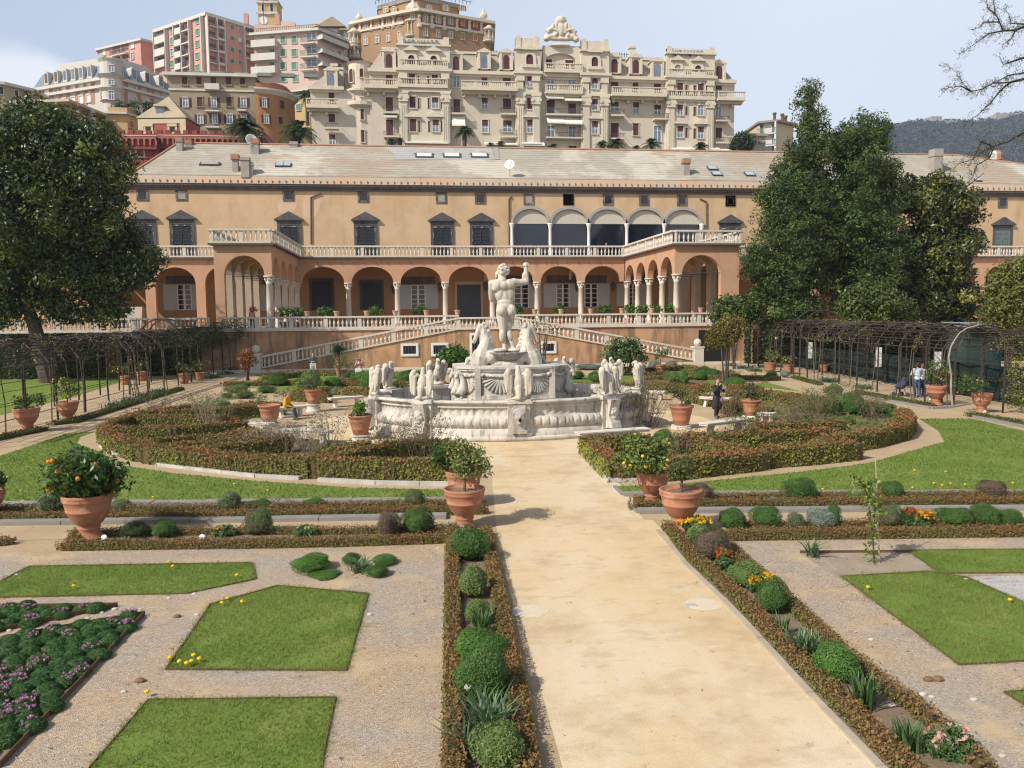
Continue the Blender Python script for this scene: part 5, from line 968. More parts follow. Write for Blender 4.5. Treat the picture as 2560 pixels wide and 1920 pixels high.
# Neptune
nep = thing('neptune_statue', 'tall nude marble statue seen from behind, one arm raised to hold a dark trident shaft', 'statue', (st0[0],YN,zb))
q = [('e',S(635,240,-5),(.225,.25,.25)),('c',S(560,280,-60),S(545,330,-80),.12,.08),('c',S(615,330,5),S(625,400,15),.155,.18),
 ('e',S(640,470,0),(.46,.27,.24)),('e',S(540,470,20),(.25,.22,.26)),('e',S(745,465,20),(.25,.22,.25)),('e',S(585,590,0),(.225,.2,.38)),('e',S(745,590,0),(.21,.2,.38)),('e',S(665,640,-10),(.33,.22,.4)),('e',S(665,745,0),(.335,.22,.24)),('e',S(668,810,-5),(.37,.26,.26)),
 ('e',S(603,868,45),(.235,.25,.25)),('e',S(757,872,45),(.21,.25,.25)),('e',S(505,510,58),(.13,.08,.15),eul(0,25,0)),('e',S(768,495,58),(.12,.08,.15),eul(0,-20,0)),
 ('c',S(600,930,5),S(618,1170,10),.225,.15),('c',S(618,1170,10),S(640,1400,20),.15,.085),('e',S(606,1275,45),(.13,.13,.26)),('c',S(640,1400,20),S(648,1480,30),.085,.095),('c',S(648,1490,30),S(520,1505,-90),.095,.07),('c',S(520,1505,-90),S(470,1512,-130),.065,.045),
 ('c',S(745,930,0),S(712,1170,-40),.205,.135),('c',S(712,1170,-40),S(765,1400,40),.135,.085),('e',S(735,1280,30),(.12,.13,.24),eul(0,-12,0)),('c',S(768,1400,40),S(780,1475,45),.085,.09),('c',S(780,1480,45),S(870,1500,-40),.09,.07),
 ('c',S(470,450,0),S(455,560,-30),.19,.15),('c',S(455,560,-30),S(460,680,-90),.15,.125),('c',S(460,680,-90),S(540,720,-230),.12,.08),('e',S(545,720,-250),(.09,.13,.1)),
 ('c',S(800,425,0),S(900,425,-20),.19,.14),('c',S(900,425,-20),S(1010,415,-30),.145,.125),('c',S(1012,410,-30),S(1010,190,-60),.13,.078),('e',S(985,330,-45),(.11,.12,.18)),('e',S(1012,150,-60),(.085,.1,.105)),('e',S(700,1440,-60),(.16,.2,.2)),('e',S(560,1500,30),(.3,.4,.09)),('e',S(800,1500,30),(.28,.35,.1)),('c',S(690,1300,-60),S(690,1500,-60),.08,.16)]
for i, (x, y) in enumerate(((985,118),(1008,108),(1032,112),(1052,124))): q.append(('c',S(x-2,y+40,-45),S(x,y+2,-75),.04,.034)); q.append(('c',S(x,y+2,-75),S(x-4,y+30,-100),.034,.028))
q.append(('c',S(975,160,-40),S(990,125,-85),.042,.034))
for x in (478,492,507,520): q.append(('c',S(x,1512,-115),S(x-26,1518,-150),.03,.026))
for i in range(110):
    d = unit(np.array([rnd.gauss(0,1),rnd.gauss(.5,1),rnd.gauss(.3,1)])); 
    if d[2] < -.75 or (d[0] < -.55 and d[2] < .3 and d[1] < .2): continue
    c = S(642,235,0); q.append(('e',(c[0]+d[0]*.23,c[1]+d[1]*.25,c[2]+d[2]*.25),(.05,.05,.042)))
blob('body', q, sm, .018, 3, nep)
m = MB(); m.tube([S(968,45,-85),S(1012,150,-82),S(1152,592,-60)], [.022,.022,.018], 8); obj('trident_shaft', m, darkst, nep)
m = MB()
for dx in (-18,0,18): m.tube([S(968+dx,45,-85),S(956+dx,8,-85)], [.014,.006], 6)
m.tube([S(948,47,-85),S(990,43,-85)], .014, 6); obj('trident_head', m, darkst, nep)
# ------------------------------------------------------------------ ground, paths, lawns
def P2(k, x, y): return tuple(G(k,x,y)[:2])
sand = mat('sandy path', (.58,.44,.265), (.52,.385,.22), .5, lay=[((.60,.50,.36), .22, .44, .58, (1,.5,1), .8), ((.40,.285,.155), .5, .50, .64, (1,1,1), .5), ((.42,.31,.18), 1.9, .53, .66, (.75,1.3,1), .55), ((.30,.22,.13), 5, .62, .70, None, .5), ((.58,.50,.37), 1.7, .54, .68, None, .5), ((.36,.27,.16), 14, .64, .72, None, .5), ((.58,.51,.39), 3.2, .58, .72, (.5,2,1), .5), ((.33,.24,.14), 9, .66, .74, None, .5)], bump=.35, bscale=60, rough=.95, spec=.1)
dirt = mat('garden ground', (.42,.32,.205), (.36,.265,.16), .7, lay=[((.30,.22,.13), 2.2, .56, .72, (.4,2.,1), .6), ((.50,.40,.27), 1.2, .55, .7, None, .5)], bump=.5, bscale=45, rough=.95, spec=.1)
def gravelmat(name, tan, grey, bal):
    m, nt, N, L = _new(name); out = N.new('ShaderNodeOutputMaterial'); p = N.new('ShaderNodeBsdfPrincipled'); L.new(p.outputs[0], out.inputs[0]); p.inputs['Roughness'].default_value = .95; p.inputs['Specular IOR Level'].default_value = .1
    pos = N.new('ShaderNodeNewGeometry').outputs['Position']; base = _mix(N, L, _ramp(N, L, _noise(N, L, pos, .55, 6, .65), bal-.12, bal+.12), tan, grey)
    v = N.new('ShaderNodeTexVoronoi'); v.inputs['Scale'].default_value = 55; L.new(pos, v.inputs['Vector']); sp = N.new('ShaderNodeSeparateXYZ'); L.new(v.outputs['Color'], sp.inputs[0])
    c = _mix(N, L, _ramp(N, L, sp.outputs[0], .0, 1.), (.72,.69,.66), (1.2,1.19,1.18)); c2 = _mix(N, L, 1., base, c, 'MULTIPLY')
    c2 = _mix(N, L, _ramp(N, L, sp.outputs[1], .975, .99), c2, (.52,.47,.41)); c2 = _mix(N, L, _ramp(N, L, sp.outputs[2], .95, .98), c2, (.2,.155,.12))
    c2 = _mix(N, L, _ramp(N, L, _noise(N, L, pos, .9, 6, .7), .52, .66), c2, (.46,.345,.215)); c2 = _mix(N, L, _ramp(N, L, _noise(N, L, pos, 1.5, 7, .75, (.6,1.8,1)), .58, .68), c2, (.25,.175,.10)); L.new(c2, p.inputs['Base Color'])
    b = N.new('ShaderNodeBump'); b.inputs['Strength'].default_value = .45; b.inputs['Distance'].default_value = .02; L.new(v.outputs['Distance'], b.inputs['Height']); L.new(b.outputs[0], p.inputs['Normal']); return m
gravel = gravelmat('gravel court', (.40,.30,.195), (.34,.295,.245), .5); greyg = gravelmat('grey gravel', (.40,.36,.33), (.42,.41,.40), .4)
kerbm = mat('kerb stone', (.25,.235,.21), (.20,.185,.165), 1.5, lay=[((.2,.18,.16), 5, .6, .72, None, .6)], bump=.3, bscale=30); wkerb = mat('white kerb marble', (.47,.45,.41), (.36,.34,.30), 2, lay=[((.3,.28,.24), 4, .58, .72, None, .7)])
soil = mat('bed soil', (.17,.125,.085), (.22,.165,.115), 2, lay=[((.30,.25,.2), 9, .6, .7, None, .6)], bump=.8, bscale=22, rough=1, spec=.05); soil2 = mat('stony soil', (.33,.27,.21), (.27,.21,.155), 2.5, lay=[((.45,.42,.38), 14, .62, .7, None, .7)], bump=.8, bscale=25, rough=1, spec=.05)
corten = mat('rusty edging', (.10,.055,.035), (.14,.075,.045), 4, rough=.9); turf = mat('lawn turf', (.15,.205,.045), (.115,.17,.035), .6, lay=[((.25,.25,.085), 1.1, .52, .7, None, .7), ((.17,.235,.045), 4, .5, .7, None, .5)], bump=.6, bscale=40, rough=1, spec=.05)
def sheet(name, pts, m, z, kind='structure'):
    mb = MB(); mb.add([(p[0],p[1],z) for p in pts], [tuple(range(len(pts)))]); o = obj(name, mb, m); o.data.calc_loop_triangles(); 
    if o.data.polygons[0].normal.z < 0: o.data.flip_normals()
    return tag(o, kind=kind)
sheet('ground', [(-700,-80),(900,-80),(900,107.5),(-700,107.5)], dirt, 0)
yy = lambda a, b, t: (a[0]+(b[0]-a[0])*t, a[1]+(b[1]-a[1])*t)
pl0, pl1 = P2('W',1072,1140), P2('W',1170,1659); pr0, pr1 = P2('W',1420,1135), P2('W',1905,1659)
ax = np.array([math.sin(R(3.5)), math.cos(R(3.5))])
sheet('main_path', [(pl1[0]-.35,-10),yy(pl1,pl0,1.0),P2('W',1056,960),P2('W',1262,950),P2('W',1335,1042),yy(pr1,pr0,1.0),(pr1[0]+.1,-10)], sand, .004)
sheet('fountain_plaza', [(3.85+8.6*math.cos(2*PI*i/60),32.5+7.4*math.sin(2*PI*i/60)) for i in range(60)], sand, .008)
sheet('cross_path', [P2('G1',-900,1030),P2('G2',1740,850),P2('G2',1745,735),P2('G1',-900,880)], dirt, .006)
sheet('cross_path', [P2('G3',640,905),P2('G4',2900,725),P2('G4',2900,600),P2('G3',590,840)], dirt, .006)
lg = [P2('G1',-900,1130),P2('G2',1740,955),P2('W',962,1659)]; sheet('gravel_court', [lg[0],lg[1],lg[2],(lg[2][0]-.15,3),(-22,3)], gravel, .006)
rg = [P2('G3',1450,1115),P2('G4',2900,790),(24,3),(6.6,3),P2('G7',2000,1475)]; sheet('gravel_court', rg, gravel, .006)
# ring walk between lawns and clipped parterre
LW = []
def lawn(name, pts, edge=None, z=.012):
    LW.append([tuple(p) for p in pts]); o = sheet(name, pts, turf, z)
def edging(label, pts, h=.028, closed=True):
    m = MB(); n = len(pts); t = .012
    for i in range(n if closed else n-1):
        a, b = np.array(pts[i]), np.array(pts[(i+1) % n]); d = (b-a)/np.linalg.norm(b-a); q = np.array([-d[1],d[0]])*t/2; a = a-d*t/2; b = b+d*t/2*.9
        m.hexa([(*(a-q),-.02),(*(b-q),-.02),(*(b+q),-.02),(*(a+q),-.02),(*(a-q),h),(*(b-q),h),(*(b+q),h),(*(a+q),h)])
    tag(obj('lawn_edging', m, corten), label, 'edging', 'rusty metal lawn edgings')
l1 = [P2('G1',-500,1480),P2('G1',-60,1400),P2('G1',255,1237),P2('G1',2175,1206),P2('G1',2212,1345),P2('G1',1620,1470),P2('G1',0,1505),P2('G1',-500,1525)]
l2 = [P2('W',600,1267),P2('W',795,1284),P2('W',748,1450),P2('W',358,1448),P2('W',455,1307)]
l3 = [P2('W',320,1514),P2('W',724,1509),P2('W',693,1660),P2('W',655,1800),P2('W',80,1800),P2('W',195,1659)]
l4 = [P2('W',1818,1247),P2('W',2005,1236),P2('W',2088,1249),P2('W',2330,1355),P2('W',2330,1423),P2('W',2072,1438)]
l5 = [P2('G4',1225,922),P2('G4',2700,908),P2('G4',2700,1105),P2('G4',1500,1112)]
l6 = [P2('G7',2050,850),P2('G7',2400,820),P2('G7',2600,1050),P2('G7',2300,1010)]
for q, lb in ((l1,'rusty metal edging round the long lawn strip under the orange tree urn'),(l2,'rusty metal edging round the five-sided lawn between the gravel paths'),(l3,'rusty metal edging round the lawn at the bottom edge of the photo'),(l4,'rusty metal edging round the lawn beside the staked young tree'),(l5,'rusty metal edging round the far lawn strip beyond the staked young tree'),(l6,'rusty metal edging at the small lawn corner beside the flowering border')): lawn('lawn', q); edging(lb, q)
lawn('lawn', [P2('G1',-600,700),P2('W',0,1090),P2('G1',1000,682),P2('G2',700,595),P2('G2',1760,588),P2('G2',1770,522),P2('G2',1000,505),P2('G1',2212,495),P2('G1',1500,430),P2('G1',1060,360),P2('G1',870,250),P2('G1',660,170),P2('G1',690,110),P2('G1',830,66),P2('G1',560,90),P2('G1',0,280),P2('G1',-600,430)])
lawn('lawn', [P2('G3',420,660),P2('G3',365,590),P2('G3',900,575),P2('G3',2111,455),P2('G4',900,195),P2('G4',1300,80),P2('W',2040,955),P2('W',2026,930),P2('W',1985,905),P2('W',2100,905),P2('W',2330,960),P2('W',2450,1085),P2('G4',500,440)])
lawn('lawn', [P2('F2',-700,1130),P2('F2',-700,720),P2('F2',1180,720),P2('F2',1180,770),P2('F2',700,920),P2('F2',0,1100)])
for q in ([('W',560,812),('W',640,800),('W',790,800),('W',800,838),('W',640,846),('W',545,838)],[('W',1395,800),('W',1500,790),('W',1560,812),('W',1640,838),('W',1500,850),('W',1400,842)],[('W',800,806),('W',960,800),('W',960,835),('W',810,842)],[('W',1230,812),('W',1385,806),('W',1395,842),('W',1240,838)]): lawn('lawn', [P2(*p) for p in q], None, .010)
for q in ([('F3',330,700),('F3',830,640),('F3',700,690),('F3',480,730)],[('F3',700,750),('F3',1100,640),('F3',1230,690),('F3',1000,780)],[('F4',130,880),('F4',560,830),('F4',700,880),('F4',200,920)],[('F4',300,950),('F4',740,900),('F4',1000,960),('F4',500,1000)],[('F4',1000,1060),('F4',1380,1030),('F4',1760,1130),('F4',1500,1100)],[('F2',1620,1010),('F2',2212,890),('F2',2212,930),('F2',1750,1010)],[('F1',380,790),('F1',800,770),('F1',800,800),('F1',420,830)]): lawn('lawn', [P2(*p) for p in q])
sheet('flower_bed', [P2('G4',335,940),P2('G4',1225,934),P2('G4',1498,1110),P2('G4',640,1150)], soil2, .010); edging('rusty metal edging round the bare soil bed of the staked young tree', [P2('G4',335,942),P2('G4',1225,936)], .06, False)
sheet('grey_gravel', [P2('G4',1660,1140),P2('G4',2700,1120),P2('G4',2700,1560),P2('G4',2190,1410)], greyg, .010)
bA = [P2('G5',-400,120),P2('G5',-100,150),P2('G5',1015,132),P2('G5',0,350),P2('G5',-400,430)]; bB = [P2('G5',1250,206),P2('G5',0,1525),P2('G5',-700,1525),P2('G5',-700,560),P2('G5',0,440),P2('G5',400,352)]
for q, lb in ((bA,'rusty metal edging round the narrow thrift bed pointing at the lawns'),(bB,'rusty metal edging round the large triangular thrift bed')): sheet('flower_bed', q, soil, .010); edging(lb, q, .08)
# kerbs
def kerb(label, pts, w=.14, h=.09, m=kerbm, name='kerb'):
    mb = MB()
    for a, b in zip(pts, pts[1:]):
        a, b = np.array(a), np.array(b); d = (b-a)/np.linalg.norm(b-a); q = np.array([-d[1],d[0]])*w/2; L_ = np.linalg.norm(b-a); k = max(1, round(L_/1.3))
        for i in range(k):
            c, e = a+d*(L_*i/k+.008), a+d*(L_*(i+1)/k-.008); hh = h+rnd.uniform(-.008,.008); mb.hexa([(*(c-q),-.03),(*(e-q),-.03),(*(e+q),-.03),(*(c+q),-.03),(*(c-q),hh),(*(e-q),hh),(*(e+q),hh),(*(c+q),hh)])
    return tag(obj(name, mb, m), label, 'kerb', 'stone kerbs along beds and paths')
kerb('grey stone kerb strip along the cross path below the orange tree urn', [P2('G1',-900,900),P2('G1',0,868),P2('G1',2212,838),P2('G2',1760,742)], .3)
kerb('grey stone kerb strip between the western lawn and the low box rows', [P2('G1',-900,730),P2('G1',0,706),P2('G1',2212,690),P2('G2',1765,612)], .3)
kerb('grey stone kerb strip along the cross path behind the yellow flowering border', [P2('G3',585,838),P2('G3',1500,826),P2('G4',100,592),P2('G4',2900,572)], .28)
kerb('grey stone kerb strip between the eastern lawn and the low box rows', [P2('G3',440,675),P2('G3',1300,668),P2('G4',2900,445)], .24)
kerb('weathered stone kerb between the sandy path and the flower border', [P2('G3',770,1005),P2('G3',1040,1330),P2('G3',1380,1655),P2('G7',0,400),P2('G7',420,860),P2('G7',1010,1475),(pr1[0]+.05,5.)], .09, .035, mat('sandy kerb', (.40,.34,.26), (.33,.28,.21), 2, lay=[((.5,.4,.27), 3, .5, .7, None, .6)]))
kerb('short stone kerb at the lawn corner beside the lemon urn', [P2('G3',365,595),P2('G3',440,672)], .1, .06); kerb('short stone kerb joining the box rows beside the sandy path', [P2('G3',500,760),P2('G3',590,842)], .1, .06)
kerb('white marble kerb under the clipped parterre hedge west of the path', [P2('G1',870,200),P2('G1',1010,270),P2('G1',1400,365),P2('G1',2212,462),P2('G2',600,440)], .13, .1, wkerb)
kerb('white marble kerb under the square hedge nearest the paired pots', [P2('G2',745,455),P2('G2',1200,478),P2('G2',1900,490)], .13, .1, wkerb)
kerb('white marble kerb round the hedge corner east of the path', [P2('G3',55,285),P2('G3',320,553),P2('G3',580,548)], .13, .12, wkerb)
kerb('pale stone kerb beside the eastern pergola walk', [P2('F5',360,1180),P2('F5',1170,1320),P2('F5',1410,1310)], .2, .1, kerbm); kerb('pale stone kerb at the bed edge below the eastern urns', [P2('F5',1640,1415),P2('F5',2183,1525),P2('F5',2500,1600)], .2, .1, kerbm)
mulch = mat('parterre soil', (.13,.095,.05), (.19,.14,.08), 2.2, lay=[((.11,.13,.035), .9, .48, .62, None, .8), ((.20,.10,.05), 3.2, .58, .7, None, .6)], bump=.9, bscale=18, rough=1, spec=.05)
for q in ([('G2',745,400),('G2',1780,410),('G2',1790,140),('G2',1230,175)],[('G2',640,400),('G1',2212,440),('G1',1600,340),('G1',1180,260),('G1',960,150),('F2',900,1230),('F2',1180,1090),('F2',1600,1010),('F2',2190,1000),('F3',700,1010),('F3',440,1120),('F3',180,1230),('F3',420,1330),('G2',380,95),('G2',1130,160)]): sheet('flower_bed', [P2(*p) for p in q], mulch, .016)
for q in ([('G3',100,200),('G3',340,500),('G3',900,480),('G3',1700,420),('G3',1300,170),('G3',900,110),('G3',640,120)],[('G3',1720,400),('G4',400,190),('G4',760,140),('F5',800,1600),('F5',920,1480),('F5',830,1330),('F5',300,1180),('F4',1850,1200),('F4',1400,1130),('F4',950,1150),('F4',1280,1420),('F4',1150,1540),('F4',480,1620),('G3',1050,110)],[('F4',40,1060),('F4',900,1140),('F4',700,1000),('F4',100,1000)]): sheet('flower_bed', [P2(*p) for p in q], mulch, .016)
for a, b in ((('W',975,1165),('W',975,1659)),): pass
sheet('flower_bed', [P2('W',972,1165),P2('W',1062,1145),P2('G6',1500,1622),P2('G6',1560,1950),P2('G6',800,1950),P2('G6',830,1622)], soil, .012)
sheet('flower_bed', [P2('G3',790,960),P2('G3',1480,1120),P2('G3',2020,1600),P2('G7',690,400),P2('G7',1060,720),P2('G7',1960,1475),P2('G7',2150,1750),P2('G7',1250,1750),P2('G7',1010,1475),P2('G7',0,400),P2('G3',1380,1650)][:1]+[P2('G3',1480,1130),P2('G3',2020,1640),P2('G7',690,450),P2('G7',1060,750),P2('G7',1960,1470),P2('G7',2250,1800),P2('G7',1250,1800),P2('G7',1030,1475),P2('G7',20,400),P2('G3',1400,1650),P2('G3',1050,1325)], soil, .012)
sheet('flower_bed', [P2('G1',540,1090),P2('G2',1740,940),P2('G2',1740,870),P2('G1',640,975)], soil, .012); sheet('flower_bed', [P2('G3',1450,1090),P2('G4',2900,800),P2('G4',2900,715),P2('G3',1460,980)], soil, .012)
sheet('flower_bed', [P2('G1',-600,850),P2('G2',2040,715),P2('G2',2040,660),P2('G1',-600,765)], soil, .012); sheet('flower_bed', [P2('G3',570,810),P2('G4',2900,545),P2('G4',2900,480),P2('G3',570,740)], soil, .012)
for k, x, y, lb in (('G6',1560,180,'white cement patch with a small grey drain cover on the western side of the path'),('W',1520,1306,'white cement patch with a small grey drain cover on the eastern side of the path')):
    g = G(k,x,y); m = MB(); m.lathe([(.001,.006),(.001,.0075),(.20,.0085),(.30,.0065)], (g[0],g[1],0), 20, 1, .9); t = tag(obj('drain_cover', m, mat('cement patch', (.57,.50,.39), (.54,.44,.29), 6)), lb, 'drain cover'); m = MB(); m.box(g[0]-.3,g[0]-.12,g[1]-.06,g[1]+.06,.004,.014); obj('grate', m, mat('grate grey', (.25,.25,.25), (.5,.5,.48), 40), t)
# ------------------------------------------------------------------ clipped hedges
hedm = leafmat('box hedge leaves', (.28,.125,.045), (.145,.15,.04), (.28,.27,.05), .6, .25); hcore = mat('hedge twigs', (.09,.06,.03), (.11,.075,.035), 8, rough=1)
borm = leafmat('low box leaves', (.25,.13,.045), (.155,.135,.04), (.19,.20,.04), .6, .25)
def hedge(label, pts, w, h, dens=500, size=.035, z=0, name='hedge', group='clipped parterre hedges', leaf=None, yel=0., wob=.0):
    pts = [np.array(p[:2]) for p in pts]; core = MB(); Ps, Ns, T = [], [], []
    for i, (a, b) in enumerate(zip(pts, pts[1:])):
        L_ = np.linalg.norm(b-a); d = (b-a)/L_; n = np.array([-d[1],d[0]]); hw = w/2-.03; a2 = a-d*(hw if i else 0); b2 = b+d*hw*.9; zz = h-.035-.003*i
        q = [a2-n*hw,b2-n*hw,b2+n*hw,a2+n*hw]; core.hexa([(*p,z-.02) for p in q]+[(*p,zz) for p in q])
        def put(k, fn): 
            r = rng.random((k,2)); p, nn, t = fn(r[:,0],r[:,1]); Ps.append(p); Ns.append(np.tile(np.array(nn),(k,1))); T.append(t)
        k = int(L_*w*dens); 
        put(k, lambda u,v: (np.column_stack([(a[0]+d[0]*u*L_+n[0]*(v-.5)*w),(a[1]+d[1]*u*L_+n[1]*(v-.5)*w),np.full(len(u),z+h)])+rng.normal(size=(len(u),3))*np.array([.01,.01,.014+wob]),(0,0,1),np.clip(.02+.34*rng.random(len(u))+.12*np.sin(u*L_*1.7+i),0,.6)))
        for s in (-1,1):
            k = int(L_*h*dens); patch = lambda u: .18*np.sin(u*L_*2.1+i+s)+.1*np.sin(u*L_*5.3+2*s)
            put(k, lambda u,v: (np.column_stack([a[0]+d[0]*u*L_+n[0]*s*w/2,a[1]+d[1]*u*L_+n[1]*s*w/2,z+h*v])+rng.normal(size=(len(u),3))*(.012+wob*.5),(n[0]*s,n[1]*s,.25),.5+yel+patch(u)+.3*(rng.random(len(u))-.5)-.35*np.clip((v-.8)*5,0,1)))
        for e, s in ((a,-1),(b,1)):
            k = int(w*h*dens); put(k, lambda u,v: (np.column_stack([e[0]+d[0]*s*w*.45*(1 if (i and s < 0) or True else 1)+n[0]*(u-.5)*w,e[1]+d[1]*s*w*.45+n[1]*(u-.5)*w,z+h*v])+rng.normal(size=(len(u),3))*.012,(d[0]*s,d[1]*s,.2),.45+yel+.3*(rng.random(len(u))-.5)))
    o = obj(name, core, hcore); tag(o, label, 'hedge', group)
    quads('leaves', leaves(np.concatenate(Ps), size, np.concatenate(Ns), .9, .55), np.concatenate(T), leaf or hedm, o)
    return o
def rp(k, *pp, z=0): return [G(k,x,y,z) for x, y in pp]
LG = 'low box edging hedges'
def low(label, pts, w=.26, h=.24, dens=1500, size=.026):
    if w <= .3: w, h, dens, size = w*.80, h*.72, dens*1.5, size*.78
    hedge(label, pts, w, h, dens, size, 0, 'low_hedge', LG, borm, 0, .012)
low('low box hedge on the gravel side of the border west of the path', [G('W',965,1150)+np.array([.12,0,0]),G('G6',775,180)+np.array([.13,0,0]),G('G6',765,900)+np.array([.13,0,0]),G('G6',750,1622)+np.array([.13,0,0]),G('G6',745,1900)+np.array([.13,0,0])])
low('low box hedge on the sandy-path side of the border west of the path', [G('G2',2115,870)-np.array([.13,0,0]),G('G6',1380,180)-np.array([.13,0,0]),G('G6',1530,890)-np.array([.13,0,0]),G('G6',1655,1600)-np.array([.13,0,0]),G('G6',1700,1900)-np.array([.13,0,0])])
low('low box hedge beside the sandy path edge of the flowering border', [p+np.array([.2,0,0]) for p in rp('G3',(775,1000),(1040,1325),(1380,1650))]+[p+np.array([.2,0,0]) for p in rp('G7',(440,880),(1010,1475),(1200,1680))], dens=1300)
low('low box hedge on the gravel side of the flowering border', [p-np.array([.14,0,0]) for p in rp('G3',(1470,1150),(2020,1650))]+[p-np.array([.14,0,0]) for p in rp('G7',(690,460),(1060,760),(1400,1000),(1960,1475))], h=.2, dens=1200)
dy = np.array([0,.13,0])
low('long low box hedge on the gravel side of the bed with the orange tree urn', [p+dy for p in rp('G1',(520,1103),(2212,1085))]+[p+dy for p in rp('G2',(900,980),(1740,950))])
low('long low box hedge behind the row of round shrubs and the orange tree urn', [p+dy for p in rp('G1',(620,985),(2212,965))]+[p+dy for p in rp('G2',(900,885),(1740,865))], h=.2, dens=1100)
low('short low box hedge turning round the foot of the orange tree urn', [G('G1',590,1085)+dy*1.5,G('G1',660,985)+dy], h=.22)
low('low box hedge stub at the western edge of the cross path', rp('G1',(-400,1075),(80,1040)), h=.2)
low('long low box hedge facing the cross path beneath the western lawn', [p+dy for p in rp('G1',(-500,866),(0,855),(2212,830))]+[p+dy for p in rp('G2',(900,738),(2050,718))], w=.3, h=.26)
low('long low box hedge next to the kerb of the western lawn', [p+dy for p in rp('G1',(-500,775),(0,768),(2212,755))]+[p+dy for p in rp('G2',(2040,655))], h=.2, dens=1100)
low('long low box hedge between gravel and the eastern row of shrubs', [p+dy for p in rp('G3',(1440,1108),)]+[p+dy for p in rp('G4',(0,838),(2190,812),(2900,806))], w=.3, h=.27)
low('long low box hedge behind the eastern row of shrubs and flowers', [p+dy for p in rp('G3',(1500,985),)]+[p+dy for p in rp('G4',(160,745),(1200,725),(2900,712))], h=.2, dens=900)
low('long low box hedge facing the cross path beneath the eastern lawn', [p+dy for p in rp('G3',(560,815),)]+[p+dy for p in rp('G4',(0,570),(2190,550),(2900,545))], w=.3, h=.26)
low('long low box hedge next to the kerb of the eastern lawn', [p+dy for p in rp('G3',(560,745),)]+[p+dy for p in rp('G4',(0,497),(2190,484),(2900,480))], h=.2, dens=1000)
for lb, k, pp in (('low clipped edging along the western pergola walk','F2',[(455,1185),(640,1165),(1300,960),(1560,880)]),('low clipped edging stub beside the western pergola entrance','F2',[(-200,1350),(360,1235)]),('low clipped edging beside the eastern pergola walk','F4',[(1680,985),(1960,1060)]),('low clipped edging beside the eastern pergola and its first urn','F5',[(350,1150),(800,1235),(1180,1300)]),('low clipped edging east of the eastern urns','F5',[(1600,1400),(2183,1500),(2600,1590)])): hedge(lb, rp(k,*pp), .4, .16, 700, .035, 0, 'low_hedge', LG, leafmat('green edging leaves', (.10,.085,.02), (.085,.115,.022), (.13,.17,.03), .6, .25), .05, .02)
HZ = .56
def big(label, k, pp, w=.38, yel=0., h=HZ): hedge(label, rp(k,*pp,z=h), w, h, 680, .042, 0, 'hedge', 'clipped parterre hedges', hedm, yel, .022)
big('square clipped hedge front beside the paired pots with yellowing leaves','G2',[(1780,278),(1300,285),(765,270)],.5,.22)
big('diagonal clipped hedge meeting the notch west of the path','G2',[(800,262),(1000,210),(1230,165)]); big('clipped hedge at the back of the square bed next to the fountain','G2',[(1230,160),(1500,130),(1790,128)])
big('curved clipped hedge with the long green face toward the western lawn','G2',[(690,268),(400,255),(60,232)]+[(-560,170)],.5,.05); big('diagonal clipped hedge running to the white bench from the notch','G2',[(690,262),(900,190),(1110,140)])
big('yellow tinged curved clipped hedge at the western lawn','G1',[(1600,215),(1180,160),(960,85),(900,20)],.5,.15); big('clipped hedge curving back at the western end of the parterre','F2',[(905,1190),(960,1150),(1180,1080),(1600,1010)])
big('straight clipped hedge above the yellow flowers','G1',[(1180,145),(1700,95),(2212,90)]); big('straight clipped hedge below the yellow flowers','G1',[(1600,212),(1900,180),(2212,145)]); big('clipped hedge beside the three dark cushions in the western parterre','F2',[(1000,1195),(1500,1200),(2100,1150)])
big('clipped hedge in the middle of the western parterre','F2',[(1100,1100),(1500,1100),(2050,1110)]); big('clipped hedge at the back of the western parterre','F2',[(1380,1060),(1800,1045),(2212,1010)]); big('clipped hedge slanting behind the tilted pot','F3',[(40,1330),(250,1290),(420,1330)]); big('clipped hedge behind the seated man','F3',[(150,1010),(420,1000),(620,1010)]); big('clipped hedge beside the far stone bench','F3',[(700,880),(900,890),(1150,900)],h=.5); big('clipped hedge below the bare roses beside the white bench','G2',[(-400,150),(0,125),(500,95)])
big('yellow clipped hedge face along the sandy path','G3',[(110,120),(360,330)],.55,.42); big('clipped hedge facing the eastern lawn behind the lemon urn','G3',[(380,345),(900,330),(1700,250)],.55,.1); big('diagonal clipped hedge in the eastern parterre','G3',[(1680,245),(1350,170),(1050,95)]); big('clipped hedge beside the white bench east of the path','G3',[(120,118),(400,112),(640,98)])
big('curved clipped hedge with yellow patches along the eastern ring walk','G4',[(30,70),(400,45),(760,10)],.55,.12); big('clipped hedge rounding the eastern end of the parterre','F5',[(0,1620),(500,1560),(840,1480),(915,1400),(850,1320)],.55); big('clipped hedge slanting to the eastern ring walk','G3',[(1800,215),(1980,190),(2300,170)])
big('inner clipped hedge of the eastern parterre under the bare roses','F4',[(480,1590),(1000,1580),(1500,1560),(2100,1530)]); big('middle clipped hedge of the eastern parterre','F4',[(1250,1480),(1700,1470),(2183,1450)]); big('back clipped hedge of the eastern parterre','F4',[(950,1130),(1400,1120),(1850,1180),(2183,1230)],h=.5); big('clipped hedge behind the shrub urn on its plinth','F4',[(900,1230),(1120,1250),(1400,1300)]); big('clipped hedge by the far bench east of the fountain','F4',[(60,1040),(420,1045),(650,1090)],h=.5); big('clipped hedge between the far bench and the standing woman','F4',[(470,1120),(620,1150),(760,1180)],h=.5)
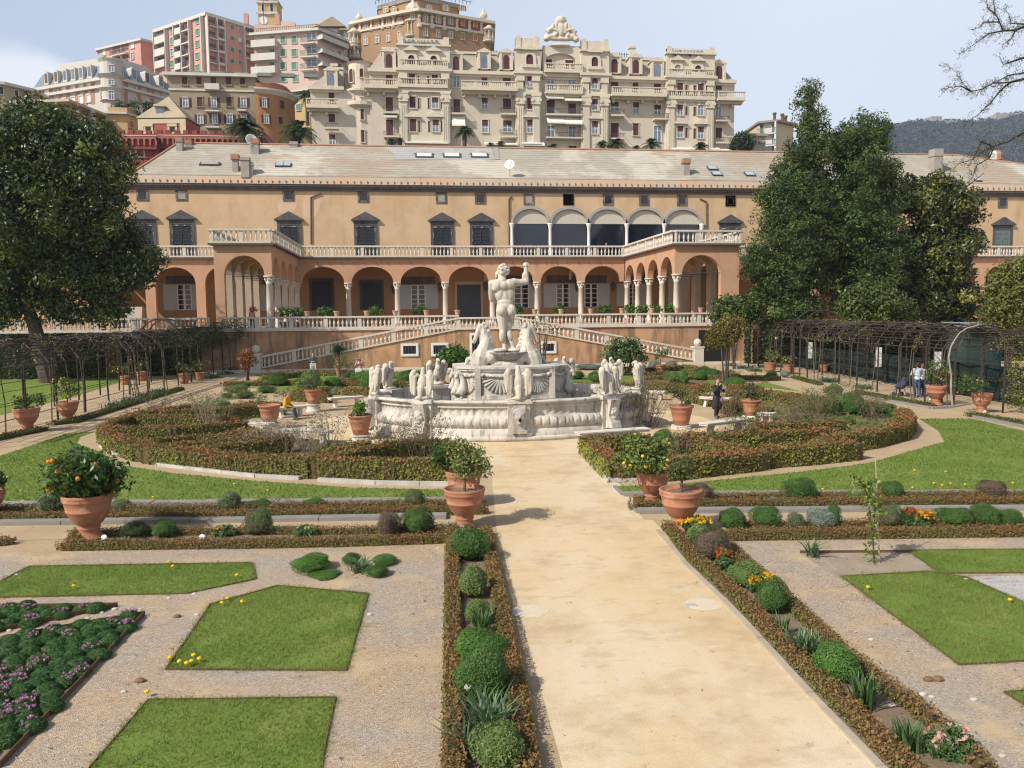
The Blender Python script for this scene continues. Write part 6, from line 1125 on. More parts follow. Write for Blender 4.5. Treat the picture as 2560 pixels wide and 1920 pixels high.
low('far low hedge line behind the western parterre','' or rp('F3',(0,825),(700,810),(1500,820)),.4,.3,300,.05); low('far low hedge line below the pink photographer', rp('F3',(1230,770),(1560,790)),.4,.3,300,.05); low('far low hedge line behind the eastern eagles', rp('F4',(50,1010),(600,1000),(1500,1010)),.4,.3,300,.05); low('far low hedge line below the silver shrubs', rp('F4',(0,960),(260,950),(620,970)),.35,.25,300,.05); low('far low hedge line along the foot of the staircase', rp('F1',(1430,760),(1750,745),(2100,740)),.4,.25,250,.06); low('far low hedge line under the western staircase', rp('F3',(420,640),(800,640),(1200,630)),.4,.3,250,.06)
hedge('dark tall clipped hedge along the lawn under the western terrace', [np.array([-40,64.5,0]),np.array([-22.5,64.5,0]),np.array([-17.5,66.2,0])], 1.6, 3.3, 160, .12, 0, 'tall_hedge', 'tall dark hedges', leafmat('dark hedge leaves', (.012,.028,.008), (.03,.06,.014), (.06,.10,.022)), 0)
hedge('added dark leaf strip standing in for trunks and shade behind the eastern pergola', [np.array([29.5,66,0]),np.array([52,64,0]),np.array([70,60,0])], 1.6, 3.6, 120, .14, 0, 'tall_hedge', 'tall dark hedges', MATS['dark hedge leaves'], -.2)  # added dark foliage in place of trunks and shade; side leaves tinted darker
for lb, k, pp in (('far clipped hedge row behind the western eagles','W',[(640,858),(720,852),(800,856)]),('far clipped hedge row behind the drum on the west','W',[(800,842),(870,838),(960,840)]),('far clipped hedge row east of the drum','W',[(1235,840),(1330,845),(1400,838)]),('far clipped hedge row behind the thin-stemmed tree','W',[(1420,850),(1520,846),(1640,850)]),('far clipped hedge row before the western stair','W',[(575,822),(680,812),(780,812)]),('far clipped hedge row before the eastern stair','W',[(1400,806),(1480,800),(1590,822)])): hedge(lb, rp(k,*pp), .5, .4, 260, .06, 0, 'hedge', 'far parterre hedges', hedm, .1, .02)
gc = []                                                        # low spring growth inside the parterre beds
for k, n, pts in (('G2',150,(760,400,1780,180)),('G1',120,(1250,140,2212,300)),('F2',110,(1000,1060,2150,1290)),('F3',60,(200,880,650,1200)),('G3',120,(150,120,1700,300)),('G4',90,(-300,-60,800,90)),('F4',180,(950,1130,2183,1600)),('F5',90,(0,1330,850,1560)),('W',150,(560,800,800,855)),('W',150,(1400,795,1660,860)),('W',70,(800,805,960,850))):
    for i in range(n): g = G(k,rnd.uniform(pts[0],pts[2]),rnd.uniform(pts[1],pts[3])); (gc.append((g,(rnd.uniform(.15,.4),rnd.uniform(.15,.35),rnd.uniform(.08,.22)))) if (abs(g[0]-3.8)/7.6)**2+((g[1]-31.9)/5.6)**2 > 1 and not (-.2 < g[0]-(1.5+.061*g[1]) < 4.3 and g[1] < 29) else 0)
V, ti = clumps([(tuple(g+np.array([0,0,r[2]*.5])),r) for g, r in gc],2600,16,.07,.045,rng,.5,1,0,.9,.3,.5,.3); tag(quads('ground_cover', V, ti, leafmat('bed growth', (.13,.075,.03), (.10,.15,.035), (.17,.24,.06), .6, .3)), kind='stuff')
# ------------------------------------------------------------------ round shrubs
PAL = dict(green=((.034,.085,.017),(.07,.145,.028),(.135,.225,.05)), dark=((.025,.05,.016),(.05,.085,.026),(.10,.13,.045)), grey=((.085,.12,.05),(.155,.19,.095),(.24,.27,.15)), brown=((.10,.07,.05),(.165,.115,.08),(.19,.165,.09)), half=((.14,.095,.07),(.14,.14,.07),(.10,.19,.045)), bright=((.042,.115,.016),(.085,.19,.03),(.155,.28,.06)), silver=((.14,.18,.14),(.24,.28,.23),(.36,.40,.33)), loose=((.08,.135,.035),(.15,.215,.06),(.24,.30,.11)))
BP = {}
def ball_proto(kind, var):
    g = np.random.default_rng(len(BP)+50); n = 5600; d = unit(g.normal(size=(n,3))); d[:,2] = np.where(d[:,2] < -.45, -d[:,2], d[:,2]); ph = g.uniform(0,6,6)
    rr = 1+.11*np.sin(3*d[:,0]+ph[0]+2*d[:,1])+.08*np.sin(5*d[:,1]+ph[1])+.22*(g.random(n) < .035)*g.random(n)+.05*np.sin(7*d[:,2]+ph[2]+4*d[:,0])+.03*g.normal(size=n)
    lo = kind in ('loose','silver','grey'); rr = rr*(1-(.28 if lo else .12)*g.random(n)**2); C = d*rr[:,None]; V = leaves(C, .056 if not lo else .072, d+np.array([0,0,.2]), .75 if not lo else 1.0, .30, g)
    t = .5+.16*np.sin(4*d[:,0]+ph[3])*np.sin(4*d[:,1]+ph[4])+.2*g.normal(size=n)*.8
    if kind == 'half': t = np.where(d[:,0]*math.cos(ph[5])+d[:,1]*math.sin(ph[5])*.5 > .1, .9, .1)+.1*g.normal(size=n)
    c = MB(); c.ball((0,0,0),(.86,.86,.8),12,8); m = leafmat('shrub '+kind, *PAL[kind], .55, .25)
    o = obj('round_shrub', c, mat('shrub core '+kind, tuple(v*.5 for v in PAL[kind][0]), PAL[kind][0], 6, rough=1)); q = quads('leaves', V, t, m, o); return o
usedb = set()
def shrub(k, x, y, w, h, kind, label, group='round clipped shrubs in the borders', name=None, cat='shrub'):
    key = (kind, len([1 for q in BP if q[0] == kind]) % 3 if len([1 for q in BP if q[0] == kind]) < 3 else rnd.randrange(3))
    if key not in BP: BP[key] = ball_proto(*key)
    g = G(k,x,y); s = ZM[k][2]; dist = ((g-np.array([0,0,H])) @ Fv); W_ = w*s/F*dist; Hh = h*s/F*dist*1.02; v = math.sin(math.atan2(H,g[1])); 
    Hv = h*s/F*dist; Hh = max(.5*Hv, math.sqrt(max(Hv*Hv-(W_*v)**2, .0))/math.sqrt(1-v*v)); r = W_/2; d = g[:2]/np.linalg.norm(g[:2])
    o = inst(BP[key], usedb, (g[0]+d[0]*r*.8, g[1]+d[1]*r*.8, Hh*.46), rnd.uniform(0,6), (r,r,Hh*.55), label, group, cat)
    if kind in ('half',): o.rotation_euler[2] = 0
    return o
SH = [('G1',1180,1000,235,140,'dark','dark low shrub beside the orange tree urn and a white lamp'),('G1',1420,1000,212,155,'green','bright green ball shrub second from the orange tree urn'),('G2',275,895,235,212,'half','tall shrub with green top and dead brown front in the western bed'),('G2',1297,908,192,190,'brown','withered brown ball shrub next to a bushy green one'),('G2',1535,885,280,190,'green','bushy green shrub beside the withered brown ball'),
('G1',460,772,250,175,'grey','feathery shrub at the back of the orange tree urn'),('G1',1050,757,165,92,'grey','small grey-green shrub behind the orange tree urn'),('G1',1985,757,205,150,'grey','grey ball shrub at the western lawn kerb'),('G2',272,682,190,80,'green','flat green shrub at the western lawn kerb'),('G2',705,672,180,80,'bright','flat bright green shrub in the middle of the western lawn kerb'),('G2',1030,672,70,35,'bright','tiny lime plant in the back row beside an orange tulip'),('G2',1180,668,150,40,'bright','low lime plant in the back row beside an orange tulip'),('G2',1300,668,140,52,'bright','lime green plant beside the two-toned shrub'),('G2',1505,662,168,130,'half','two-toned shrub half brown half green by the paired pots'),
('G2',1945,1110,300,275,'green','big round shrub at the head of the border west of the path'),('G2',1965,1400,255,245,'loose','loose grey-green shrub with flower spikes, second from the paired pots'),('G6',1075,330,240,230,'loose','sprawling pale green shrub behind a clump of iris leaves'),('G6',1110,720,520,330,'bright','wide bright green mound touching the largest ball'),('G6',1125,1085,520,490,'green','largest clipped green ball in the border west of the path'),('G6',1280,1720,510,430,'loose','olive shrub at the bottom edge in the border west of the path'),
('G3',1160,1170,260,200,'loose','feathery green shrub behind the brown-faced ball'),('G3',1280,1310,320,300,'half','ball shrub with one brown side below the yellow flowers'),('G3',1590,1575,310,250,'loose','pale loose shrub between the red and the yellow flowers'),('G4',100,1470,260,280,'green','dark green ball in front of the yellow pansies'),('G7',640,800,410,330,'bright','bright grassy green mound between iris clumps'),
('G3',1470,1008,275,190,'green','leafy green shrub beside the terracotta urn east of the path'),('G3',1780,995,280,205,'green','smooth green ball, second from the urn in the eastern row'),('G3',2060,1000,150,160,'grey','small grey shrub right after the smooth ball in the eastern row'),('G4',500,745,225,165,'silver','silver leaved plant with an orange bloom in the eastern row'),('G4',610,735,110,190,'green','upright green plant with orange bloom behind the silver leaves'),('G4',1070,735,190,190,'half','grey shrub behind the staked young tree'),('G4',1600,730,300,165,'green','leafy green shrub next to the red and orange flowers'),('G4',1865,728,255,182,'green','round shrub between two leafy ones at the far east of the row'),('G4',2065,730,205,145,'green','pale green bush near the end of the eastern row'),('G4',2230,735,120,90,'silver','silver plant at the frame edge of the eastern row'),
('G3',1190,745,215,165,'brown','brown-grey shrub in the back row behind the terracotta urn'),('G3',1600,735,180,40,'loose','flat grey-green plant in the eastern back row'),('G3',1860,735,90,45,'silver','little silver rosette in the eastern back row'),('G4',325,508,275,180,'green','big green shrub in the eastern back row'),('G4',790,503,170,75,'loose','low spreading plant behind the staked young tree'),('G4',1095,493,205,135,'green','trimmed green mound in the back row just east of the stake'),('G4',1925,488,230,145,'brown','withered grey shrub at the eastern lawn kerb')]
for q in SH: shrub(*q)
for q in (('F3',430,655,260,70,'dark'),('F3',880,640,150,130,'loose'),('F3',1090,600,150,90,'green'),('F3',1850,620,150,110,'loose'),('F1',500,775,130,70,'loose'),('F1',590,745,90,60,'green'),('F1',1330,745,120,70,'loose'),('F1',1450,745,110,60,'dark'),('F1',1760,740,130,60,'silver'),('F1',2010,735,110,60,'green'),('F4',60,800,160,80,'loose'),('F4',420,790,140,60,'green'),('F2',2150,700,130,90,'dark'),('W',600,835,40,24,'green'),('W',660,846,44,26,'loose'),('W',720,838,40,22,'bright'),('W',880,826,44,26,'green'),('W',930,812,40,24,'loose'),('W',1290,828,40,22,'green'),('W',1460,830,44,26,'loose'),('W',1520,818,40,24,'green'),('W',1590,842,44,26,'bright')): shrub(*q,'leafy shrub in the rear garden between the fountain and the staircase wall','leafy shrubs in the rear garden')
for q in [('F2',1390,1185,200,95,'green'),('F2',1680,1160,180,80,'green'),('F2',1090,1190,130,60,'dark'),('F2',1340,1300,110,65,'green'),('F2',1430,1300,120,45,'green'),('F2',1870,1270,110,50,'bright'),('F2',1780,1220,160,90,'dark'),('F2',1940,1040,110,60,'green'),('F3',30,960,120,60,'green'),('F3',240,960,180,80,'loose'),('F3',140,900,240,90,'loose'),('F3',470,900,200,80,'green'),('F3',960,860,250,200,'loose'),('F3',470,810,100,80,'green'),('F3',590,800,100,80,'dark'),('F3',900,810,130,100,'green'),('F3',1240,920,130,80,'silver'),('F3',250,840,90,60,'green'),('F3',530,660,200,70,'dark'),('F3',760,640,160,70,'dark'),('F3',1600,900,160,240,'bright'),('F3',1400,760,180,90,'green'),('F1',380,900,130,80,'green'),('F1',250,850,90,80,'bright'),('F1',470,870,80,70,'green'),('F1',1560,855,100,55,'green'),('F1',1670,850,70,50,'bright'),('F1',1545,755,80,45,'green'),('F1',1640,790,200,40,'silver'),('F1',2090,770,90,35,'silver'),('F1',2190,855,90,50,'green'),('F1',60,880,120,80,'bright'),('F1',20,760,60,60,'green'),('F4',150,880,120,80,'silver'),('F4',340,870,130,70,'silver'),('F4',30,900,80,60,'silver'),('F4',800,1000,150,110,'green'),('F4',990,1000,140,90,'bright'),('F4',650,1010,140,90,'bright'),('F4',480,1060,120,160,'bright'),('F4',320,1000,120,60,'grey'),('F4',1430,1000,140,90,'green'),('F4',1580,980,100,80,'silver'),('F4',520,1290,80,60,'dark'),('F4',1830,1370,380,80,'bright'),('F4',1760,1460,180,70,'green'),('F4',1230,1560,60,40,'bright'),('F4',2080,1400,150,240,'loose'),('F4',670,1120,60,60,'green'),('F5',130,1360,260,180,'loose'),('F5',320,1400,300,200,'green'),('F5',640,1380,260,130,'grey'),('F5',100,1180,200,120,'loose'),('F5',780,1430,160,90,'green'),('F5',300,1260,200,120,'loose'),('F5',200,1500,250,90,'loose'),('G3',1010,280,150,60,'dark'),('G2',1320,275,150,110,'green'),('G2',1680,285,120,90,'bright'),('G2',1260,265,80,60,'dark'),('G3',820,170,180,110,'bright')]: shrub(*q,'leafy garden shrub growing among the parterre hedges around the fountain','leafy shrubs among the parterre hedges')
for k, x, y, w, h in (('G2',690,1190,330,150),('G2',800,1235,240,70),('G2',1010,1120,160,90),('G2',1270,1130,210,90),('G2',1215,1225,190,100)): shrub(k,x,y,w,h,'bright' if w > 200 else 'green','green cushion of thrift in the little round bed on the gravel','green cushions in the round bed',None,'cushion plant')
# thrift cushions
thr = None; usedt = set(); c_ = 0
def inside(p, poly):
    r = False; n = len(poly)
    for i in range(n):
        a, b = poly[i], poly[(i+1) % n]
        if (a[1] > p[1]) != (b[1] > p[1]) and p[0] < (b[0]-a[0])*(p[1]-a[1])/(b[1]-a[1])+a[0]: r = not r
    return r
prot = []
for v in range(4):
    g = np.random.default_rng(90+v); n = 1300; d = unit(g.normal(size=(n,3))); d[:,2] = abs(d[:,2])-.12; V = leaves(d*(.9+.12*g.random(n))[:,None]*np.array([1,1,.75]), .15, d, .7, .2, g); t = .45+.2*g.normal(size=n); c = MB(); c.ball((0,0,-.05),(.84,.84,.62),10,6)
    o = obj('thrift_cushion', c, mat('thrift core', (.012,.025,.008), (.02,.035,.01), 5, rough=1)); quads('leaves', V, t, leafmat('thrift leaves', (.024,.065,.018), (.05,.125,.03), (.11,.21,.05), .6, .2), o)
    if v < 2:
        nf = 14; a = g.uniform(0,6.28,nf); r = g.random(nf)**.5*.8; fc = np.column_stack([r*np.cos(a),r*np.sin(a),.72*np.sqrt(1-r*r*.9)+.12]); C = fc[:,None]+g.normal(size=(nf,9,3))*.05; quads('blossoms', leaves(C.reshape(-1,3),.06,None,1,.8,g), g.random(nf*9), leafmat('thrift flowers', (.42,.12,.30), (.55,.22,.42), (.62,.35,.5), .7, .2), o)
    prot.append(o)
for poly in (bA,bB):
    xs_ = [p[0] for p in poly]; ys_ = [p[1] for p in poly]; y = min(ys_); row = 0
    while y < max(ys_):
        x = -9.2+(row % 2)*.16
        while x < max(xs_):
            p = (x+rnd.gauss(0,.035), y+rnd.gauss(0,.035))
            if inside(p,poly) and p[0] > -8.8 and p[1] > 6.2: inst(prot[rnd.choice((0,1,2,2,3,3,3) if math.sin(p[0]*2.1+p[1]*1.3) < .2 else (0,0,1,2))], usedt, (p[0],p[1],.035), rnd.uniform(0,6), (rnd.uniform(.135,.175),rnd.uniform(.135,.175),rnd.uniform(.12,.16)), 'low round cushion of thrift in the dark planted bed edged with rusty metal', 'thrift cushions in the edged beds', 'thrift')
            x += .265
        y += .24; row += 1
# ------------------------------------------------------------------ iris and daffodil clumps, flowers
def blades(n, h, spread, g, w=.016, wid=.5):
    a = g.uniform(0,2*PI,n); b0 = np.column_stack([np.cos(a),np.sin(a),np.zeros(n)])*(g.random(n)**.6*.10)[:,None]; d = np.column_stack([np.cos(a+g.normal(size=n)*.5),np.sin(a+g.normal(size=n)*.5),np.zeros(n)]); L_ = h*(.6+.5*g.random(n)); k = spread*(.3+.9*g.random(n)); Q = []
    side = np.column_stack([-d[:,1],d[:,0],np.zeros(n)]); S_ = 5
    pt = lambda t: b0+d*(k*L_*t**2)[:,None]+np.array([0,0,1])*(L_*(t-.38*k*t**3))[:,None]
    for j in range(S_): t0, t1 = j/S_, (j+1)/S_; w0, w1 = w*(1-t0**2.5), w*(1-t1**2.5)+.0008; Q.append(np.stack([pt(t0)-side*w0,pt(t0)+side*w0,pt(t1)+side*w1,pt(t1)-side*w1],1))
    return np.concatenate(Q), np.tile(g.random(n),S_)
ird = leafmat('iris leaves', (.035,.085,.022), (.075,.15,.045), (.14,.22,.085), .45, .3); irg = leafmat('grey iris leaves', (.045,.095,.04), (.09,.165,.07), (.18,.26,.13), .45, .3)
def clump(name, k, x, y, h, n, spread, m, label, cat, group=None, flower=None, rad=1.):
    g = G(k,x,y); q, t = blades(n,h,spread,rng,.014*max(1,h/.45)); q = q+np.repeat(np.column_stack([rng.normal(size=(n,2))*.07*(rad-1)*1.6,np.zeros(n)]).reshape(1,n,3),5,0).reshape(5*n,1,3)+g+np.array([0,0,.005]); th = thing(name,label,cat,tuple(g),group); quads('leaves',q,t,m,th)
    if flower:
        fc = np.column_stack([rng.normal(size=flower[1])*.12*rad,rng.normal(size=flower[1])*.12*rad,h*(.75+.3*rng.random(flower[1]))])+g; C = fc[:,None]+rng.normal(size=(flower[1],8,3))*.018; quads('blossoms',leaves(C.reshape(-1,3),.026,None,1,.8),rng.random(flower[1]*8),flower[0],th)
wht = leafmat('white petals', (.62,.58,.42), (.68,.66,.58), (.7,.7,.66), .7, .3); yelf = leafmat('yellow petals', (.55,.28,.01), (.68,.40,.015), (.72,.55,.05), .7, .3); redf = leafmat('rust red petals', (.30,.04,.02), (.45,.09,.02), (.52,.2,.03), .7, .3); pkf = leafmat('pale pink petals', (.55,.25,.2), (.62,.35,.28), (.65,.5,.42), .7, .3); orgf = leafmat('orange petals', (.6,.18,.01), (.66,.27,.015), (.7,.4,.03), .7, .3)
IG = 'strap leaved clumps in the borders'
clump('iris_clump','G6',1125,395,.42,60,.5,ird,'fresh green strap-leaved clump in front of the sprawling shrub','iris',IG); clump('iris_clump','G6',1190,1310,.5,120,.75,irg,'biggest arching grey-green iris clump with one pale bloom below the largest ball','iris',IG,(wht,1),1.7); clump('iris_clump','G6',960,1500,.36,40,.9,irg,'arching iris leaves beside the olive shrub at the bottom edge','iris',IG)
clump('iris_clump','G7',180,370,.34,55,.5,ird,'slim pale iris clump right below the dark green ball','iris',IG); clump('iris_clump','G7',390,545,.4,130,.6,irg,'large bluish iris clump above the bright grassy mound','iris',IG,None,1.6); clump('iris_clump','G7',860,965,.46,95,.5,ird,'dark upright iris clump just below the bright grassy mound','iris',IG,None,1.3); clump('iris_clump','G7',1240,1325,.36,75,.45,ird,'iris clump nearest the pink blooming rose','iris',IG,None,1.3)
clump('iris_clump','G4',430,970,.42,45,.9,irg,'iris clump at the corner of the bare soil bed','iris',IG); clump('iris_clump','G2',1080,1165,.3,70,.9,irg,'dry pale strap leaves in the little round bed','iris',IG,None,1.6); clump('iris_clump','G2',1790,860,.25,50,.8,leafmat('silver straps', (.16,.2,.15), (.25,.29,.22), (.36,.4,.32)),'silvery strap leaves at the foot of the near western pot','iris',IG)
def flowers(k, x, y, w, h, fm_, n, label, name='flower_clump', leaf=ird, low_=.35):
    g = G(k,x,y); s = ZM[k][2]/F*((g-np.array([0,0,H])) @ Fv); w *= s; h *= s; d = g[:2]/np.linalg.norm(g[:2]); c = g+np.array([d[0]*w*.3,d[1]*w*.3,0]); th = thing(name,label,'flowers',tuple(g),'flowering clumps in the borders'); V, t = clumps([((c[0],c[1],h*.4),(w/2,w*.35,h*.5))],60,26,.05,.035,rng,.4); quads('leaves',V,t,leaf,th)
    a = rng.uniform(0,6.28,n); r = rng.random(n)**.5; fc = np.column_stack([c[0]+r*np.cos(a)*w/2,c[1]+r*np.sin(a)*w*.35,h*(.95-low_*r*r*rng.random(n))]); C = fc[:,None]+rng.normal(size=(n,9,3))*.016; quads('blossoms',leaves(C.reshape(-1,3),.028,None,1,.85),np.clip(rng.random(n)[:,None]*.8+rng.random((n,9))*.2,0,1).reshape(-1),fm_,th)
flowers('G3',1130,1050,320,150,yelf,60,'bright yellow flowers at the foot of the terracotta urn east of the path'); flowers('G3',1400,1400,170,200,redf,22,'rust red flowers between the brown-faced ball and the pale loose shrub'); flowers('G3',1745,1600,300,150,yelf,60,'yellow and cream pansies behind the dark green ball'); flowers('G4',1230,725,130,150,redf,30,'dark red flowers behind the orange ones in the eastern row'); flowers('G4',1330,728,190,130,orgf,55,'orange-yellow wallflowers in the eastern row'); flowers('G1',1940,985,170,90,orgf,10,'orange tulips in the western bed beside a dead shrub'); flowers('G2',650,895,180,70,leafmat('lemon petals', (.5,.5,.1), (.6,.6,.15), (.7,.7,.3)),9,'pale lemon primroses in the western bed'); flowers('G7',1560,1420,360,230,pkf,20,'sprawling rose with pale pink and apricot blooms at the bottom corner',low_=.7)
flowers('G1',1650,215,520,60,leafmat('lemon petals'  , (.5,.5,.1), (.6,.6,.15), (.7,.7,.3)),70,'pale yellow daffodils between two clipped hedges of the western parterre'); flowers('G1',2000,150,300,50,MATS['lemon petals'],40,'smaller patch of pale yellow daffodils near the bare roses'); flowers('F4',1880,1560,500,70,yelf,24,'yellow blooms among bare roses in the eastern parterre'); flowers('F5',80,1570,420,70,yelf,30,'yellow shrub blooms at the eastern end of the parterre')
i = 0
for k, x, y, n in (('F2',1000,1030,2),('F2',1120,985,2),('F2',1250,940,2),('F2',1370,905,2),('F2',1850,780,3),('F2',1950,745,2),('F2',2040,710,2),('F4',830,800,2),('F4',1000,850,3),('F4',1130,880,3),('F4',1250,910,2),('F5',430,1100,3),('F5',60,1020,2),('F4',2050,1030,2),('F3',60,650,2),('F3',150,620,1)):
    clump('daffodil_clump',k,x,y,.38,170,.9,leafmat('daffodil leaves', (.03,.075,.04), (.06,.13,.065), (.11,.19,.10)),'clump of white daffodils with blue-green leaves beside a pergola walk','daffodils','daffodil clumps along the pergolas',(wht,5*n),3.4)
# dandelions in the lawns
for i, (k, x, y) in enumerate((('G1',1460,1225),('G1',1495,1262),('G1',2047,1340),('G1',640,1433),('G2',30,1410),('G2',145,1437),('G5',1470,612),('G5',1553,645),('G5',1615,660),('G5',1657,643),('G5',1675,590),('G5',1725,622),('G5',1968,88),('G5',2095,117),('G5',1920,130),('G5',1272,910),('G2',842,1125),('G4',2072,1362),('G4',895,1255),('G4',1440,380),('G4',1580,383),('G4',1510,398),('G4',1700,390),('G4',1540,282),('G4',1280,272),('G4',2095,378),('G4',520,432),('G4',1265,418),('G1',285,333),('G1',180,597),('G1',200,688),('G1',1325,657),('G2',345,545),('G1',65,480),('G1',2025,540),('G2',1085,665),('G3',1310,548))):
    g = G(k,x,y); m = MB(); m.lathe([(.004,0),(.004,.05),(.03,.055),(.034,.07),(.02,.085)], (g[0],g[1],.01), 8); tag(obj('dandelion', m, mat('dandelion yellow', (.70,.45,.01), (.66,.40,.01), 9)), 'yellow dandelion bloom standing in the short grass', 'dandelion', 'dandelions in the lawns')
n = 5200; p = np.column_stack([rng.uniform(-9,13,n),rng.uniform(6.5,27,n)*1.0]); on = (p[:,0] > 1.35+.061*p[:,1]-.7) & (p[:,0] < 5.3+.0*p[:,1]) & (rng.random(n) < .93); p = p[~on]; n = len(p); C = np.column_stack([p,np.full(n,.022)]); tag(quads('leaf_litter', leaves(C,.016*(.6+1.2*rng.random(n)),np.tile(np.array([0,0,1.]),(n,1)),.35,.5), rng.random(n), leafmat('dead leaf flecks', (.11,.065,.035), (.20,.135,.075), (.42,.36,.28), .9, .0, .1)), kind='stuff')
# grass blades on all the lawns
Q, T = [], []
for poly in LW:
    xs_ = np.array([p[0] for p in poly]); ys_ = np.array([p[1] for p in poly]); x0, x1, y0, y1 = max(xs_.min(),-14), min(xs_.max(),30), max(ys_.min(),6), ys_.max()
    if y0 > 42 or x1-x0 < .1 or y1-y0 < .1: continue
    near = y0 < 16.5; n = int((x1-x0)*(y1-y0)*(2000 if near else 260)); p = np.column_stack([rng.uniform(x0,x1,n),rng.uniform(y0,y1,n)]); keep = np.zeros(n,bool); j = len(poly)-1
    for i in range(len(poly)):
        a, b = poly[i], poly[j]; c = ((a[1] > p[:,1]) != (b[1] > p[:,1])) & (p[:,0] < (b[0]-a[0])*(p[:,1]-a[1])/(b[1]-a[1]+1e-12)+a[0]); keep ^= c; j = i
    p = p[keep]
    if near:
        p = p[~((np.sin(p[:,0]*2.3+1.9*np.sin(p[:,1]*1.4))*np.sin(p[:,1]*2.7+1.3*np.sin(p[:,0]*3.1)) > .55) & (rng.random(len(p)) < .55))]; E_ = []
        for a, b in zip(poly, poly[1:]+poly[:1]): a, b = np.array(a), np.array(b); k_ = int(min(np.linalg.norm(b-a),12)*230); e_ = a+(b-a)*rng.random((k_,1)); E_.append(e_+rng.normal(size=(k_,2))*.035*(.3+abs(np.sin(e_[:,:1]*5+e_[:,1:]*3))))
        p = np.concatenate([p]+E_)
    n = len(p); h = (.022+.03*rng.random(n))*(1 if near else 1.3); a = rng.uniform(0,6.28,n); w = .0045 if near else .014; sd_ = np.column_stack([np.cos(a),np.sin(a),np.zeros(n)])*w; ln = rng.normal(size=(n,2))*h[:,None]*.7; b0 = np.column_stack([p,np.full(n,.012)]); Q.append(np.stack([b0-sd_,b0+sd_,b0+np.column_stack([ln,h])],1)); T.append(.42+.2*np.sin(p[:,0]*1.3+1.7*np.sin(p[:,1]*.9))*np.sin(p[:,1]*1.1)+.3*np.clip(np.sin(p[:,0]*2.9+2*np.sin(p[:,1]*1.7))*np.sin(p[:,1]*2.3+1.5*np.sin(p[:,0]*2.1))-.35,0,1)+.2*rng.normal(size=n))
tag(quads('grass', np.concatenate(Q), np.concatenate(T), leafmat('grass blades', (.105,.175,.027), (.175,.245,.04), (.31,.32,.10), .6, .4)), kind='stuff')
# loose stones on the gravel
m = MB()
for k, x, y, r in (('G5',990,155,.06),('G5',1100,190,.04),('G5',1270,218,.04),('G5',880,185,.05),('G5',1210,155,.04),('G5',1680,22,.05),('G5',1460,60,.05),('G5',750,240,.06),('G5',1530,220,.08),('G5',1700,205,.06),('G5',80,340,.05),('G2',1690,985,.04),('G6',90,215,.06),('G7',1365,865,.06),('G7',1790,910,.06),('G7',1440,885,.05),('G7',1890,1370,.07),('G7',2030,1380,.05),('G7',1740,1210,.06),('G7',930,403,.05),('G7',1215,822,.06),('G7',1110,965,.06),('G4',1710,1160,.05),('G1',145,1307,.05),('G5',1210,780,.09),('G5',1070,868,.05),('G7',1410,745,.09),('G7',1490,745,.1)):
    g = G(k,x,y); s = MB(); s.ball((g[0],g[1],r*.25),(r*.8,r*.6,r*.4),7,5); tag(obj('pebble', s, mat('pale pebble', (.52,.49,.44), (.40,.36,.31), 5) if r < .08 else mat('dead leaf litter', (.16,.09,.05), (.2,.12,.07), 9)), 'loose pale stone or clod lying on the gravel court', 'stone', 'loose stones on the gravel')
# bare lamps / white things in the bed
for k, x, y, lb in (('G1',910,1012,'white spotlight lying at the foot of the orange tree urn'),('G1',1755,1008,'small white spotlight set flat in the western bed'),('G2',1880,850,'round metal spotlight beside the near western pot'),('F5',1745,1370,'white spotlight at the foot of the eastern urn by the pergola post'),('F5',1155,1235,'small white spotlight beside the first eastern urn')):
    g = G(k,x,y); m = MB(); m.M = Matrix.Translation((g[0],g[1],.06)) @ Matrix.Rotation(R(60),4,'X'); m.lathe([(.02,-.1),(.045,-.07),(.05,.06),(.06,.075),(.055,.08),(.015,.07)], n=12); tag(obj('garden_spotlight', m, whitew, None, True), lb, 'spotlight', 'garden spotlights')
# ------------------------------------------------------------------ terracotta pots and potted trees
citl = leafmat('citrus leaves', (.022,.055,.011), (.05,.105,.02), (.13,.20,.045), .42, .3, .4); citv = leafmat('variegated leaves', (.07,.11,.02), (.16,.20,.05), (.33,.34,.12), .45, .3); brightl = leafmat('feathery leaves', (.05,.13,.02), (.10,.22,.03), (.19,.32,.06), .5, .35); olive = leafmat('olive shrub leaves', (.04,.055,.018), (.08,.10,.03), (.14,.15,.05), .5, .3); citd = leafmat('loose citrus leaves', (.045,.085,.015), (.10,.15,.03), (.24,.27,.07), .42, .3)
twig = mat('twig bark', (.09,.065,.045), (.13,.10,.075), 6, rough=.9); bark = mat('tree bark', (.055,.042,.032), (.085,.068,.05), 3, lay=[((.14,.12,.095), 5, .58, .7, (1,1,.3), .6)], bump=.6, bscale=12); fruit_o = mat('orange fruit', (.68,.23,.02), (.64,.20,.015), 8, rough=.45); fruit_y = mat('lemon fruit', (.70,.43,.04), (.68,.38,.03), 8, rough=.45)
FOOT = [(.30,0),(.31,.04),(.27,.07),(.22,.14),(.2,.2),(.23,.24),(.23,.27),(.20,.29),(.28,.36),(.37,.50),(.43,.62),(.445,.64),(.445,.66),(.435,.67),(.475,.82),(.49,.85),(.495,.87),(.485,.89),(.51,.94),(.52,.98),(.50,1.0),(.46,.99),(.45,.93),(.01,.92)]
TAPER = [(.26,0),(.28,.02),(.33,.2),(.345,.22),(.34,.24),(.40,.52),(.415,.54),(.41,.56),(.43,.66),(.47,.69),(.49,.74),(.48,.78),(.44,.77),(.43,.70),(.01,.69)]
used_f = set(); FR = {}
